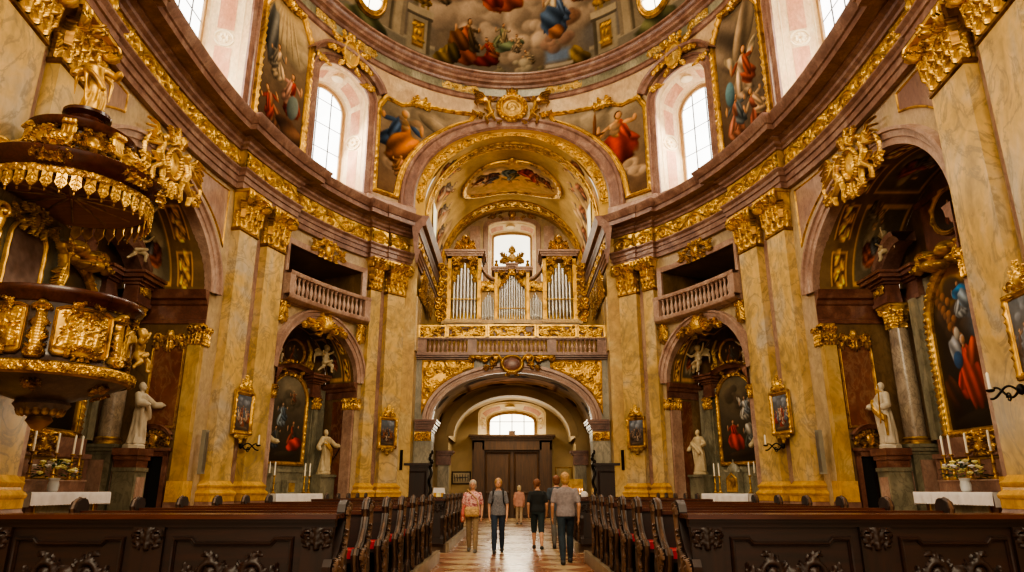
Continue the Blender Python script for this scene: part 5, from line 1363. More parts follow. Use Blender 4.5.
for sd in SIDES:
    b = bays[sd]['big']; wh = WHERE[sd]; rz = b.rz()
    niche(b, BIG_W, BIG_ZS, BIG_R, BD, vault_canvas(120, 60, 51+sd), 'great_chapel_left' if sd < 0 else 'great_chapel_right', M['chapel'])
    # entablature and side walls of the chapel
    for sg in (-1, 1):
        S = side_fn(b, sg, BIG_W)
        mb = MB(); pr = np.array([(0, 6.2), (.06, 6.2), (.06, 6.32), (.03, 6.34), (.03, 6.75), (.1, 6.8), (.12, 6.9), (.24, 6.95), (.26, 7.1), (.32, 7.2), (0, 7.22)])
        xx = np.linspace(-.32, BD, 8); P = np.stack([S(x, pr[:, 0], pr[:, 1]) for x in xx]); mb.grid(P); mb.add(P[0], [tuple(range(len(pr)))])
        struct('trim_chapel_entablature', mb, M['rose_dark'])
        pl = MB()
        def SB(mb_, x0, x1, d0, d1, z0, z1):
            c = [S(x, d, z) for z in (z0, z1) for x, d in ((x0, d0), (x1, d0), (x1, d1), (x0, d1))]
            mb_.add(np.array(c), [(0, 1, 2, 3), (4, 5, 6, 7), (0, 1, 5, 4), (1, 2, 6, 5), (2, 3, 7, 6), (3, 0, 4, 7)])
        t = thing('jamb_pilaster', 'ochre jamb pilaster of the great arch, %s, %s' % ('viewer side' if sg > 0 else 'organ side', wh), 'pilaster', tuple(map(float, S(.3, 0, 0))))
        g = MB(); SB(g, -.28, .1, -.4, .1, 1.66, 5.55); g.build('shaft', M['ochre_warm'] if sg < 0 else M['rose_light'], t, True)
        g = MB(); SB(g, -.33, .14, -.42, .15, 1.1, 1.66); g.build('base', M['baseyellow'], t, True)
        g = MB(); SB(g, -.35, .15, -.42, .17, 0, 1.1); g.build('plinth', M['rose'], t, True)
        f = HF(.6, .65, .02); f.mir = True
        for x_, l in ((.06, .5), (.2, .45)): f.leaf(x_, .02, PI/2, l, .09, .4, 3, -.3)
        f.spiral(.2, .48, .1, 1.4, 0, 1, .04, .12); f.dot(0, .5, .08, .12)
        g = f.grid(lambda X, Y, h, S=S: S(-.09+X*.75, .1+h, 5.55+Y), False); f.grid(lambda X, Y, h, S=S: S(-.29-h, -.14+X*.9, 5.55+Y), False, g); g.build('capital', M['gold'], t, True, 60)
        # red panel
        t = thing('wall_panel', 'red marble panel above the great chapel doorway, %s, %s' % ('viewer side' if sg > 0 else 'organ side', wh), 'panel', tuple(map(float, S(.65, .05, 3))))
        pts = [(.24, 3.2), (1.06, 3.2), (1.06, 5.75), (.24, 5.75)]
        g = MB(); SB(g, .2, 1.1, 0, .03, 3.1, 5.8); g.build('slab', M['redpanel'], t, True)
        frame_mb(pts, .09, .07, S, .1).build('frame', M['gold'], t, True)
        f = HF(1.3, .8, .022); f.mir = True; f.leaf(.05, .75, -PI/2, .6, .1, .4, 4, 0); f.leaf(.25, .6, -1., .5, .1, .4, 4, .5); f.spiral(.42, .55, .14, 1.4, 0, 1, .05, .1); f.dot(0, .65, .13, .14)
        f.grid(lambda X, Y, h, S=S: S(X*.8+.65, .07+h, 5.2+Y)).build('crest', M['gold'], t, True, 60)
        # doorway
        wn[0] += 1; t = sroot('door_%d' % wn[0])
        g = MB(); SB(g, .33, 1.04, .02, .025, 0, 2.35); g.build('opening', M['void'], t)['kind'] = 'structure'  # black slab on the wall; doorway darkness put into its colour
        g = MB(); SB(g, .22, .35, 0, .12, 0, 2.45); SB(g, 1.02, 1.15, 0, .12, 0, 2.45); SB(g, .22, 1.15, 0, .12, 2.33, 2.5); g.build('frame', M['rose_dark'], t)['kind'] = 'structure'
        g = MB(); SB(g, .7, 1.02, .03, .06, 0, 2.33); g.build('leaf_panel', M['wood_v'], t)['kind'] = 'structure'
        a = np.linspace(0, PI, 24); x = .68-.5*np.cos(a); z = 2.8+.3*np.sin(a)**1.6
        g = MB(); g.grid(np.stack([S(x, d, z+q) for d, q in ((0, 0), (.2, 0), (.22, .07), (.28, .12), (.0, .14))])); SB(g, .16, 1.2, 0, .18, 2.48, 2.56); g.build('pediment', M['rose_dark'], t)['kind'] = 'structure'
        f = cartouche(1.15, .6, .02, .1, 9); f.grid(lambda X, Y, h, S=S: S(X*.8+.68, .06+h, 2.5+Y)).build('pediment_cartouche', M['gold'], t, smooth=60)['kind'] = 'structure'
    # altarpiece
    t = thing('altarpiece', 'tall columned altarpiece with arched painting under the great arch, '+wh, 'altarpiece', tuple(map(float, b.F(0, -BD+.02, 0))), rz)
    hw, zb, zs_ = 1.55, 2.9, 5.55
    a = np.linspace(0, PI, 26); pts = [(hw, zb)]+[(hw*math.cos(q), zs_+hw*math.sin(q)) for q in a]+[(-hw, zb)]
    LW = lambda x, d, z: np.stack(np.broadcast_arrays(np.asarray(x, float), -.28-np.asarray(d, float), np.asarray(z, float)), -1)
    cv = Cv(130, 175, .74, 61+sd, '#3a3026', '#1c1612')
    if sd > 0:
        cv.glow(.26, .93, .2, '#c89438', 1.); cv.cloud(.22, .72, .2, '#4a3c30', 14); cv.cloud(.5, .62, .15, '#55565c', 10); cv.glow(.44, .58, .1, '#5f84ac', .9)
        cv.fig(.3, .78, .25, '#a8b0b4', '#2c78b8', skin='#c89c74', lean=-.2); cv.blob(.3, .81, .08, .045, .2, '#2f86c4', fold=4); cv.blob(.33, .76, .05, .07, .3, '#9fb4c4', fold=4)
        for k in range(9): cv.blob(.1+.03*(k % 3)+.01*k, .86-.04*k, .028, .032, 0, '#a8754c'); cv.blob(.08+.02*k, .8-.035*k, .032, .03, k, '#8c6446')
        cv.fig(.25, .38, .42, '#a8341c', '#b84420', skin='#c49068', hair='#cfc8ba'); cv.blob(.17, .47, .06, .1, .2, '#aab0b8', fold=4); cv.blob(.29, .28, .1, .2, .1, '#a83c1c', fold=8); cv.blob(.33, .44, .06, .1, -.5, '#b04a22', fold=5); cv.blob(.21, .57, .03, .045, 0, '#d6d0c0'); cv.blob(.18, .41, .05, .06, 0, '#2f5c8c')
        cv.blob(.08, .22, .08, .12, .3, '#46281a', fold=6); cv.fig(.56, .3, .24, '#5c5a50', '#6a5a44'); cv.blob(.46, .08, .2, .03, 0, '#33342c'); cv.blob(.25, .06, .22, .04, .1, '#2c241c')
    else:
        cv.cloud(.35, .8, .2, '#4c4030', 12); cv.glow(.37, .95, .16, '#a8803c', .8); cv.fig(.36, .5, .4, '#5c3a28', '#3c4450'); cv.fig(.55, .25, .3, '#4c3224', '#6a5a40'); cv.fig(.2, .7, .25, '#6a5a48', '#7a4a34'); cv.dark(.7)
    panel_mb(pts, cv, LW, .02).build('altar_painting', M['oil'], t)
    frame_mb(pts, .24, .2, LW, .22, .05, .16).build('painting_frame', M['gold_bright'], t, smooth=60)
    for s_ in (-1, 1): MB().bx(s_*2.35, s_*1.62, -.42, 0, 2.7, 6.6).bx(s_*2.2, s_*1.9, -.52, 0, 2.7, 6.6).build('backing_pilaster', M['greenmarble'], t)
    MB().bx(-2.3, 2.3, -.27, .0, 0, 7.1).build('back_panel', M['greenmarble'], t)
    MB().bx(-2.0, 2.0, -.62, 0, 0, 2.2).bx(-2.05, 2.05, -.66, 0, 2.2, 2.32).bx(-1.9, 1.9, -.55, 0, 2.32, 2.7).build('predella', M['rose'], t)
    g = MB()
    for k in range(7):
        x0 = -1.75+k*.5; g.merge(frame_mb([(x0+.04, 1.72), (x0+.46, 1.72), (x0+.46, 2.12), (x0+.04, 2.12)], .05, .04, lambda x, d, z: np.stack(np.broadcast_arrays(x, -.62-d, z), -1), 0))
    g.build('predella_frames', M['gold_dull'], t)
    f = cartouche(1.0, .6, .02, .12, 3); f.grid(lambda X, Y, h: np.stack([X, -.64-h, 2.2+Y], -1)).build('predella_cartouche', M['gold'], t, smooth=60)
    for s_ in (-1, 1):
        cx = s_*2.72; cy = -.62
        g = MB().bx(cx-.42, cx+.42, cy-.42, 0, 0, .9).bx(cx-.36, cx+.36, cy-.36, 0, .9, 2.35)
        for z0, z1, d in ((.9, 1.02, .06), (2.35, 2.43, .03), (2.43, 2.53, .09), (2.53, 2.62, .13)): g.bx(cx-.36-d, cx+.36+d, cy-.36-d, 0, z0, z1)
        g.build('column_pedestal', M['greenmarble'], t)
        MB().bx(cx-.22, cx+.22, cy-.38, cy-.3, 1.2, 2.2).bx(cx-.4, cx-.3, cy-.2, cy+.2, 1.2, 2.2).bx(cx+.3, cx+.4, cy-.2, cy+.2, 1.2, 2.2).build('pedestal_panel', M['rose_light'], t)
        g = MB(); u = np.linspace(0, 1, 20)
        xs_ = cx-s_*(-.36-.3*np.cos(u*PI*.9)*.6-.16); zz = 2.3-1.2*u
        g.tube(np.stack([cx+s_*(.45+.14*np.cos(u*4.2)), np.full(20, cy-.1), 2.25-1.3*u], -1), .1, 8); g.ell((cx+s_*.55, cy-.1, 2.2), (.14, .2, .14)); g.build('scroll_bracket', M['greenmarble'], t)
        MB().lathe([(.37, 0), (.37, .06), (.33, .1), (.36, .15), (.3, .2)], (cx, cy, 2.62), 20).build('column_base', M['gold'], t)
        MB().lathe([(.28, 0), (.285, 1.), (.275, 2.), (.24, 3.1)], (cx, cy, 2.8), 24).build('column_shaft', M['column'], t)
        c = capital_round(.24, .7); c.xf(lambda v: v+np.array([cx, cy, 5.88])); c.build('column_capital', M['gold_bright'], t, smooth=60)
        g = MB(); entab(g, cx-.36, cx+.36, cy-.36, 6.58); g.build('entablature_block', M['rose_dark'], t)
        f = foliage_field(.6, .26, .02, .05, 3, 2); f.grid(lambda X, Y, h: np.stack([X+cx, cy-.37-h, 6.87+Y], -1)).build('frieze_relief', M['gold'], t, smooth=60)
        # broken segmental pediment
        u = np.linspace(0, 1, 18); px = cx+s_*.35-s_*1.35*u; pz = 7.5+.75*np.sin(u*PI*.55)
        prf = np.array([(0, 0), (-.5, 0), (-.55, .1), (-.66, .16), (-.7, .28), (0, .3)])
        g = MB().grid(np.stack([np.stack([np.full(18, 0)+px, np.full(18, q[0]-.25), pz+q[1]-.0], -1) for q in prf], 1), cv=True); g.build('broken_pediment', M['rose'], t)
    for x0, x1 in ((-2.3, -1.75), (1.75, 2.3)):
        g = MB(); entab(g, x0, x1, -.42, 6.58); g.build('entablature_return', M['rose_dark'], t)
    # upper storey: dark oval painting in a gold glory
    a = np.linspace(0, 2*PI, 33)[:-1]; pts = [(.62*math.cos(q), 8.45+.52*math.sin(q)) for q in a]
    cv = Cv(50, 44, 1.2, 70+sd, '#3c3024', '#2a2018'); cv.fig(.6, .5, .7, '#7a3c24', '#4c4a44')
    MB().bx(-1.25, 1.25, -.3, 0, 7.1, 9.05).bx(-1.35, 1.35, -.4, 0, 9.0, 9.15).build('upper_storey', M['rose_dark'], t)
    panel_mb(pts, cv, LW, .06).build('upper_painting', M['oil'], t); frame_mb(pts, .13, .12, lambda x, d, z: LW(x, d+.03, z), .3).build('upper_frame', M['gold'], t, smooth=60)
    f = HF(3.4, 2.0, .024); f.mir = True; f.dot(0, .7, .3, .3); r_ = random.Random(6)
    for k in range(12): f.dot(r_.uniform(0, 1.), .45+r_.uniform(-.25, .3), r_.uniform(.12, .24), .3)
    for q in range(6): f.leaf(.4+.18*q, .5+.1*math.sin(q), .2+.3*q, .5, .22, .4, 4, .5)
    f.spiral(.9, .75, .24, 1.5, 0, 1, .08, .24); f.spiral(1.35, .5, .2, 1.4, 0, -1, .07, .2)
    f.grid(lambda X, Y, h: np.stack([X, -.5-h*1.2, 6.9+Y*.7], -1)).build('gilded_glory', M['gold_bright'], t, smooth=60)
    # figures
    kx = 1 if sd > 0 else -1
    yv = -BD+.02
    def AT(x, y, z): p = b.F(x, -BD+.02-y, z); return tuple(map(float, p))    # local altar coordinates (x toward the viewer) to world
    statue(('white marble friar statue with gilded sash holding a small cross' if sd > 0 else 'white marble bishop statue beneath the pulpit canopy, beside the altar column'), 1.72, 3 if sd > 0 else 8, AT(-2.62, -1.42, 2.5), rz, M['white_marble'], sash=sd > 0, staff='cross' if sd > 0 else None, plinth=.12,
           arms=((.24, -.18, .55), (-.2, -.16, .6)) if sd > 0 else ((.36, -.2, .66), (-.16, -.22, .62)), hood=False)
    p = AT(-2.62, -1.42, 0)
    tp = thing('statue_pedestal', 'grey marble pedestal with scroll under the white statue on the altar, '+wh, 'pedestal', p, rz)
    MB().bx(-.3, .3, -.3, .3, 0, 1.9).bx(-.33, .33, -.33, .33, 0, .9).bx(-.33, .33, -.33, .33, 1.9, 2.0).build('body', M['greenmarble'], tp)
    g = MB()
    for z0, z1, d in ((2.0, 2.2, 0), (2.2, 2.32, .06), (2.32, 2.5, .12)): g.bx(-.3-d, .3+d, -.3-d*.5, .3+d*.3, z0, z1)
    g.build('cap', M['rose_dark'], tp)
    MB().bx(-.2, .2, -.33, -.29, 1.05, 1.75).build('inset_panel', M['rose_light'], tp)
    for s_ in (-1, 1):
        g = remesh(putto_mb(.9, True, 2), .022, 2)
        o = thing('putto', 'pale cherub on the broken pediment, %s, %s' % ('organ side' if s_ < 0 else 'viewer side', wh), 'statue', AT(s_*2.45, -.75, 8.02), rz+s_*.4)
        g.build('figure', M['pale_stone'], o, smooth=80)
    # table, linen, candles, flowers
    tl = AT(0, -.69, 0)
    altar_table('altar_table', 'marble altar table below the great arch, '+wh, tl, rz, 2.95, 1.36, .9)
    altar_cloth('white linen cloth on the great side altar, '+wh, (tl[0], tl[1], 0), rz, 2.95, 1.37, .9)
    gr = thing('altar_gradine', 'low rose marble candle step at the back of the altar table, '+wh, 'step', AT(0, -.7, 1.385), rz)
    MB().bx(-1.45, 1.45, -.26, 0, 0, .24).build('riser', M['rose'], gr); MB().bx(-1.47, 1.47, -.28, 0, .24, .27).build('tread', M['rose_light'], gr)
    for k, x in enumerate((-1.25, -.95, -.3, .55, 1.0, 1.3)):
        candlestick('%s candlestick from the organ end on the great side altar, %s' % (('first', 'second', 'third', 'fourth', 'fifth', 'sixth')[k], wh), AT(x, -.83, 1.655))
    bouquet('white vase of cream and yellow flowers on the altar cloth, '+wh, AT(.12 if sd > 0 else .3, -1.28, 1.385), 1.2)
    # cartouche over the great arch
    f = HF(3.0, 2.3, .017); f.mir = True; f.dot(0, 1.0, .26, .14, .36)
    for k in range(30): f.dot(.32*math.cos(k*PI/15), 1.0+.44*math.sin(k*PI/15), .06, .2)
    f.line([(.5, .75), (.68, 1.05), (.6, 1.35)], .13, .09, .24); f.dot(.56, 1.54, .09, .24, .11); f.line([(.58, 1.35), (.85, 1.55), (1.0, 1.4)], .05, .035, .2); f.line([(.58, 1.32), (.38, 1.45)], .05, .035, .2); f.line([(.6, .75), (.9, .52), (.85, .25)], .09, .045, .22); f.line([(.5, .75), (.42, .45), (.5, .2)], .08, .045, .2); f.line([(.45, .85), (.75, .8), (.95, .95)], .06, .03, .22)
    for k in range(6): f.line([(.7, 1.3), (1.0+.07*k, 1.75-.14*k), (1.4-.02*k, 1.72-.2*k)], .05, .02, .17)
    f.leaf(.2, .5, -.9, .5, .16, .4, 4, .5); f.leaf(.05, .45, -1.4, .45, .18, .4, 4, 0); f.leaf(.15, 1.5, 1.2, .55, .18, .4, 4, -.4); f.leaf(.02, 1.6, 1.6, .5, .2, .4, 4, 0); f.leaf(.9, .75, -.3, .5, .14, .4, 4, .6); f.spiral(1.15, .5, .16, 1.5, 0, 1, .045, .14); f.leaf(1.2, .6, .3, .3, .1); f.spiral(.28, .25, .12, 1.4, 0, -1, .04, .14)
    t = thing('arch_cartouche', 'big gilded cartouche with winged figures crowning the great arch, '+wh, 'ornament', b.loc(0, .2, 9.2))
    f.grid(lambda X, Y, h, b=b: b.W(X*1.15-.4, .2+h*.65, 9.0+Y-.12*np.abs(X+.2))).build('figures_and_scrolls', M['gold_bright'], t, True, 60)
# ------------------------------------------------------------------ small diagonal chapels
SDp = 1.45
for sd in SIDES:
    b = bays[sd]['small']; wh = WHERE[sd]; rz = b.rz(); kx = 1
    niche(b, SM_W, SM_ZS, SM_R, SDp, vault_canvas(90, 44, 81+sd, .6), 'small_chapel_left' if sd < 0 else 'small_chapel_right', M['chapel'])
    for sg in (-1, 1):
        S = side_fn(b, sg, SM_W)
        def SB(mb_, x0, x1, d0, d1, z0, z1):
            c = [S(x, d, z) for z in (z0, z1) for x, d in ((x0, d0), (x1, d0), (x1, d1), (x0, d1))]
            mb_.add(np.array(c), [(0, 1, 2, 3), (4, 5, 6, 7), (0, 1, 5, 4), (1, 2, 6, 5), (2, 3, 7, 6), (3, 0, 4, 7)])
        mb = MB(); pr = np.array([(0, 4.95), (.04, 4.95), (.04, 5.2), (.1, 5.24), (.12, 5.34), (.2, 5.4), (.24, 5.55), (0, 5.57)])
        P = np.stack([S(x, pr[:, 0], pr[:, 1]) for x in np.linspace(-.26, SDp, 6)]); mb.grid(P); mb.add(P[0], [tuple(range(len(pr)))]); struct('trim_chapel_impost', mb, M['rose_dark'])
        t = thing('jamb_pilaster', 'rose marble jamb of the small chapel arch, %s, %s' % ('viewer side' if sg > 0 else 'organ side', wh), 'pilaster', tuple(map(float, S(.2, 0, 0))))
        g = MB(); SB(g, -.16, .32, -.3, .1, 0, 4.5); g.build('shaft', M['rose_light'], t, True)
        f = HF(.62, .48, .02); f.mir = True
        for x_, l in ((.08, .4), (.22, .36)): f.leaf(x_, .02, PI/2, l, .08, .4, 3, -.3)
        f.spiral(.2, .36, .09, 1.4, 0, 1, .035, .1)
        g = f.grid(lambda X, Y, h, S=S: S(X+.08, .1+h, 4.48+Y), False); f.grid(lambda X, Y, h, S=S: S(-.18-h, -.1+X*.7, 4.48+Y), False, g); g.build('capital', M['gold'], t, True, 60)
        g = MB(); SB(g, .4, .95, 0, .03, .3, 4.85); g.build('brown_panel', M['ochre_brown'] if 'ochre_brown' in M else M['redpanel'], t, True)
    t = thing('chapel_altarpiece', 'small altarpiece with dark arched painting in the diagonal chapel, '+wh, 'altarpiece', tuple(map(float, b.F(0, -SDp+.01, 0))), rz)
    LW = lambda x, d, z: np.stack(np.broadcast_arrays(np.asarray(x, float), -.16-np.asarray(d, float), np.asarray(z, float)), -1)
    hw, zb, zs_ = .86, 2.45, 4.78
    a = np.linspace(0, PI, 22); pts = [(hw, zb)]+[(hw*math.cos(q), zs_+hw*math.sin(q)) for q in a]+[(-hw, zb)]
    cv = Cv(80, 140, .565, 91+sd, '#6a6250', '#2a231b')
    if sd < 0:
        cv.glow(.3, .85, .18, '#8c8068', .9); cv.cloud(.28, .7, .16, '#4a4436', 10); cv.fig(.2, .55, .3, '#8c9aa0', '#51626e', skin='#c8a684'); cv.fig(.36, .75, .2, '#6a5a44', '#7a4a34'); cv.fig(.4, .33, .34, '#7c3a20', '#3c3a34'); cv.blob(.44, .2, .14, .08, .3, '#b0341c', fold=6); cv.fig(.12, .28, .28, '#46505a', '#5a5a50'); cv.blob(.3, .08, .2, .04, 0, '#3c3428')
    else:
        cv.glow(.2, .8, .16, '#7c6a4c', .8); cv.cloud(.3, .75, .16, '#4a4032', 10); cv.fig(.42, .62, .3, '#b4b0a4', '#8c98a0', wings='#a8a498', skin='#c8a684'); cv.fig(.2, .34, .34, '#a8321c', '#8c2c1c', skin='#c49a74'); cv.blob(.25, .22, .15, .1, -.2, '#a83420', fold=7); cv.fig(.45, .3, .3, '#4a4c44', '#7c8480'); cv.blob(.46, .36, .07, .08, 0, '#a8a498', fold=4); cv.blob(.3, .08, .2, .04, 0, '#3a2c20')
    MB().bx(-2.0, 2.0, -.15, 0, 0, 5.3).build('back_panel', M['greenmarble'], t)
    panel_mb(pts, cv, LW, .02).build('altar_painting', M['oil'], t); frame_mb(pts, .15, .12, LW, .22, .05, .13).build('painting_frame', M['gold'], t, smooth=60)
    MB().bx(-1.2, 1.2, -.4, 0, 0, 2.05).bx(-1.25, 1.25, -.44, 0, 2.05, 2.15).build('predella', M['greenmarble'], t)
    for s_ in (-1, 1):
        MB().bx(s_*1.12, s_*1.5, -.3, 0, 2.0, 4.5).bx(s_*1.2, s_*1.42, -.36, 0, 2.0, 4.5).bx(s_*1.6, s_*1.95, -.2, 0, 2., 4.5).build('pilaster', M['greenmarble'], t)
        f = HF(.5, .5, .02); f.mir = True; f.leaf(.05, .02, PI/2, .4, .1, .4, 3, 0); f.leaf(.15, .02, 1.2, .4, .1, .4, 3, -.3); f.spiral(.16, .38, .1, 1.4, 0, 1, .035, .1)
        f.grid(lambda X, Y, h: np.stack([X+s_*1.31, -.34-h, 4.48+Y], -1), False).build('capital', M['gold'], t, smooth=60)
        g = MB(); entab(g, s_*1.31-.22, s_*1.31+.22, -.3, 4.95); g.xf(lambda v: v*np.array([1, 1, 1])); g.build('entablature', M['rose_dark'], t)
        MB().bx(s_*1.24, s_*2.0, -.95, 0, 0, 1.9).bx(s_*1.22, s_*2.05, -1.0, 0, 1.9, 1.99).build('pedestal', M['greenmarble'], t)
    u = np.linspace(-1, 1, 30); pz = 5.55+.28*np.cos(u*PI/2)
    g = MB().grid(np.stack([np.stack([u*1.2, np.full(30, y), pz+q+.12], -1) for y, q in ((-.1, 0), (-.35, 0), (-.4, .08), (-.5, .14), (-.1, .18))], 1)); g.build('arched_cornice', M['rose_dark'], t)
    f = cartouche(2.2, .62, .02, .1, 15, False); f.grid(lambda X, Y, h: np.stack([X, -.3-h, 5.62+Y], -1)).build('gilded_crest', M['gold'], t, smooth=60)
    a = np.linspace(0, 2*PI, 29)[:-1]; pts = [(.5*math.cos(q), 6.55+.48*math.sin(q)) for q in a]
    cv = Cv(40, 40, 1., 95+sd, '#4c3c2c', '#2c2018'); cv.fig(.5, .5, .8, '#6a3c28', '#4c4a44'); MB().bx(-.75, .75, -.15, 0, 5.8, 7.15).build('upper_storey', M['rose_dark'], t)
    panel_mb(pts, cv, LW, .06).build('upper_painting', M['oil'], t); frame_mb(pts, .09, .1, lambda x, d, z: LW(x, d+.03, z), .2).build('upper_frame', M['gold'], t, smooth=60)
    for s_ in (-1, 1):
        f = HF(.6, 1.4, .022); f.spiral(0, .3, .22, 1.5, 0, s_, .07, .12); f.line([(0, .5), (.1*s_, .9), (-.15*s_, 1.3)], .09, .05, .12); f.leaf(0, .6, 1.3, .5, .12, .4, 3, .4)
        f.grid(lambda X, Y, h: np.stack([X+s_*.85, -.2-h, 5.85+Y], -1)).build('side_volute', M['gold_dull'], t, smooth=60)
    def AT(x, y, z): return tuple(map(float, b.F(x, -SDp+.01-y, z)))
    for s_ in (-1, 1):
        vis = s_ < 0
        lab = {(-1, -1): 'pale statue in gilded robe holding a rod, in the small chapel on the pulpit side', (1, -1): 'pale stone robed statue beside the small altar facing the pulpit side', (-1, 1): 'pale statue on the near flank of the small altar, pulpit side', (1, 1): 'pale statue on the near flank of the small altar, side facing the pulpit'}[(sd, s_)]
        statue(lab, 1.62, 20+sd+3*s_, AT(s_*1.62, -.7, 2.0), rz, M['pale_stone'], sash=(sd < 0), staff='rod' if sd < 0 and s_ < 0 else None, plinth=.1, vox=.024, arms=((.3, -.2, .6), (-.28, -.1, .5)))
        g = remesh(putto_mb(1.05, True, 5), .026, 2); o = thing('putto', 'pale winged angel above the small altar, %s, %s' % ('organ side' if s_ < 0 else 'viewer side', wh), 'statue', AT(s_*1.35, -.62, 6.14), rz)
        g.build('figure', M['pale_stone'], o, smooth=80)
    tl = AT(0, -.45, 0)
    altar_table('altar_table', 'marble altar table in the small diagonal chapel, '+wh, tl, rz, 2.25, 1.28, .7)
    altar_cloth('white linen cloth on the small chapel altar, '+wh, tl, rz, 2.25, 1.29, .7)
    for k, x in enumerate((-1.0, -.75, .75, 1.0)): candlestick('%s candlestick from the organ end on the small chapel altar, %s' % (('first', 'second', 'third', 'fourth')[k], wh), AT(x, -.6, 1.305))
    if sd > 0:
        t = thing('tabernacle', 'small gilded domed tabernacle on the small chapel altar', 'tabernacle', AT(0, -.6, 1.305), rz)
        MB().bx(-.3, .3, -.12, .12, 0, .75).lathe([(.33, 0), (.3, .12), (.16, .26), (.03, .34), (.03, .45)], (0, 0, .75), 12, 1, .45).build('case', M['greenmarble'], t)
        g = frame_mb([(-.2, .1), (.2, .1), (.2, .5), (0, .66), (-.2, .5)], .06, .05, lambda x, d, z: np.stack(np.broadcast_arrays(x, -.12-d, z), -1), .2); g.build('gilt_frame', M['gold_bright'], t)
        MB().bx(-.2, .2, -.14, -.11, .1, .55).build('door', M['gold'], t)
    else:
        t = thing('tabernacle', 'low dark tabernacle box on the small chapel altar', 'tabernacle', AT(0, -.6, 1.305), rz)
        MB().bx(-.22, .22, -.12, .12, 0, .4).bx(-.26, .26, -.14, .14, .4, .45).build('case', M['greenmarble'], t); MB().bx(-.14, .14, -.14, -.11, .05, .36).build('door', M['gold_dull'], t)
    # cartouche over the small arch, console drops, balustrade of the loft opening
    t = thing('arch_cartouche', 'gilded shell cartouche crowning the small chapel arch, '+wh, 'ornament', b.loc(0, .2, 7.7))
    f = HF(2.6, 1.3, .022); f.mir = True; f.dot(0, .6, .3, .24, .36)
    for k in range(7): f.line([(0, .45), (.5*math.cos(k*PI/12), .5+.6*math.sin(k*PI/12))], .07, .05, .24)
    f.spiral(.5, .45, .2, 1.5, PI, 1, .06, .2); f.leaf(.5, .6, .4, .55, .18, .4, 4, -.6); f.leaf(.7, .5, -.2, .6, .18, .4, 4, -.3); f.leaf(.2, .2, -.9, .4, .2, .4, 3, .3); f.spiral(1.05, .45, .14, 1.4, 0, 1, .045, .14); f.leaf(.15, .95, 1.2, .35, .2)
    f.grid(lambda X, Y, h, b=b: b.W(X, .24+h, 7.0+Y*.72)).build('shell_and_scrolls', M['gold_bright'], t, True, 60)
    t = thing('loft_cartouche', 'small gilded spray over the dark loft opening, '+wh, 'ornament', b.loc(0, .1, 10.4))
    cartouche(2.0, .85, .022, .14, 22).grid(lambda X, Y, h, b=b: b.W(X, .14+h, 10.12+Y)).build('spray', M['gold_bright'], t, True, 60)
    for sg in (-1, 1):
        t = thing('gilded_console', 'gilded leaf drop under the loft balustrade, %s, %s' % ('organ side' if sg < 0 else 'viewer side', wh), 'ornament', b.loc(sg*2.15, .1, 7.4))
        f = HF(.5, 1.0, .02); f.mir = True; f.leaf(.02, .95, -PI/2, .8, .14, .4, 4, 0); f.spiral(.12, .82, .12, 1.4, 0, 1, .045, .14); f.leaf(.1, .7, -1.2, .5, .12, .4, 3, .4)
        f.grid(lambda X, Y, h, b=b, sg=sg: b.W(X+sg*2.12, .06+h, 7.0+Y)).build('leaf_drop', M['gold'], t, True, 60)
    t = thing('loft_balustrade', 'curved rose marble balustrade of the loft over the small chapel, '+wh, 'balustrade', b.loc(0, .3, 8.0))
    xs = np.linspace(-2.3, 2.3, 24)
    for nm, pr in (('foot_rail', [(.0, 7.98), (.3, 7.98), (.42, 8.06), (.45, 8.14), (.45, 8.2), (.1, 8.2)]), ('hand_rail', [(.15, 8.92), (.42, 8.92), (.45, 8.98), (.45, 9.06), (.12, 9.06), (.15, 8.92)])):
        pr = np.array(pr); MB().grid(np.stack([b.W(x, pr[:, 0], pr[:, 1]) for x in xs])).build(nm, M['rose_light'], t, True)
    for x in (-2.15, 2.15):
        mb = MB(); c = b.W(np.array([x-.15, x+.15, x+.15, x-.15]), np.array([.15, .15, .42, .42]), 8.2); mb.add(np.vstack([c, c+np.array([0, 0, .74])]), [(0, 1, 5, 4), (1, 2, 6, 5), (2, 3, 7, 6), (3, 0, 4, 7), (4, 5, 6, 7)]); mb.build('pedestal', M['rose_light'], t, True)
    me = baluster_mb(.74).mesh('baluster', M['rose_light']); l0 = np.array(t.location)
    balusters(np.linspace(-1.86, 1.86, 17), t, me, fn=lambda x: tuple(map(float, b.W(x, .29, 8.19)-l0)))
# ------------------------------------------------------------------ pulpit
PCX, PCY = -7.85, 11.5
FA = math.atan2(-PCY, -PCX)          # direction from the pulpit towards the nave middle
M['pulpit'] = marble('grey brown pulpit marble', '#3f322c', '#544640', '#6b5c52', '#2e2420', 1.4, .28, 2.4, .45, .8)
M['pulpit_red'] = marble('red brown pulpit moulding', '#35180f', '#4a2418', '#5c3224', '#2a120c', 1.6, .25, 2.4, .4, .8)
M['soffit'] = wood('warm brown canopy soffit', '#8a5c34', '#a87444', .5)
pt = thing('pulpit', 'ornate marble pulpit with gilded relief panels hung on the nearest pier', 'pulpit', (PCX, PCY, 2.35))
def PLa(prof, mat, nm, seg=56, par=None):
    return MB().lathe([(r, z-2.35) for r, z in prof], seg=seg, caps=False).build(nm, mat, par or pt, smooth=45)
PLa([(.02, 2.36), (.1, 2.4), (.2, 2.52), (.16, 2.6)], M['gold'], 'pendant_finial', 24)
PLa([(.16, 2.58), (.34, 2.68), (.42, 2.78), (.38, 2.84), (.56, 2.9), (.86, 3.0), (1.08, 3.1), (1.2, 3.16)], M['pulpit'], 'underside')
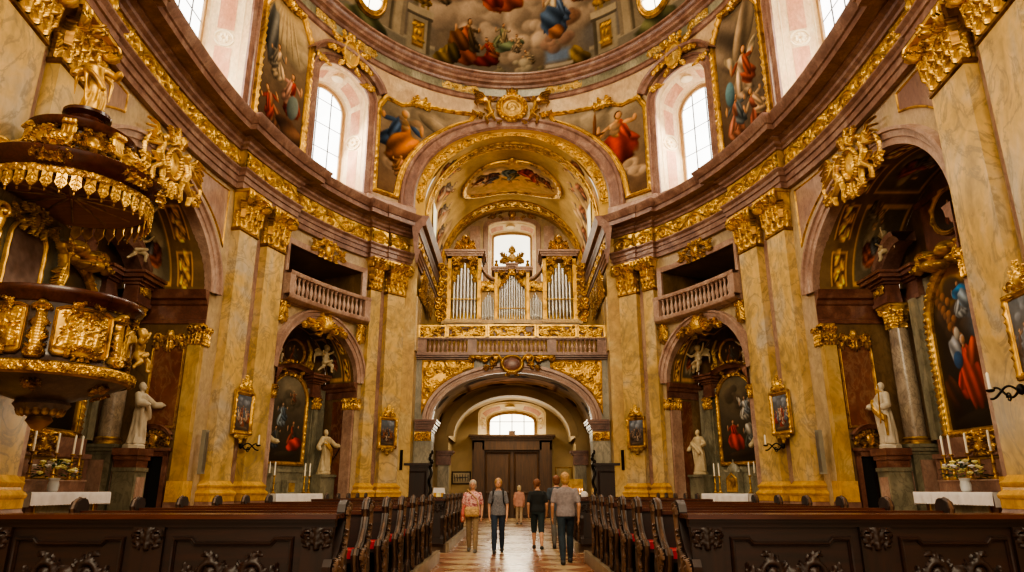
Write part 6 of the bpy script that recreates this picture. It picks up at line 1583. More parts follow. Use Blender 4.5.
PLa([(1.2, 3.14), (1.27, 3.17), (1.3, 3.24), (1.27, 3.32), (1.18, 3.36)], M['gold'], 'lower_rim')
PLa([(1.18, 3.34), (1.1, 3.42), (1.08, 3.5), (1.1, 4.2), (1.12, 4.32)], M['pulpit'], 'drum')
PLa([(1.12, 4.3), (1.18, 4.33), (1.2, 4.38), (1.27, 4.42), (1.3, 4.48), (1.28, 4.54), (1.1, 4.56), (.9, 4.56)], M['pulpit_red'], 'top_rim')
def cyl(r0, a0, zb):
    return lambda X, Y, h: np.stack([(r0+h)*np.cos(FA+a0+X/r0), (r0+h)*np.sin(FA+a0+X/r0), zb-2.35+Y], -1)
for k, a0 in enumerate(np.radians([20, 85, -45, -110])):
    f = HF(.86, .74, .013); r = random.Random(30+k)
    f.mir = False
    for j in range(3):      # little scene: figures and trees in low relief
        x = -.24+.24*j+r.uniform(-.04, .04); f.line([(x, .16), (x+.02, .34)], .06, .05, .06); f.dot(x+.02, .43, .04, .07); f.line([(x, .32), (x+.1, .38)], .028, .018, .06); f.line([(x, .18), (x-.08, .1)], .05, .03, .055)
    for j in range(7): f.dot(r.uniform(-.32, .32), r.uniform(.1, .6), r.uniform(.03, .07), .03)
    f.line([(-.34, .1), (.34, .12)], .045, .035, .04)
    g_ = foliage_field(.86, .74, .013, .045, 60+k, 1.1); m_ = (np.abs(f.x)[None] < .36) & (f.y[:, None] > .06) & (f.y[:, None] < .68); f.h = np.maximum(f.h, g_.h*m_)
    f.grid(cyl(1.1, a0, 3.5), False).build('relief_panel', M['gold_bright'], pt, smooth=60)
    fr = frame_mb([(-.4, 3.54), (-.36, 3.5), (.36, 3.5), (.4, 3.54), (.4, 4.18), (.3, 4.22), (-.3, 4.22), (-.4, 4.18)], .05, .06, lambda x, d, z, a0=a0: np.stack(np.broadcast_arrays((1.1+d)*np.cos(FA+a0+x/1.1), (1.1+d)*np.sin(FA+a0+x/1.1), np.asarray(z)-2.35), -1), .3, .05, .11)
    fr.build('relief_frame', M['gold'], pt, smooth=60)
    for zz, hh, sd_ in ((4.1, .3, 1), (3.38, .28, 2)):
        f = cartouche(.5, hh, .012, .07, sd_, False); f.grid(cyl(1.14, a0, zz)).build('relief_crest', M['gold'], pt, smooth=60)
for a0 in np.radians([-12.5, 52.5, -77.5, 117]):
    f = HF(.3, .95, .012); f.mir = True; f.spiral(.03, .82, .09, 1.4, 0, 1, .03, .12); f.leaf(.02, .75, -PI/2, .4, .1, .4, 4, 0); f.leaf(.05, .12, 1.5, .35, .12, .4, 4, 0); f.spiral(.05, .13, .1, 1.4, PI, 1, .035, .14); f.line([(0, .1), (.02, .5), (0, .85)], .08, .06, .1); f.dot(0, .9, .07, .16)
    f.grid(cyl(1.1, a0, 3.36)).build('scroll_bracket', M['gold_bright'], pt, smooth=60)
    f = HF(.3, .3, .014); f.leaf(0, .28, -PI/2, .26, .06, .4, 3, 0); f.leaf(-.06, .28, -2., .2, .06); f.leaf(.06, .28, -1.1, .2, .06)
    f.grid(lambda X, Y, h, a0=a0: np.stack([(.75+1.0*Y+h)*np.cos(FA+a0+X), (.75+1.0*Y+h)*np.sin(FA+a0+X), 2.93+.55*Y-h-2.35], -1)).build('underside_leaf', M['gold'], pt, smooth=60)
for k in range(16):          # leaf crown round the pendant
    a = k*PI/8; f = MB().ell((.3*math.cos(a), .3*math.sin(a), .36), (.07, .07, .12), 8, 5); f.build('pendant_leaf', M['gold_dull'], pt)
f = frieze_field(2*PI*1.29, .15, .014, .04, 4, .22); f.grid(lambda X, Y, h: np.stack([(1.285+h)*np.cos(X/1.29), (1.285+h)*np.sin(X/1.29), 3.17+Y-2.35], -1), False).build('rim_foliage', M['gold_bright'], pt, smooth=60)
# back panel on the pier
BX = lambda x, d, z: np.stack(np.broadcast_arrays(-8.58+np.asarray(d, float)-PCX, PCY-.15-np.asarray(x, float)-PCY, np.asarray(z, float)-2.35), -1)
MB().bx(-8.95-PCX, -8.6-PCX, -1.25, .95, 4.3-2.35, 6.3-2.35).build('back_wall', M['greenmarble'], pt)
a = np.linspace(0, PI, 20); pts = [(.42, 4.55)]+[(.42*math.cos(q), 5.55+.42*math.sin(q)) for q in a]+[(-.42, 4.55)]
cv = Cv(30, 40, .6, 9, '#7c6a62', '#8c7468'); cv.mottle('#5a4238', .7, 4); panel_mb(pts, cv, BX, .02).build('back_panel', M['paint'], pt); frame_mb(pts, .07, .08, BX, .1).build('back_panel_frame', M['gold'], pt, smooth=60)
for s_ in (-1, 1):
    f = HF(.5, 1.5, .015); f.spiral(0, 1.25, .16, 1.5, 0, s_, .05, .12); f.line([(0, 1.1), (.1*s_, .7), (-.05*s_, .25)], .09, .06, .12); f.leaf(0, .9, -1.5, .5, .12, .4, 4, .3); f.leaf(0, .5, -1.4, .4, .12, .4, 4, -.3); f.spiral(-.05, .2, .12, 1.4, PI, s_, .04, .1)
    f.grid(lambda X, Y, h, s_=s_: BX(X+s_*.86, .05+h*1.4, 4.6+Y)).build('back_volute', M['gold_bright'], pt, smooth=60)
f = cartouche(1.3, .55, .015, .12, 5); f.grid(lambda X, Y, h: BX(X, .06+h, 5.74+Y)).build('back_crest', M['gold_dull'], pt, smooth=60)
# canopy
KX, KY = -7.95, 11.35
cp = thing('pulpit_canopy', 'dark tasselled pulpit canopy with gilded scrolls topped by a golden figure', 'canopy', (KX, KY, 6.2))
def KL(prof, mat, nm, seg=56): return MB().lathe([(r, z-6.2) for r, z in prof], seg=seg, caps=False).build(nm, mat, cp, smooth=45)
KL([(.02, 6.5), (.6, 6.47), (.65, 6.42), (1.2, 6.4), (1.25, 6.36)], M['soffit'], 'soffit')
for k in range(12):
    a = k*PI/6; MB().tube([(.1*math.cos(a), .1*math.sin(a), .275), (1.1*math.cos(a), 1.1*math.sin(a), .19)], .02, 5).build('soffit_ray', M['gold_dull'], cp)
KL([(1.25, 6.36), (1.3, 6.37), (1.3, 6.5), (1.33, 6.54), (1.38, 6.56), (1.42, 6.64), (1.48, 6.7), (1.5, 6.78), (1.45, 6.82), (1.0, 6.92)], M['pulpit_red'], 'cornice')
KL([(1.05, 6.9), (.98, 7.0), (.8, 7.22), (.72, 7.42), (.7, 7.5)], M['pulpit'], 'lower_dome')
KL([(.7, 7.48), (.78, 7.52), (.86, 7.6), (.88, 7.66), (.6, 7.7), (.5, 7.8), (.4, 7.86)], M['pulpit_red'], 'upper_cornice')
KL([(.4, 7.84), (.33, 7.9), (.3, 8.02), (.4, 8.08), (.4, 8.14), (.1, 8.15)], M['pulpit_red'], 'figure_base', 32)
f = frieze_field(2*PI*1.31, .13, .014, .03, 8, .2); f.grid(lambda X, Y, h: np.stack([(1.31+h)*np.cos(X/1.31), (1.31+h)*np.sin(X/1.31), .18+Y], -1), False).build('cornice_relief', M['gold'], cp, smooth=60)
out = [(-.075, .3), (-.075, .17), (-.09, .12), (-.05, .06), (0, -.0), (.05, .06), (.09, .12), (.075, .17), (.075, .3)]
lp = MB().prism(out, -.015, .015)
f = HF(.16, .28, .012); f.leaf(0, .27, -PI/2, .24, .03, .35, 3, 0); f.dot(0, .02, .025, .03); f.grid(lambda X, Y, h: np.stack([X, -.015-h, Y], -1), True, lp); lp.ell((0, 0, -.03), (.02, .02, .03), 6, 4)
lme = lp.mesh('fringe_lappet', M['gold_bright'])
for k in range(40):
    a = k*2*PI/40; o = bpy.data.objects.new('fringe_lappet', lme); C.objects.link(o); o.parent = cp; o.location = (1.3*math.cos(a), 1.3*math.sin(a), -.1); o.rotation_euler = (0, 0, a+PI/2)
for k, a0 in enumerate(np.radians([-70, -15, 40, 95, 150, 205])):
    a = FA+a0; d = np.array([math.cos(a), math.sin(a), 0])
    g = MB(); u = np.linspace(0, 1, 30)      # S-shaped scroll bracket climbing the dome
    s1 = np.stack([1.3-.5*u+.06*np.sin(u*7), .72+.55*u**1.6], 1)
    v = np.linspace(0, 1, 24); e1 = np.stack([1.22+.14*(1-.8*v)*np.cos(PI-v*9), .78+.14*(1-.8*v)*np.sin(PI-v*9)], 1); e2 = np.stack([.82+.1*(1-.8*v)*np.cos(v*9), 1.3+.1*(1-.8*v)*np.sin(v*9)], 1)
    tn = np.array([-d[1], d[0], 0])
    for s_ in (-.07, 0, .07):
        for path, w_ in ((s1, .05), (e1, .05), (e2, .04)): g.tube(np.outer(path[:, 0], d)+np.outer(path[:, 1], [0, 0, 1.])+s_*tn, w_, 6)
    g.build('scroll_bracket', M['gold_bright'], cp, smooth=60)
for k, a0 in enumerate(np.radians([-42, 12, 67, 122])):
    a = FA+a0; f = cartouche(.7, .62, .013, .1, 30+k)
    f.grid(lambda X, Y, h, a=a: np.stack([(.95-.28*Y+h)*np.cos(a+X/.9), (.95-.28*Y+h)*np.sin(a+X/.9), .78+Y*.85], -1)).build('dome_ornament', M['gold'], cp, smooth=60)
for k, a0 in enumerate((-15, 40, 75)):
    a = FA+rad(a0); f = cartouche(.6, .45, .013, .12, 50+k)
    f.grid(lambda X, Y, h, a=a: np.stack([(1.4+h)*np.cos(a+X/1.4), (1.4+h)*np.sin(a+X/1.4), .32+Y], -1)).build('rim_ornament', M['gold_bright'], cp, smooth=60)
st = thing('statue', 'golden standing figure on top of the pulpit canopy', 'statue', (KX, KY, 8.15), FA+PI/2)
g = statue_mb(1.3, 44, .09, ((.3, -.1, .75), (-.26, -.2, .5))); remesh(g, .016, 2).build('figure', M['gold'], st, smooth=80)
g = MB()
for s_ in (-1, 1):
    for j in range(4): limb(g, np.array([(s_*.05, .1, 1.0), (s_*(.2+.03*j), .2, 1.15-.1*j), (s_*(.34-.02*j), .2, .95-.16*j)]), [.04, .04, .015], 8)
remesh(g, .016, 1).build('wings', M['gold'], st, smooth=80)
for k, (a0, R, z, mat_) in enumerate(((74, 1.2, 3.55, 'gold'),)):
    a = FA+rad(a0); o = thing('putto', 'golden winged cherub with a horn clinging to the pulpit rim', 'statue', (PCX+R*math.cos(a)*1.1, PCY+R*math.sin(a)*1.1, z), a+PI/2)
    remesh(putto_mb(.72, True, 3), .016, 2).build('figure', M['gold_dull'], o, smooth=80)
    q = MB().lathe([(.015, 0), (.02, .35), (.07, .45)], seg=10); R_ = np.array(Matrix.Rotation(-.9, 3, 'X')); q.xf(lambda v: v @ R_.T+np.array([.28, -.05, .55])); q.build('horn', M['gold'], o)
# ------------------------------------------------------------------ pews
END = [(-.52, 0), (-.52, .12), (-.44, .2), (-.46, .36), (-.54, .5), (-.55, .58), (-.5, .64), (-.4, .63), (-.28, .7), (-.17, .82), (-.12, .94), (-.15, 1.02), (-.12, 1.09), (-.04, 1.13), (.05, 1.12), (.1, 1.06), (.09, .98), (.04, .9), (.03, .75), (.06, .55), (.1, .38), (.06, .22), (.12, .12), (.12, 0)]
EP = np.array(END)
def end_relief(sg):
    f = HF(.72, 1.14, .014); r = random.Random(2)
    f.spiral(.1, 1.04, .08, 1.4, 0, 1, .025, .035); f.spiral(-.2, .55, .1, 1.5, PI, -1, .03, .04)
    f.line([(-.12, .1), (-.16, .35), (-.08, .6), (.08, .8), (.12, 1.0)], .035, .025, .04)
    for j in range(16):
        y = .08+.06*j; x = np.interp(y, [0, .35, .6, .8, 1.05], [-.1, -.15, -.08, .06, .12]); f.leaf(x, y, r.uniform(0, 6.28), .17, .035, .4, 2, r.uniform(-.8, .8))
    X, Y = np.meshgrid(f.x, f.y); X0 = X-.2; c = EP.mean(0)
    S = EP; m = inside(S[:, 0], S[:, 1], (X0-c[0])/.93+c[0], (Y-c[1])/.965+c[1]); f.h *= m
    return f.grid(lambda X, Y, h: np.stack([sg*(-.012-h), X-.2, Y], -1), True)
def make_pew(sd, label, front=False):
    t = thing('pew', label, 'pew', group='carved pews on the pulpit side' if sd < 0 else 'carved pews on the far aisle side')
    X = lambda x: sd*x
    Lw = 3.2
    for x0 in (0, Lw):
        g = MB().prism(END, 0, .075); g.xf(lambda v: np.stack([sd*(x0+v[:, 1]), v[:, 0], v[:, 2]], 1))
        e = g.build('bench_end', M['wood_v'], t)
        g2 = end_relief(sd)
        if x0 == 0: g2.build('carving', M['wood_edge'], e, smooth=60)
        # rounded worn edge
        E3 = np.stack([np.full(len(EP), sd*(x0+.037)), EP[:, 0], EP[:, 1]], 1)
        MB().tube(E3, .02, 5).build('edge_roll', M['wood_edge'], e)
    MB().bx(X(.07), X(Lw), -.02, .03, .12, .97).build('back_panel', M['wood'], t)
    MB().bx(X(.07), X(Lw), -.05, .08, .96, 1.0).build('top_rail', M['wood_rail'], t)
    MB().bx(X(.07), X(Lw), -.46, -.02, .5, .54).bx(X(.07), X(Lw), -.1, -.06, .1, .5).build('seat', M['wood'], t)
    g = MB().bx(X(.08), X(Lw-.03), -.47, -.06, .54, .62); g.build('cushion', M['red'], t)
    MB().bx(X(.07), X(Lw), .08, .3, .74, .77).build('book_ledge', M['wood'], t)
    MB().bx(X(.07), X(Lw), .42, .6, .14, .18).build('kneeler', M['wood'], t)
    return t
def make_front(sd, label):
    t = thing('kneeling_desk', label, 'kneeling desk', group='carved pew fronts')
    Lw = 3.2; X = lambda x: sd*x
    g = MB().prism([(y+.12, z) for y, z in END], 0, .075); g.xf(lambda v: np.stack([sd*v[:, 1], v[:, 0], v[:, 2]], 1)); e = g.build('bench_end', M['wood_v'], t)
    g2 = end_relief(sd); g2.xf(lambda v: v+np.array([0, .12, 0])); g2.build('carving', M['wood_edge'], e, smooth=60)
    MB().bx(X(.05), X(Lw), -.26, -.2, 0, .96).build('carcass_panel', M['wood'], t)
    g = MB()
    for z0, z1, d in ((.0, .12, .05), (.12, .16, .03), (.9, .94, .02), (.94, .97, .05)): g.bx(X(.02), X(Lw), -.26-d, -.2, z0, z1)
    g.build('mouldings', M['wood'], t)
    MB().bx(X(.0), X(Lw), -.34, .12, .97, 1.01).build('desk_top', M['wood_rail'], t)
    for xc in (.17, 1.68, 3.05):
        MB().bx(X(xc-.14), X(xc+.14), -.3, -.25, .14, .9).build('pilaster_strip', M['wood_v'], t)
        f = HF(.3, .2, .012); f.mir = True; f.leaf(.01, .02, PI/2, .18, .04, .4, 3, 0); f.spiral(.08, .13, .05, 1.3, 0, 1, .016, .04); f.leaf(.06, .02, 1., .14, .035)
        f.grid(lambda X_, Y, h, xc=xc: np.stack([X_+X(xc), -.3-h, .7+Y], -1)).build('carved_capital', M['wood_v'], t, smooth=60)
    for xa, xb in ((.42, 1.43), (1.93, 2.84)):
        xm = (xa+xb)/2; w = xb-xa
        pts = [(X(xm)-w/2, .2), (X(xm)+w/2, .2), (X(xm)+w/2, .78), (X(xm)+w/2-.12, .78), (X(xm)+w/2-.16, .74), (X(xm)-w/2+.16, .74), (X(xm)-w/2+.12, .78), (X(xm)-w/2, .78)]
        frame_mb(pts, .04, .035, lambda x, d, z: np.stack(np.broadcast_arrays(x, -.26-d, z), -1), 0).build('panel_moulding', M['wood'], t)
        f = HF(w*.85, .46, .013); f.mir = True; f.spiral(.18, .28, .1, 1.5, 0, 1, .028, .04); f.leaf(.05, .1, 1.3, .3, .04, .4, 4, 0); f.leaf(.25, .2, .3, .25, .04, .4, 3, .6); f.spiral(.33, .2, .07, 1.4, PI, -1, .02, .03); f.leaf(.1, .35, .4, .2, .035); f.dot(0, .26, .07, .05)
        f.grid(lambda X_, Y, h, xm=xm: np.stack([X_+X(xm), -.26-h, .24+Y], -1)).build('panel_carving', M['wood_v'], t, smooth=60)
    return t
ORD = ('first', 'second', 'third', 'fourth', 'fifth', 'sixth', 'seventh')
for sd in SIDES:
    side = 'pulpit side' if sd < 0 else 'side facing the pulpit'
    fr = make_front(sd, 'dark carved pew front with panels, nearest the viewer, '+side); fr.location = (sd*1.57, 6.78, .2)
    dup(fr, (sd*1.62, 17.5, .2), 0, 'dark carved pew front facing the cross aisle, '+side)
    p0 = None
    for blk, (ya, n, st) in enumerate(((8.0, 6, 1.235), (18.75, 5, 1.25))):
        for k in range(n):
            lb = 'dark pew with red cushion, %s behind the %s pew front, %s' % (ORD[k], 'near' if blk == 0 else 'far', side)
            lc = (sd*(1.57 if blk == 0 else 1.62), ya+st*k, .2)
            if p0 is None: p0 = make_pew(sd, lb); p0.location = lc
            else: dup(p0, lc, 0, lb)
# ------------------------------------------------------------------ people
M['skin'] = plain('skin', '#c08e6e', .55, var=.08, scale=12)
M['hair_grey'] = plain('grey hair', '#a09484', .7, var=.2, scale=60); M['hair_blond'] = plain('fair hair', '#a07a4a', .7, var=.25, scale=60)
M['hair_white'] = plain('white blond hair', '#c8b48c', .7, var=.15, scale=60); M['hair_brown'] = plain('brown hair', '#6a3f24', .7, var=.25, scale=60)
M['eye'] = plain('dark eye', '#1c1512', .3); M['lip'] = plain('lips', '#9c5a4c', .5)
M['jeans'] = plain('dark blue denim', '#1f2c3e', .85, var=.2, scale=25); M['khaki'] = plain('khaki cotton', '#8c7658', .85, var=.12, scale=20); M['beige'] = plain('beige cotton', '#b09a7c', .85, var=.1, scale=20)
M['grey_trousers'] = plain('grey trousers', '#55504a', .85, var=.12, scale=20); M['dark_shorts'] = plain('dark teal shorts', '#1c2a2c', .85, var=.15, scale=20); M['jeans_dark'] = plain('dark jeans', '#1a2730', .85, var=.25, scale=20)
M['tee_grey'] = plain('heather grey cotton', '#6c6c72', .85, var=.2, scale=40); M['shirt_grey'] = plain('grey lilac shirt', '#837a7c', .8, var=.1, scale=20); M['black_top'] = plain('black top', '#15191a', .85, var=.2); M['navy'] = plain('slate blue shirt', '#3a434c', .85, var=.12)
M['pinkjacket'] = plain('salmon jacket', '#c08e7c', .85, var=.1); M['shoe'] = plain('dark shoe', '#1d1a18', .6); M['shoe_grey'] = plain('grey shoe', '#5c564e', .7); M['strap'] = plain('black strap', '#111214', .8); M['bag'] = plain('tan bag', '#a88658', .8, var=.25, scale=30)
M['scarf'] = plain('rose scarf', '#b45c50', .9, var=.25, scale=20)
def pattern_mat():
    m, nt, b = newmat('pink patterned cotton'); v = pos(nt)
    n = noise(nt, v, 9., 2, 1.5); r = ramp(nt, n.outputs[0], [(.36, L4('#8a4a52')), (.45, L4('#d89a94')), (.52, L4('#e6c8bc')), (.6, L4('#c46a6c'))]); r.color_ramp.interpolation = 'LINEAR'
    nt.links.new(r.outputs[0], b.inputs['Base Color']); b.inputs['Roughness'].default_value = .85; return m
M['pattern'] = pattern_mat()
def loft(mb, rings, seg=24):
    P = []
    th = np.arange(seg)*2*PI/seg
    for (x, y, z, rx, ry) in rings: P.append(np.stack([x+rx*np.sign(np.cos(th))*np.abs(np.cos(th))**.85, y+ry*np.sign(np.sin(th))*np.abs(np.sin(th))**.85, np.full(seg, z)], -1))
    n0 = mb.n; mb.grid(np.array(P), cv=True); mb.q.append([tuple(n0+i for i in range(seg))[::-1], tuple(n0+(len(P)-1)*seg+i for i in range(seg))]); return mb
def person(label, loc, H, away, top, bottom, hair, sleeve='short', leg='long', fem=True, hairstyle='short', stride=.3, lead=1, shoe='shoe', slim=1., arm=(.12, -.1), hem=.86, group=None, headturn=0.):
    t = thing('person', label, 'person', loc, PI if away else 0., group)
    k = H/1.75; sw = (.165 if fem else .19)*slim; hipw = (.165 if fem else .16)*slim
    J = {}
    for s_ in (-1, 1):
        f = stride if s_ == lead else -stride
        hip = np.array([s_*.09, 0, .93]); knee = hip+np.array([s_*.0, -math.sin(f*.75)*.44-(.05 if f < 0 else .02), -math.cos(f*.6)*.44])
        ank = knee+np.array([0, -math.sin(f*.55)*.2+(.14 if f < 0 else .0), -.40]); 
        lift = .09 if f > 0 else .1
        ank[2] = lift
        J[s_] = (hip, knee, ank, f)
    def leg_mb(gr, r0, r1, r2, upto=None):
        mb = MB()
        for s_ in (-1, 1):
            hip, knee, ank, f = J[s_]
            if upto is None: limb(mb, [hip*k, (hip*.5+knee*.5)*k+np.array([0, -.01, 0]), knee*k, (knee*.55+ank*.45)*k+np.array([0, .015, 0]), ank*k], [r0*k, r0*.88*k, r1*k, r1*1.02*k, r2*k])
            else:
                e = knee+(ank-knee)*upto; limb(mb, [hip*k, (hip*.5+knee*.5)*k, knee*k, e*k], [r0*k, r0*.92*k, r1*1.08*k, r1*1.02*k])
        return mb
    # the body: one continuous figure
    b = leg_mb(0, .078, .052, .036)
    torso = [(0, 0, .86, hipw*.8, .1), (0, .01, .95, hipw, .115), (0, 0, 1.06, hipw*.86, .1), (0, -.005, 1.2, sw*.86, .108), (0, 0, 1.34, sw*.98, .105), (0, .01, 1.40, sw*.72, .08), (0, .01, 1.455, .07, .06)]
    loft(b, [(x*k, y*k, z*k, rx*k, ry*k) for x, y, z, rx, ry in torso])
    b.tube(np.array([(0, .01, 1.42), (0, 0, 1.5), (0, -.005, 1.54)])*k, [.06*k, .052*k, .052*k], 12)
    hb = MB(); head(hb, (0, 0, 0), k*.96); cs, sn = math.cos(headturn), math.sin(headturn); R_ = np.array([[cs, -sn, 0], [sn, cs, 0], [0, 0, 1]])
    b.merge(hb, lambda v: v @ R_.T+np.array([0, -.015*k, 1.605*k]))
    A = {}
    for s_ in (-1, 1):
        sh = np.array([s_*(sw-.005), .01, 1.375]); f = arm[0] if s_ == lead else arm[1]
        el = sh+np.array([s_*.06, .04+.25*math.sin(f), -.28]); wr = el+np.array([-s_*.005, -.07+.22*math.sin(f)-.05, -.24]); A[s_] = (sh, el, wr)
        limb(b, [sh*k, el*k, wr*k], [.048*k, .038*k, .026*k])
        d = (wr-el)/np.linalg.norm(wr-el); pc = wr+d*.05
        b.ell(pc*k, (.022*k, .036*k, .048*k), 10, 6)
        for j in range(4):       # curled fingers and a thumb
            o_ = np.array([0, (j-1.5)*.019, 0]); L = (.062, .07, .066, .05)[j]; p1 = pc+d*.035+o_; p2 = p1+d*L*.55; p3 = p2+d*L*.45+np.array([-s_*.018, 0, 0]); limb(b, [p1*k, p2*k, p3*k], [.0105*k, .0098*k, .0088*k], 8)
        p1 = pc+np.array([-s_*.012, -.03, .0]); limb(b, [p1*k, (p1+d*.03+np.array([-s_*.01, -.018, 0]))*k, (p1+d*.055+np.array([-s_*.014, -.016, 0]))*k], [.012*k, .011*k, .0095*k], 8)
    for s_ in (-1, 1):
        ank = J[s_][2]; limb(b, [ank*k, (ank+np.array([0, -.02, -.05]))*k, (ank+np.array([0, -.12, -.065]))*k], [.036*k, .034*k, .028*k])
    remesh(b, .0095, 2).build('body', M['skin'], t, smooth=80)
    # hair
    g = MB(); hc = np.array([0, -.015, 1.605])
    if hairstyle == 'bald': g.ell((hc+np.array([0, .035, -.0]))*k, (.088*k, .085*k, .09*k), 14, 9)
    else:
        g.ell((hc+np.array([0, .03, .03]))*k, (.1*k, .112*k, .106*k), 14, 10)
        if hairstyle == 'bob': g.ell((hc+np.array([0, .04, -.03]))*k, (.1*k, .09*k, .11*k), 14, 10)
        if hairstyle == 'tail': g.ell((hc+np.array([0, .1, .0]))*k, (.05*k, .05*k, .07*k)); limb(g, [(hc+np.array([0, .11, .0]))*k, (hc+np.array([0, .13, -.1]))*k], [.035*k, .02*k])
        if hairstyle == 'short': g.ell((hc+np.array([0, .055, -.025]))*k, (.092*k, .07*k, .09*k), 14, 9)
    g.xf(lambda v: (v-np.array([0, -.015, 0])*k) @ R_.T+np.array([0, -.015, 0])*k)
    remesh(g, .01, 1).build('hair', M[hair], t, smooth=80)
    if not away:
        for s_ in (-1, 1): MB().ell((s_*.03*k, -.104*k, 1.622*k), (.012*k, .008*k, .007*k), 8, 5).build('eye', M['eye'], t)
        MB().ell((0, -.102*k, 1.555*k), (.024*k, .008*k, .007*k), 8, 5).build('mouth', M['lip'], t)
    # clothes
    g = leg_mb(0, .092 if fem else .098, .068, .05) if leg == 'long' else leg_mb(0, .1, .074, .06, .18)
    loft(g, [(0, .0, .84*k, hipw*.9*k, .115*k), (0, .01*k, .93*k, (hipw+.012)*k, .128*k), (0, 0, 1.03*k, (hipw*.9+.012)*k, .115*k)])
    remesh(g, .012, 2).build('trousers' if leg == 'long' else 'shorts', M[bottom], t, smooth=80)
    g = MB(); e = .016
    loft(g, [(x*k, y*k, z*k, (rx+e)*k, (ry+e)*k) for x, y, z, rx, ry in [(0, .005, hem, hipw*1.02, .122), (0, .005, .97, hipw*1.03, .122), (0, 0, 1.08, hipw*.92, .108), (0, -.005, 1.2, sw*.9, .114), (0, 0, 1.34, sw*1.0, .108), (0, .01, 1.40, sw*.74, .082), (0, .012, 1.445, .07, .06)]])
    for s_ in (-1, 1):
        sh, el, wr = A[s_]
        if sleeve == 'short': q = sh+(el-sh)*.72; limb(g, [sh*k, q*k], [.056*k, .06*k])
        elif sleeve == 'long': limb(g, [sh*k, el*k, (wr-(wr-el)*.1)*k], [.058*k, .054*k, .046*k])
    remesh(g, .012, 2).build('jacket' if sleeve == 'long' else 'top', M[top], t, smooth=80)
    for s_ in (-1, 1):
        ank = J[s_][2]; g = MB(); limb(g, [(ank+np.array([0, .03, -.05]))*k, (ank+np.array([0, -.05, -.055]))*k, (ank+np.array([0, -.14, -.06]))*k], [.05*k, .048*k, .042*k])
        z0 = (ank[2]-.092)*k; g.xf(lambda v: np.stack([v[:, 0], v[:, 1], np.maximum(v[:, 2], max(0.004, z0))], 1)); g.build('shoe', M[shoe], t, smooth=80)
    return t, k, A
t, k, A = person('woman in pink patterned top and khaki trousers carrying a tan shoulder bag', (-.96, 17.46, 0), 1.68, False, 'pattern', 'khaki', 'hair_grey', hairstyle='bob', stride=.42, lead=1, shoe='shoe_grey', slim=1.12)
g = MB(); loft(g, [(.0, -.22, .84, .16, .05), (.0, -.23, .9, .19, .07), (.0, -.22, 1.02, .19, .06), (.0, -.2, 1.08, .16, .04)]); g.xf(lambda v: v*k); remesh(g, .014, 2).build('shoulder_bag', M['bag'], t, smooth=80)
g = MB(); g.tube(np.array([(.16, -.2, 1.05), (.12, -.17, 1.25), (-.05, -.14, 1.42), (-.13, -.02, 1.49), (-.1, .12, 1.35), (.1, .15, 1.15), (.2, .02, 1.05)])*k, .014*k, 6); g.build('bag_strap', M['bag'], t)
g = MB(); limb(g, np.array([(-.2, -.1, 1.08), (-.23, -.12, .9), (-.24, -.1, .74)])*k, [.05*k, .06*k, .05*k]); remesh(g, .014, 2).build('scarf', M['scarf'], t, smooth=80)
t, k, A = person('woman in grey t-shirt and blue jeans with backpack straps walking towards the viewer', (-.33, 17.19, 0), 1.71, False, 'tee_grey', 'jeans', 'hair_blond', stride=.42, lead=-1, arm=(.12, -.12))
for s_ in (-1, 1):
    g = MB(); g.tube(np.array([(s_*.12, .12, 1.2), (s_*.12, .1, 1.44), (s_*.12, -.02, 1.475), (s_*.125, -.12, 1.38), (s_*.13, -.135, 1.2), (s_*.17, -.02, 1.08)])*k, .02*k, 6); g.build('backpack_strap', M['strap'], t)
g = MB(); loft(g, [(0, .2, 1.0, .13, .07), (0, .22, 1.15, .15, .09), (0, .2, 1.38, .13, .07)]); g.xf(lambda v: v*k); remesh(g, .016, 3).build('backpack', M['strap'], t, smooth=80)
person('elderly woman in salmon jacket and pale trousers seen from behind near the portal', (.31, 31.2, 0), 1.63, True, 'pinkjacket', 'beige', 'hair_white', sleeve='long', hairstyle='bob', stride=.12, shoe='shoe_grey', slim=1.08, hem=.78)
t, k, A = person('woman in black top and dark shorts walking away down the aisle', (.65, 18.33, 0), 1.71, True, 'black_top', 'dark_shorts', 'hair_brown', leg='short', hairstyle='tail', stride=.45, lead=1, slim=1.12, headturn=-.5, hem=.9)
person('man in slate blue shirt and grey trousers, half hidden behind another man', (1.17, 18.75, 0), 1.81, True, 'navy', 'grey_trousers', 'hair_brown', fem=False, stride=.5, lead=-1)
t, k, A = person('man in grey short-sleeved shirt and dark jeans walking away, nearest the viewer', (1.1, 14.75, 0), 1.79, True, 'shirt_grey', 'jeans_dark', 'hair_blond', fem=False, hairstyle='short', stride=.5, lead=-1, slim=1.1, hem=.88)
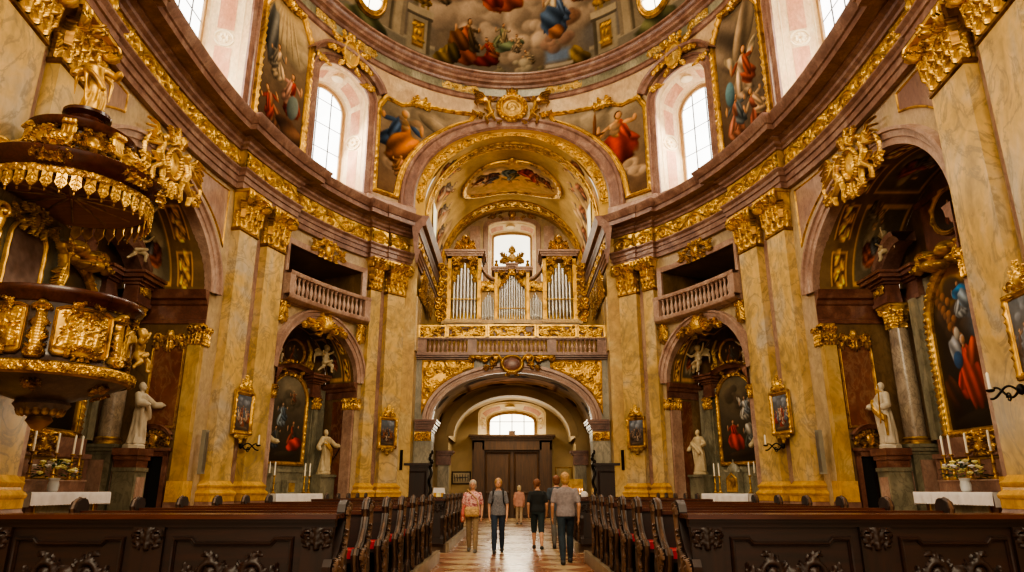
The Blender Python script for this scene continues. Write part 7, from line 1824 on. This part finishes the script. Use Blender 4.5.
# ------------------------------------------------------------------ small things on walls and floor
def station(label, t_, sd, w, z0, z1, seed, cols, off=0., tc=None, big=False):
    b = Bay(LOW, sd, t_, off); L = lambda x, d, z: b.F(x, np.asarray(d, float)+.06, z)
    t = thing('framed_picture', label, 'picture', tuple(map(float, b.F(0, .03, z0))))
    pts = [(-w/2, z0), (w/2, z0), (w/2, z1), (-w/2, z1)]
    cv = Cv(40, 56, .7, seed, '#66707c', '#4a3c34'); cv.cloud(.35, .85, .25, '#7c828c', 6)
    for k in range(5): cv.fig(.12+.12*k, .42+.06*((k*7) % 3), .42, cols[k % len(cols)], cols[(k+1) % len(cols)])
    cv.fig(.36, .28, .4, cols[0], '#b8a894'); cv.blob(.35, .08, .3, .05, 0, '#6a5a48')
    panel_mb(pts, cv, L, .03).build('painting', M['oil'], t, True)
    frame_mb(pts, .13, .1, L, .3, .06, .14).build('frame', M['gold'], t, True, 60)
    f = HF(w*1.0, .55, .016); f.mir = True; f.dot(0, .18, .13, .08, .14); f.leaf(.02, .25, PI/2, .28, .07, .4, 3, 0); f.spiral(.2, .12, .1, 1.4, 0, 1, .035, .07); f.leaf(.12, .2, .9, .22, .06); f.leaf(.3, .08, .3, .2, .06); f.line([(0, .35), (0, .52)], .02, .014, .05); f.line([(0, .46), (.05, .46)], .014, .012, .05)
    f.grid(lambda X, Y, h: L(X, .04+h, z1+.1+Y)).build('crest', M['gold_bright'], t, True, 60)
    f = HF(w*.9, .34, .016); f.mir = True; f.line([(0, .24), (w*.4, .3)], .05, .03, .06); f.leaf(.02, .28, -PI/2, .24, .06, .4, 3, 0); f.spiral(.22, .22, .07, 1.3, 0, 1, .03, .06); f.line([(0, .2), (.14, .26)], .08, .04, .06)
    f.grid(lambda X, Y, h: L(X, .03+h, z0-.42+Y)).build('console', M['gold_dull'], t, True, 60)
def sconce(label, t_, sd, z, xdir, off=0.):
    b = Bay(LOW, sd, t_, off); o = thing('candle_sconce', label, 'sconce', tuple(map(float, b.F(0, .03, z))))
    g = MB(); 
    for q in (0, 1):
        u = np.linspace(0, 1, 18); x = xdir*(.1+.42*u-.0*q); n = .08+.3*u*(1-.3*q); zz = z+.1*np.sin(u*PI*1.6)*(-1 if q else 1)-.02
        g.tube(b.F(x, n, zz), .022, 6)
    c = b.F(xdir*.52, .36, z-.0); 
    v = np.linspace(0, 1, 20); g.tube(b.F(xdir*(.22+.09*(1-.7*v)*np.cos(v*9)), .2, z-.12+.09*(1-.7*v)*np.sin(v*9)), .016, 5)
    g.lathe([(.03, 0), (.07, .02), (.075, .05), (.03, .06)], tuple(c), 12); g.ell(tuple(b.F(xdir*.05, .06, z)), (.07, .07, .1)); g.build('arm', M['iron'], o, True, 60)
    MB().lathe([(.026, .05), (.024, .34), (.004, .37)], tuple(c), 10).build('candle', M['candle'], o, True)
station('gilt framed picture of a crowded scene above an iron sconce, pulpit side', 69.0, -1, .74, 3.2, 4.3, 3, ['#8a4a30', '#b8a48c', '#5a6470'], .02)
station('gilt framed picture of a crowded scene above an iron sconce, side facing the pulpit', 69.0, 1, .74, 3.2, 4.3, 4, ['#9c3a2c', '#6a707c', '#b09a84'], .02)
station('gilt framed dark picture on the organ corner pilaster, pulpit side', 34.0, -1, .66, 3.15, 4.15, 5, ['#5c3a2c', '#8c5a40', '#3f4a50'], .03)
station('gilt framed dark picture on the organ corner pilaster, side facing the pulpit', 34.0, 1, .66, 3.15, 4.15, 6, ['#4c3a30', '#7c6a5c', '#3c4044'], .03)
station('large gilt framed picture cut off by the picture edge on the nearest pier', 106.3, 1, .95, 3.35, 4.6, 7, ['#5c4436', '#7a8290', '#8a6a50'], .03)
sconce('black iron sconce with one candle under a framed picture, pulpit side', 68.6, -1, 2.75, -1)
sconce('black iron sconce with one candle under a framed picture, side facing the pulpit', 68.6, 1, 2.75, -1)
sconce('black iron sconce with one candle on the nearest pier, beside the altar flowers', 104.3, 1, 3.1, -.8)
for sd in SIDES:
    b = Bay(LOW, sd, 75.3, -.12); g = MB(); c = [b.F(x, n, z) for z in (1.86, 3.1) for x, n in ((-.09, 0), (.09, 0), (.09, .12), (-.09, .12))]
    g.add(np.array(c), [(0, 1, 2, 3), (4, 5, 6, 7), (0, 1, 5, 4), (1, 2, 6, 5), (2, 3, 7, 6), (3, 0, 4, 7)]); o = thing('loudspeaker', 'slim grey column loudspeaker on the giant pilaster, '+WHERE[sd], 'loudspeaker', tuple(map(float, b.F(0, 0, 1.86)))); g.build('cabinet', M['speaker'], o, True)
    g = MB(); c = [b.F(x, n, z) for z in (1.92, 3.04) for x, n in ((-.07, .12), (.07, .12), (.07, .128), (-.07, .128))]; g.add(np.array(c), [(0, 1, 2, 3), (4, 5, 6, 7), (0, 1, 5, 4), (1, 2, 6, 5), (2, 3, 7, 6), (3, 0, 4, 7)]); g.build('grille', M['tin_dark'], o, True)
    b = Bay(LOW, sd, 29.9, .0); o = thing('loudspeaker', 'thin dark column loudspeaker beside the organ corner picture, '+WHERE[sd], 'loudspeaker', tuple(map(float, b.F(0, .02, 2.2))))
    g = MB(); c = [b.F(x, n, z) for z in (2.2, 3.0) for x, n in ((-.05, .02), (.05, .02), (.05, .1), (-.05, .1))]; g.add(np.array(c), [(0, 1, 2, 3), (4, 5, 6, 7), (0, 1, 5, 4), (1, 2, 6, 5), (2, 3, 7, 6), (3, 0, 4, 7)]); g.build('cabinet', M['iron'], o, True)
    # dark cabinets beside the vestibule
    o = thing('confessional', 'dark wooden cabinet with carved post beside the vestibule arch, '+WHERE[sd], 'cabinet', (sd*3.9, 29.25, 0))
    MB().bx(-.45, .45, -.3, .28, 0, 2.3).build('case', M['wood_v'], o)
    g = MB()
    for z0, z1, d in ((2.3, 2.38, .03), (2.38, 2.48, .08), (0, .12, .03)): g.bx(-.45-d, .45+d, -.3-d, .28, z0, z1)
    g.build('cornice', M['wood_v'], o)
    frame_mb([(-.32, .3), (.32, .3), (.32, 2.1), (-.32, 2.1)], .07, .05, lambda x, d, z: np.stack(np.broadcast_arrays(x, -.3-d, z), -1), 0).build('door_panel', M['wood_v'], o)
    g = MB(); u = np.linspace(0, 1, 60)
    g.tube(np.stack([-sd*.55+.04*np.cos(u*22), -.2+.04*np.sin(u*22), .1+2.3*u], -1), .06, 8); g.lathe([(.1, 0), (.1, .1), (.06, .12)], (-sd*.55, -.2, 0), 12)
    for q in range(5): g.ell((-sd*.55+.05*math.sin(q*2), -.2, 2.4+.13*q), (.09-.01*q, .09-.01*q, .1))
    g.build('carved_post', M['iron'], o, smooth=60)
def wall_frame(label, x0, x1, z0, z1, seed, dark_):
    W_ = lambda x, d, z: np.stack(np.broadcast_arrays(np.asarray(x, float), YB-.03-np.asarray(d, float), np.asarray(z, float)), -1)
    t = thing('framed_picture', label, 'picture', ((x0+x1)/2, YB-.03, z0)); pts = [(x0, z0), (x1, z0), (x1, z1), (x0, z1)]
    cv = Cv(40, 24, 1.6, seed, '#a59674' if dark_ else '#a08c54', '#8c7c5c' if dark_ else '#8c7a48')
    if dark_:
        for k in range(6): cv.cap(.2+.25*k, .1, .1+.27*k, .9, .05, '#2a2018')
        cv.cap(.1, .5, 1.5, .55, .06, '#241c14')
    else: cv.cloud(.8, .5, .3, '#7c6c44', 6)
    panel_mb(pts, cv, W_, .02).build('picture', M['oil'], t, True); frame_mb(pts, .07, .05, W_, 0).build('frame', M['wood'] if dark_ else M['gold_dull'], t, True)
wall_frame('small dark framed picture on the vestibule end wall, left of the portal'.replace('left of the portal', 'behind the woman in pink'), -3.2, -2.3, 1.78, 2.32, 3, True)
wall_frame('tall pale panel in a thin frame on the vestibule end wall', 2.42, 3.2, 1.5, 2.55, 4, False)
o = thing('brochure_stand', 'white brochure stand by the vestibule behind the far pews', 'stand', (-2.7, 26.4, 0))
MB().lathe([(.2, 0), (.2, .03), (.03, .06), (.03, 1.08)], seg=12).build('foot', M['iron'], o)
g = MB().prism([(-.26, 1.05), (.26, 1.05), (.2, 1.5), (-.2, 1.5)], -.05, .05); g.build('display_board', M['linen'], o)
for k in range(3): MB().bx(-.2+.14*k, -.09+.14*k, -.075, -.05, 1.14, 1.32).build('leaflet', M['petal' if k % 2 else 'baseyellow'], o)
o = thing('round_sign', 'small round white lamp on a thin stem beside the far pews', 'signboard', (2.62, 25.9, 0))  # round white disc of a sign; it gives no light
MB().lathe([(.14, 0), (.14, .03), (.02, .05), (.018, 1.12)], seg=12).build('stem', M['iron'], o); MB().ell((0, 0, 1.24), (.14, .06, .14), 16, 10).build('disc', M['linen'], o)
o = thing('votive_stand', 'glowing brass votive candle stand by the vestibule wall', 'candle stand', (2.9, 32.4, 0))
g = MB().bx(-.35, .35, -.2, .2, 1.0, 1.05).bx(-.35, .35, -.0, .2, 1.2, 1.24).bx(-.35, .35, .15, .2, 1.0, 1.9)
for x in (-.3, .3): g.bx(x-.03, x+.03, -.15, -.1, 0, 1.0).bx(x-.03, x+.03, .1, .15, 0, 1.2)
g.build('rack', M['gold_dull'], o)
fm = emit('candle flame', '#ffb040', 12.); fl = MB().ell((0, 0, .2), (.014, .014, .035), 6, 5).mesh('flame', fm); cm = MB().lathe([(.025, 0), (.025, .16)], seg=8).mesh('votive_candle', M['candle'])
for k in range(12):
    x = -.3+.12*(k % 6); y, z = ((-.12, 1.05), (.08, 1.24))[k//6]
    c = bpy.data.objects.new('votive_candle', cm); C.objects.link(c); c.parent = o; c.location = (x, y, z)
    f = bpy.data.objects.new('flame', fl); C.objects.link(f); f.parent = c
# ------------------------------------------------------------------ camera
cam = bpy.data.cameras.new('camera'); co = bpy.data.objects.new('camera', cam); C.objects.link(co); sc.camera = co
cam.sensor_width = 36.; cam.lens = 36.*683/1024; cam.clip_end = 200
co.location = (0, 0, 1.42); co.rotation_euler = (PI/2+math.atan(204/683), 0, 0)
# ------------------------------------------------------------------ light
w = bpy.data.worlds.new('world'); sc.world = w; w.use_nodes = True
w.node_tree.nodes['Background'].inputs[0].default_value = (1., .8, .56, 1); w.node_tree.nodes['Background'].inputs[1].default_value = .85
def area(name, loc, tgt, sx, sy, power, col=(1, .86, .64)):
    l = bpy.data.lights.new(name, 'AREA'); l.shape = 'RECTANGLE'; l.size = sx; l.size_y = sy; l.energy = power; l.color = col
    o = bpy.data.objects.new(name, l); C.objects.link(o); o.location = loc
    o.rotation_euler = (Vector(tgt)-Vector(loc)).to_track_quat('-Z', 'Y').to_euler(); return o
for sd in SIDES:
    b = bays[sd]['win']; p = b.F(0, -.7, 16.)
    area('window_light', tuple(map(float, p)), tuple(map(float, b.F(0, 8, 11))), 1.6, 3.6, 300)
    b = bays[sd]['bigwin']; p = b.F(0, -.9, 16.)
    area('window_light', tuple(map(float, p)), tuple(map(float, b.F(0, 8, 9))), 3.2, 4.4, 700)
area('dome_fill_light', (0, 16.8, 29.5), (0, 17.2, 0), 8, 12, 2100, (1, .8, .52))  # added fill under the closed dome, no lantern is built
area('choir_fill_light', (0, -2.5, 13.), (0, 24, 6), 9, 7, 1900, (1, .82, .56))  # added fill behind the camera, no choir window is built
area('loft_fill_light', (0, 34, 16.8), (0, 33.4, 7), 4, 5, 240, (1, .82, .54))  # added fill below the loft vault, not a fitting
area('vestibule_vault_fill', (0, 37.4, 4.9), (0, 30.2, 6.0), 2.2, 1.0, 90, (1, .86, .62))  # added fill aimed up at the vestibule vault
area('vestibule_fill_light', (0, 36.5, 5.5), (0, 35, 0), 2.4, 2.4, 170, (1, .86, .6))  # added fill shining down into the vestibule, no fitting there
sc.view_settings.view_transform = 'AgX'
sc.view_settings.look = 'AgX - Medium High Contrast'
sc.view_settings.exposure = .55
sc.cycles.max_bounces = 8; sc.cycles.diffuse_bounces = 4
sc.cycles.use_denoising = True
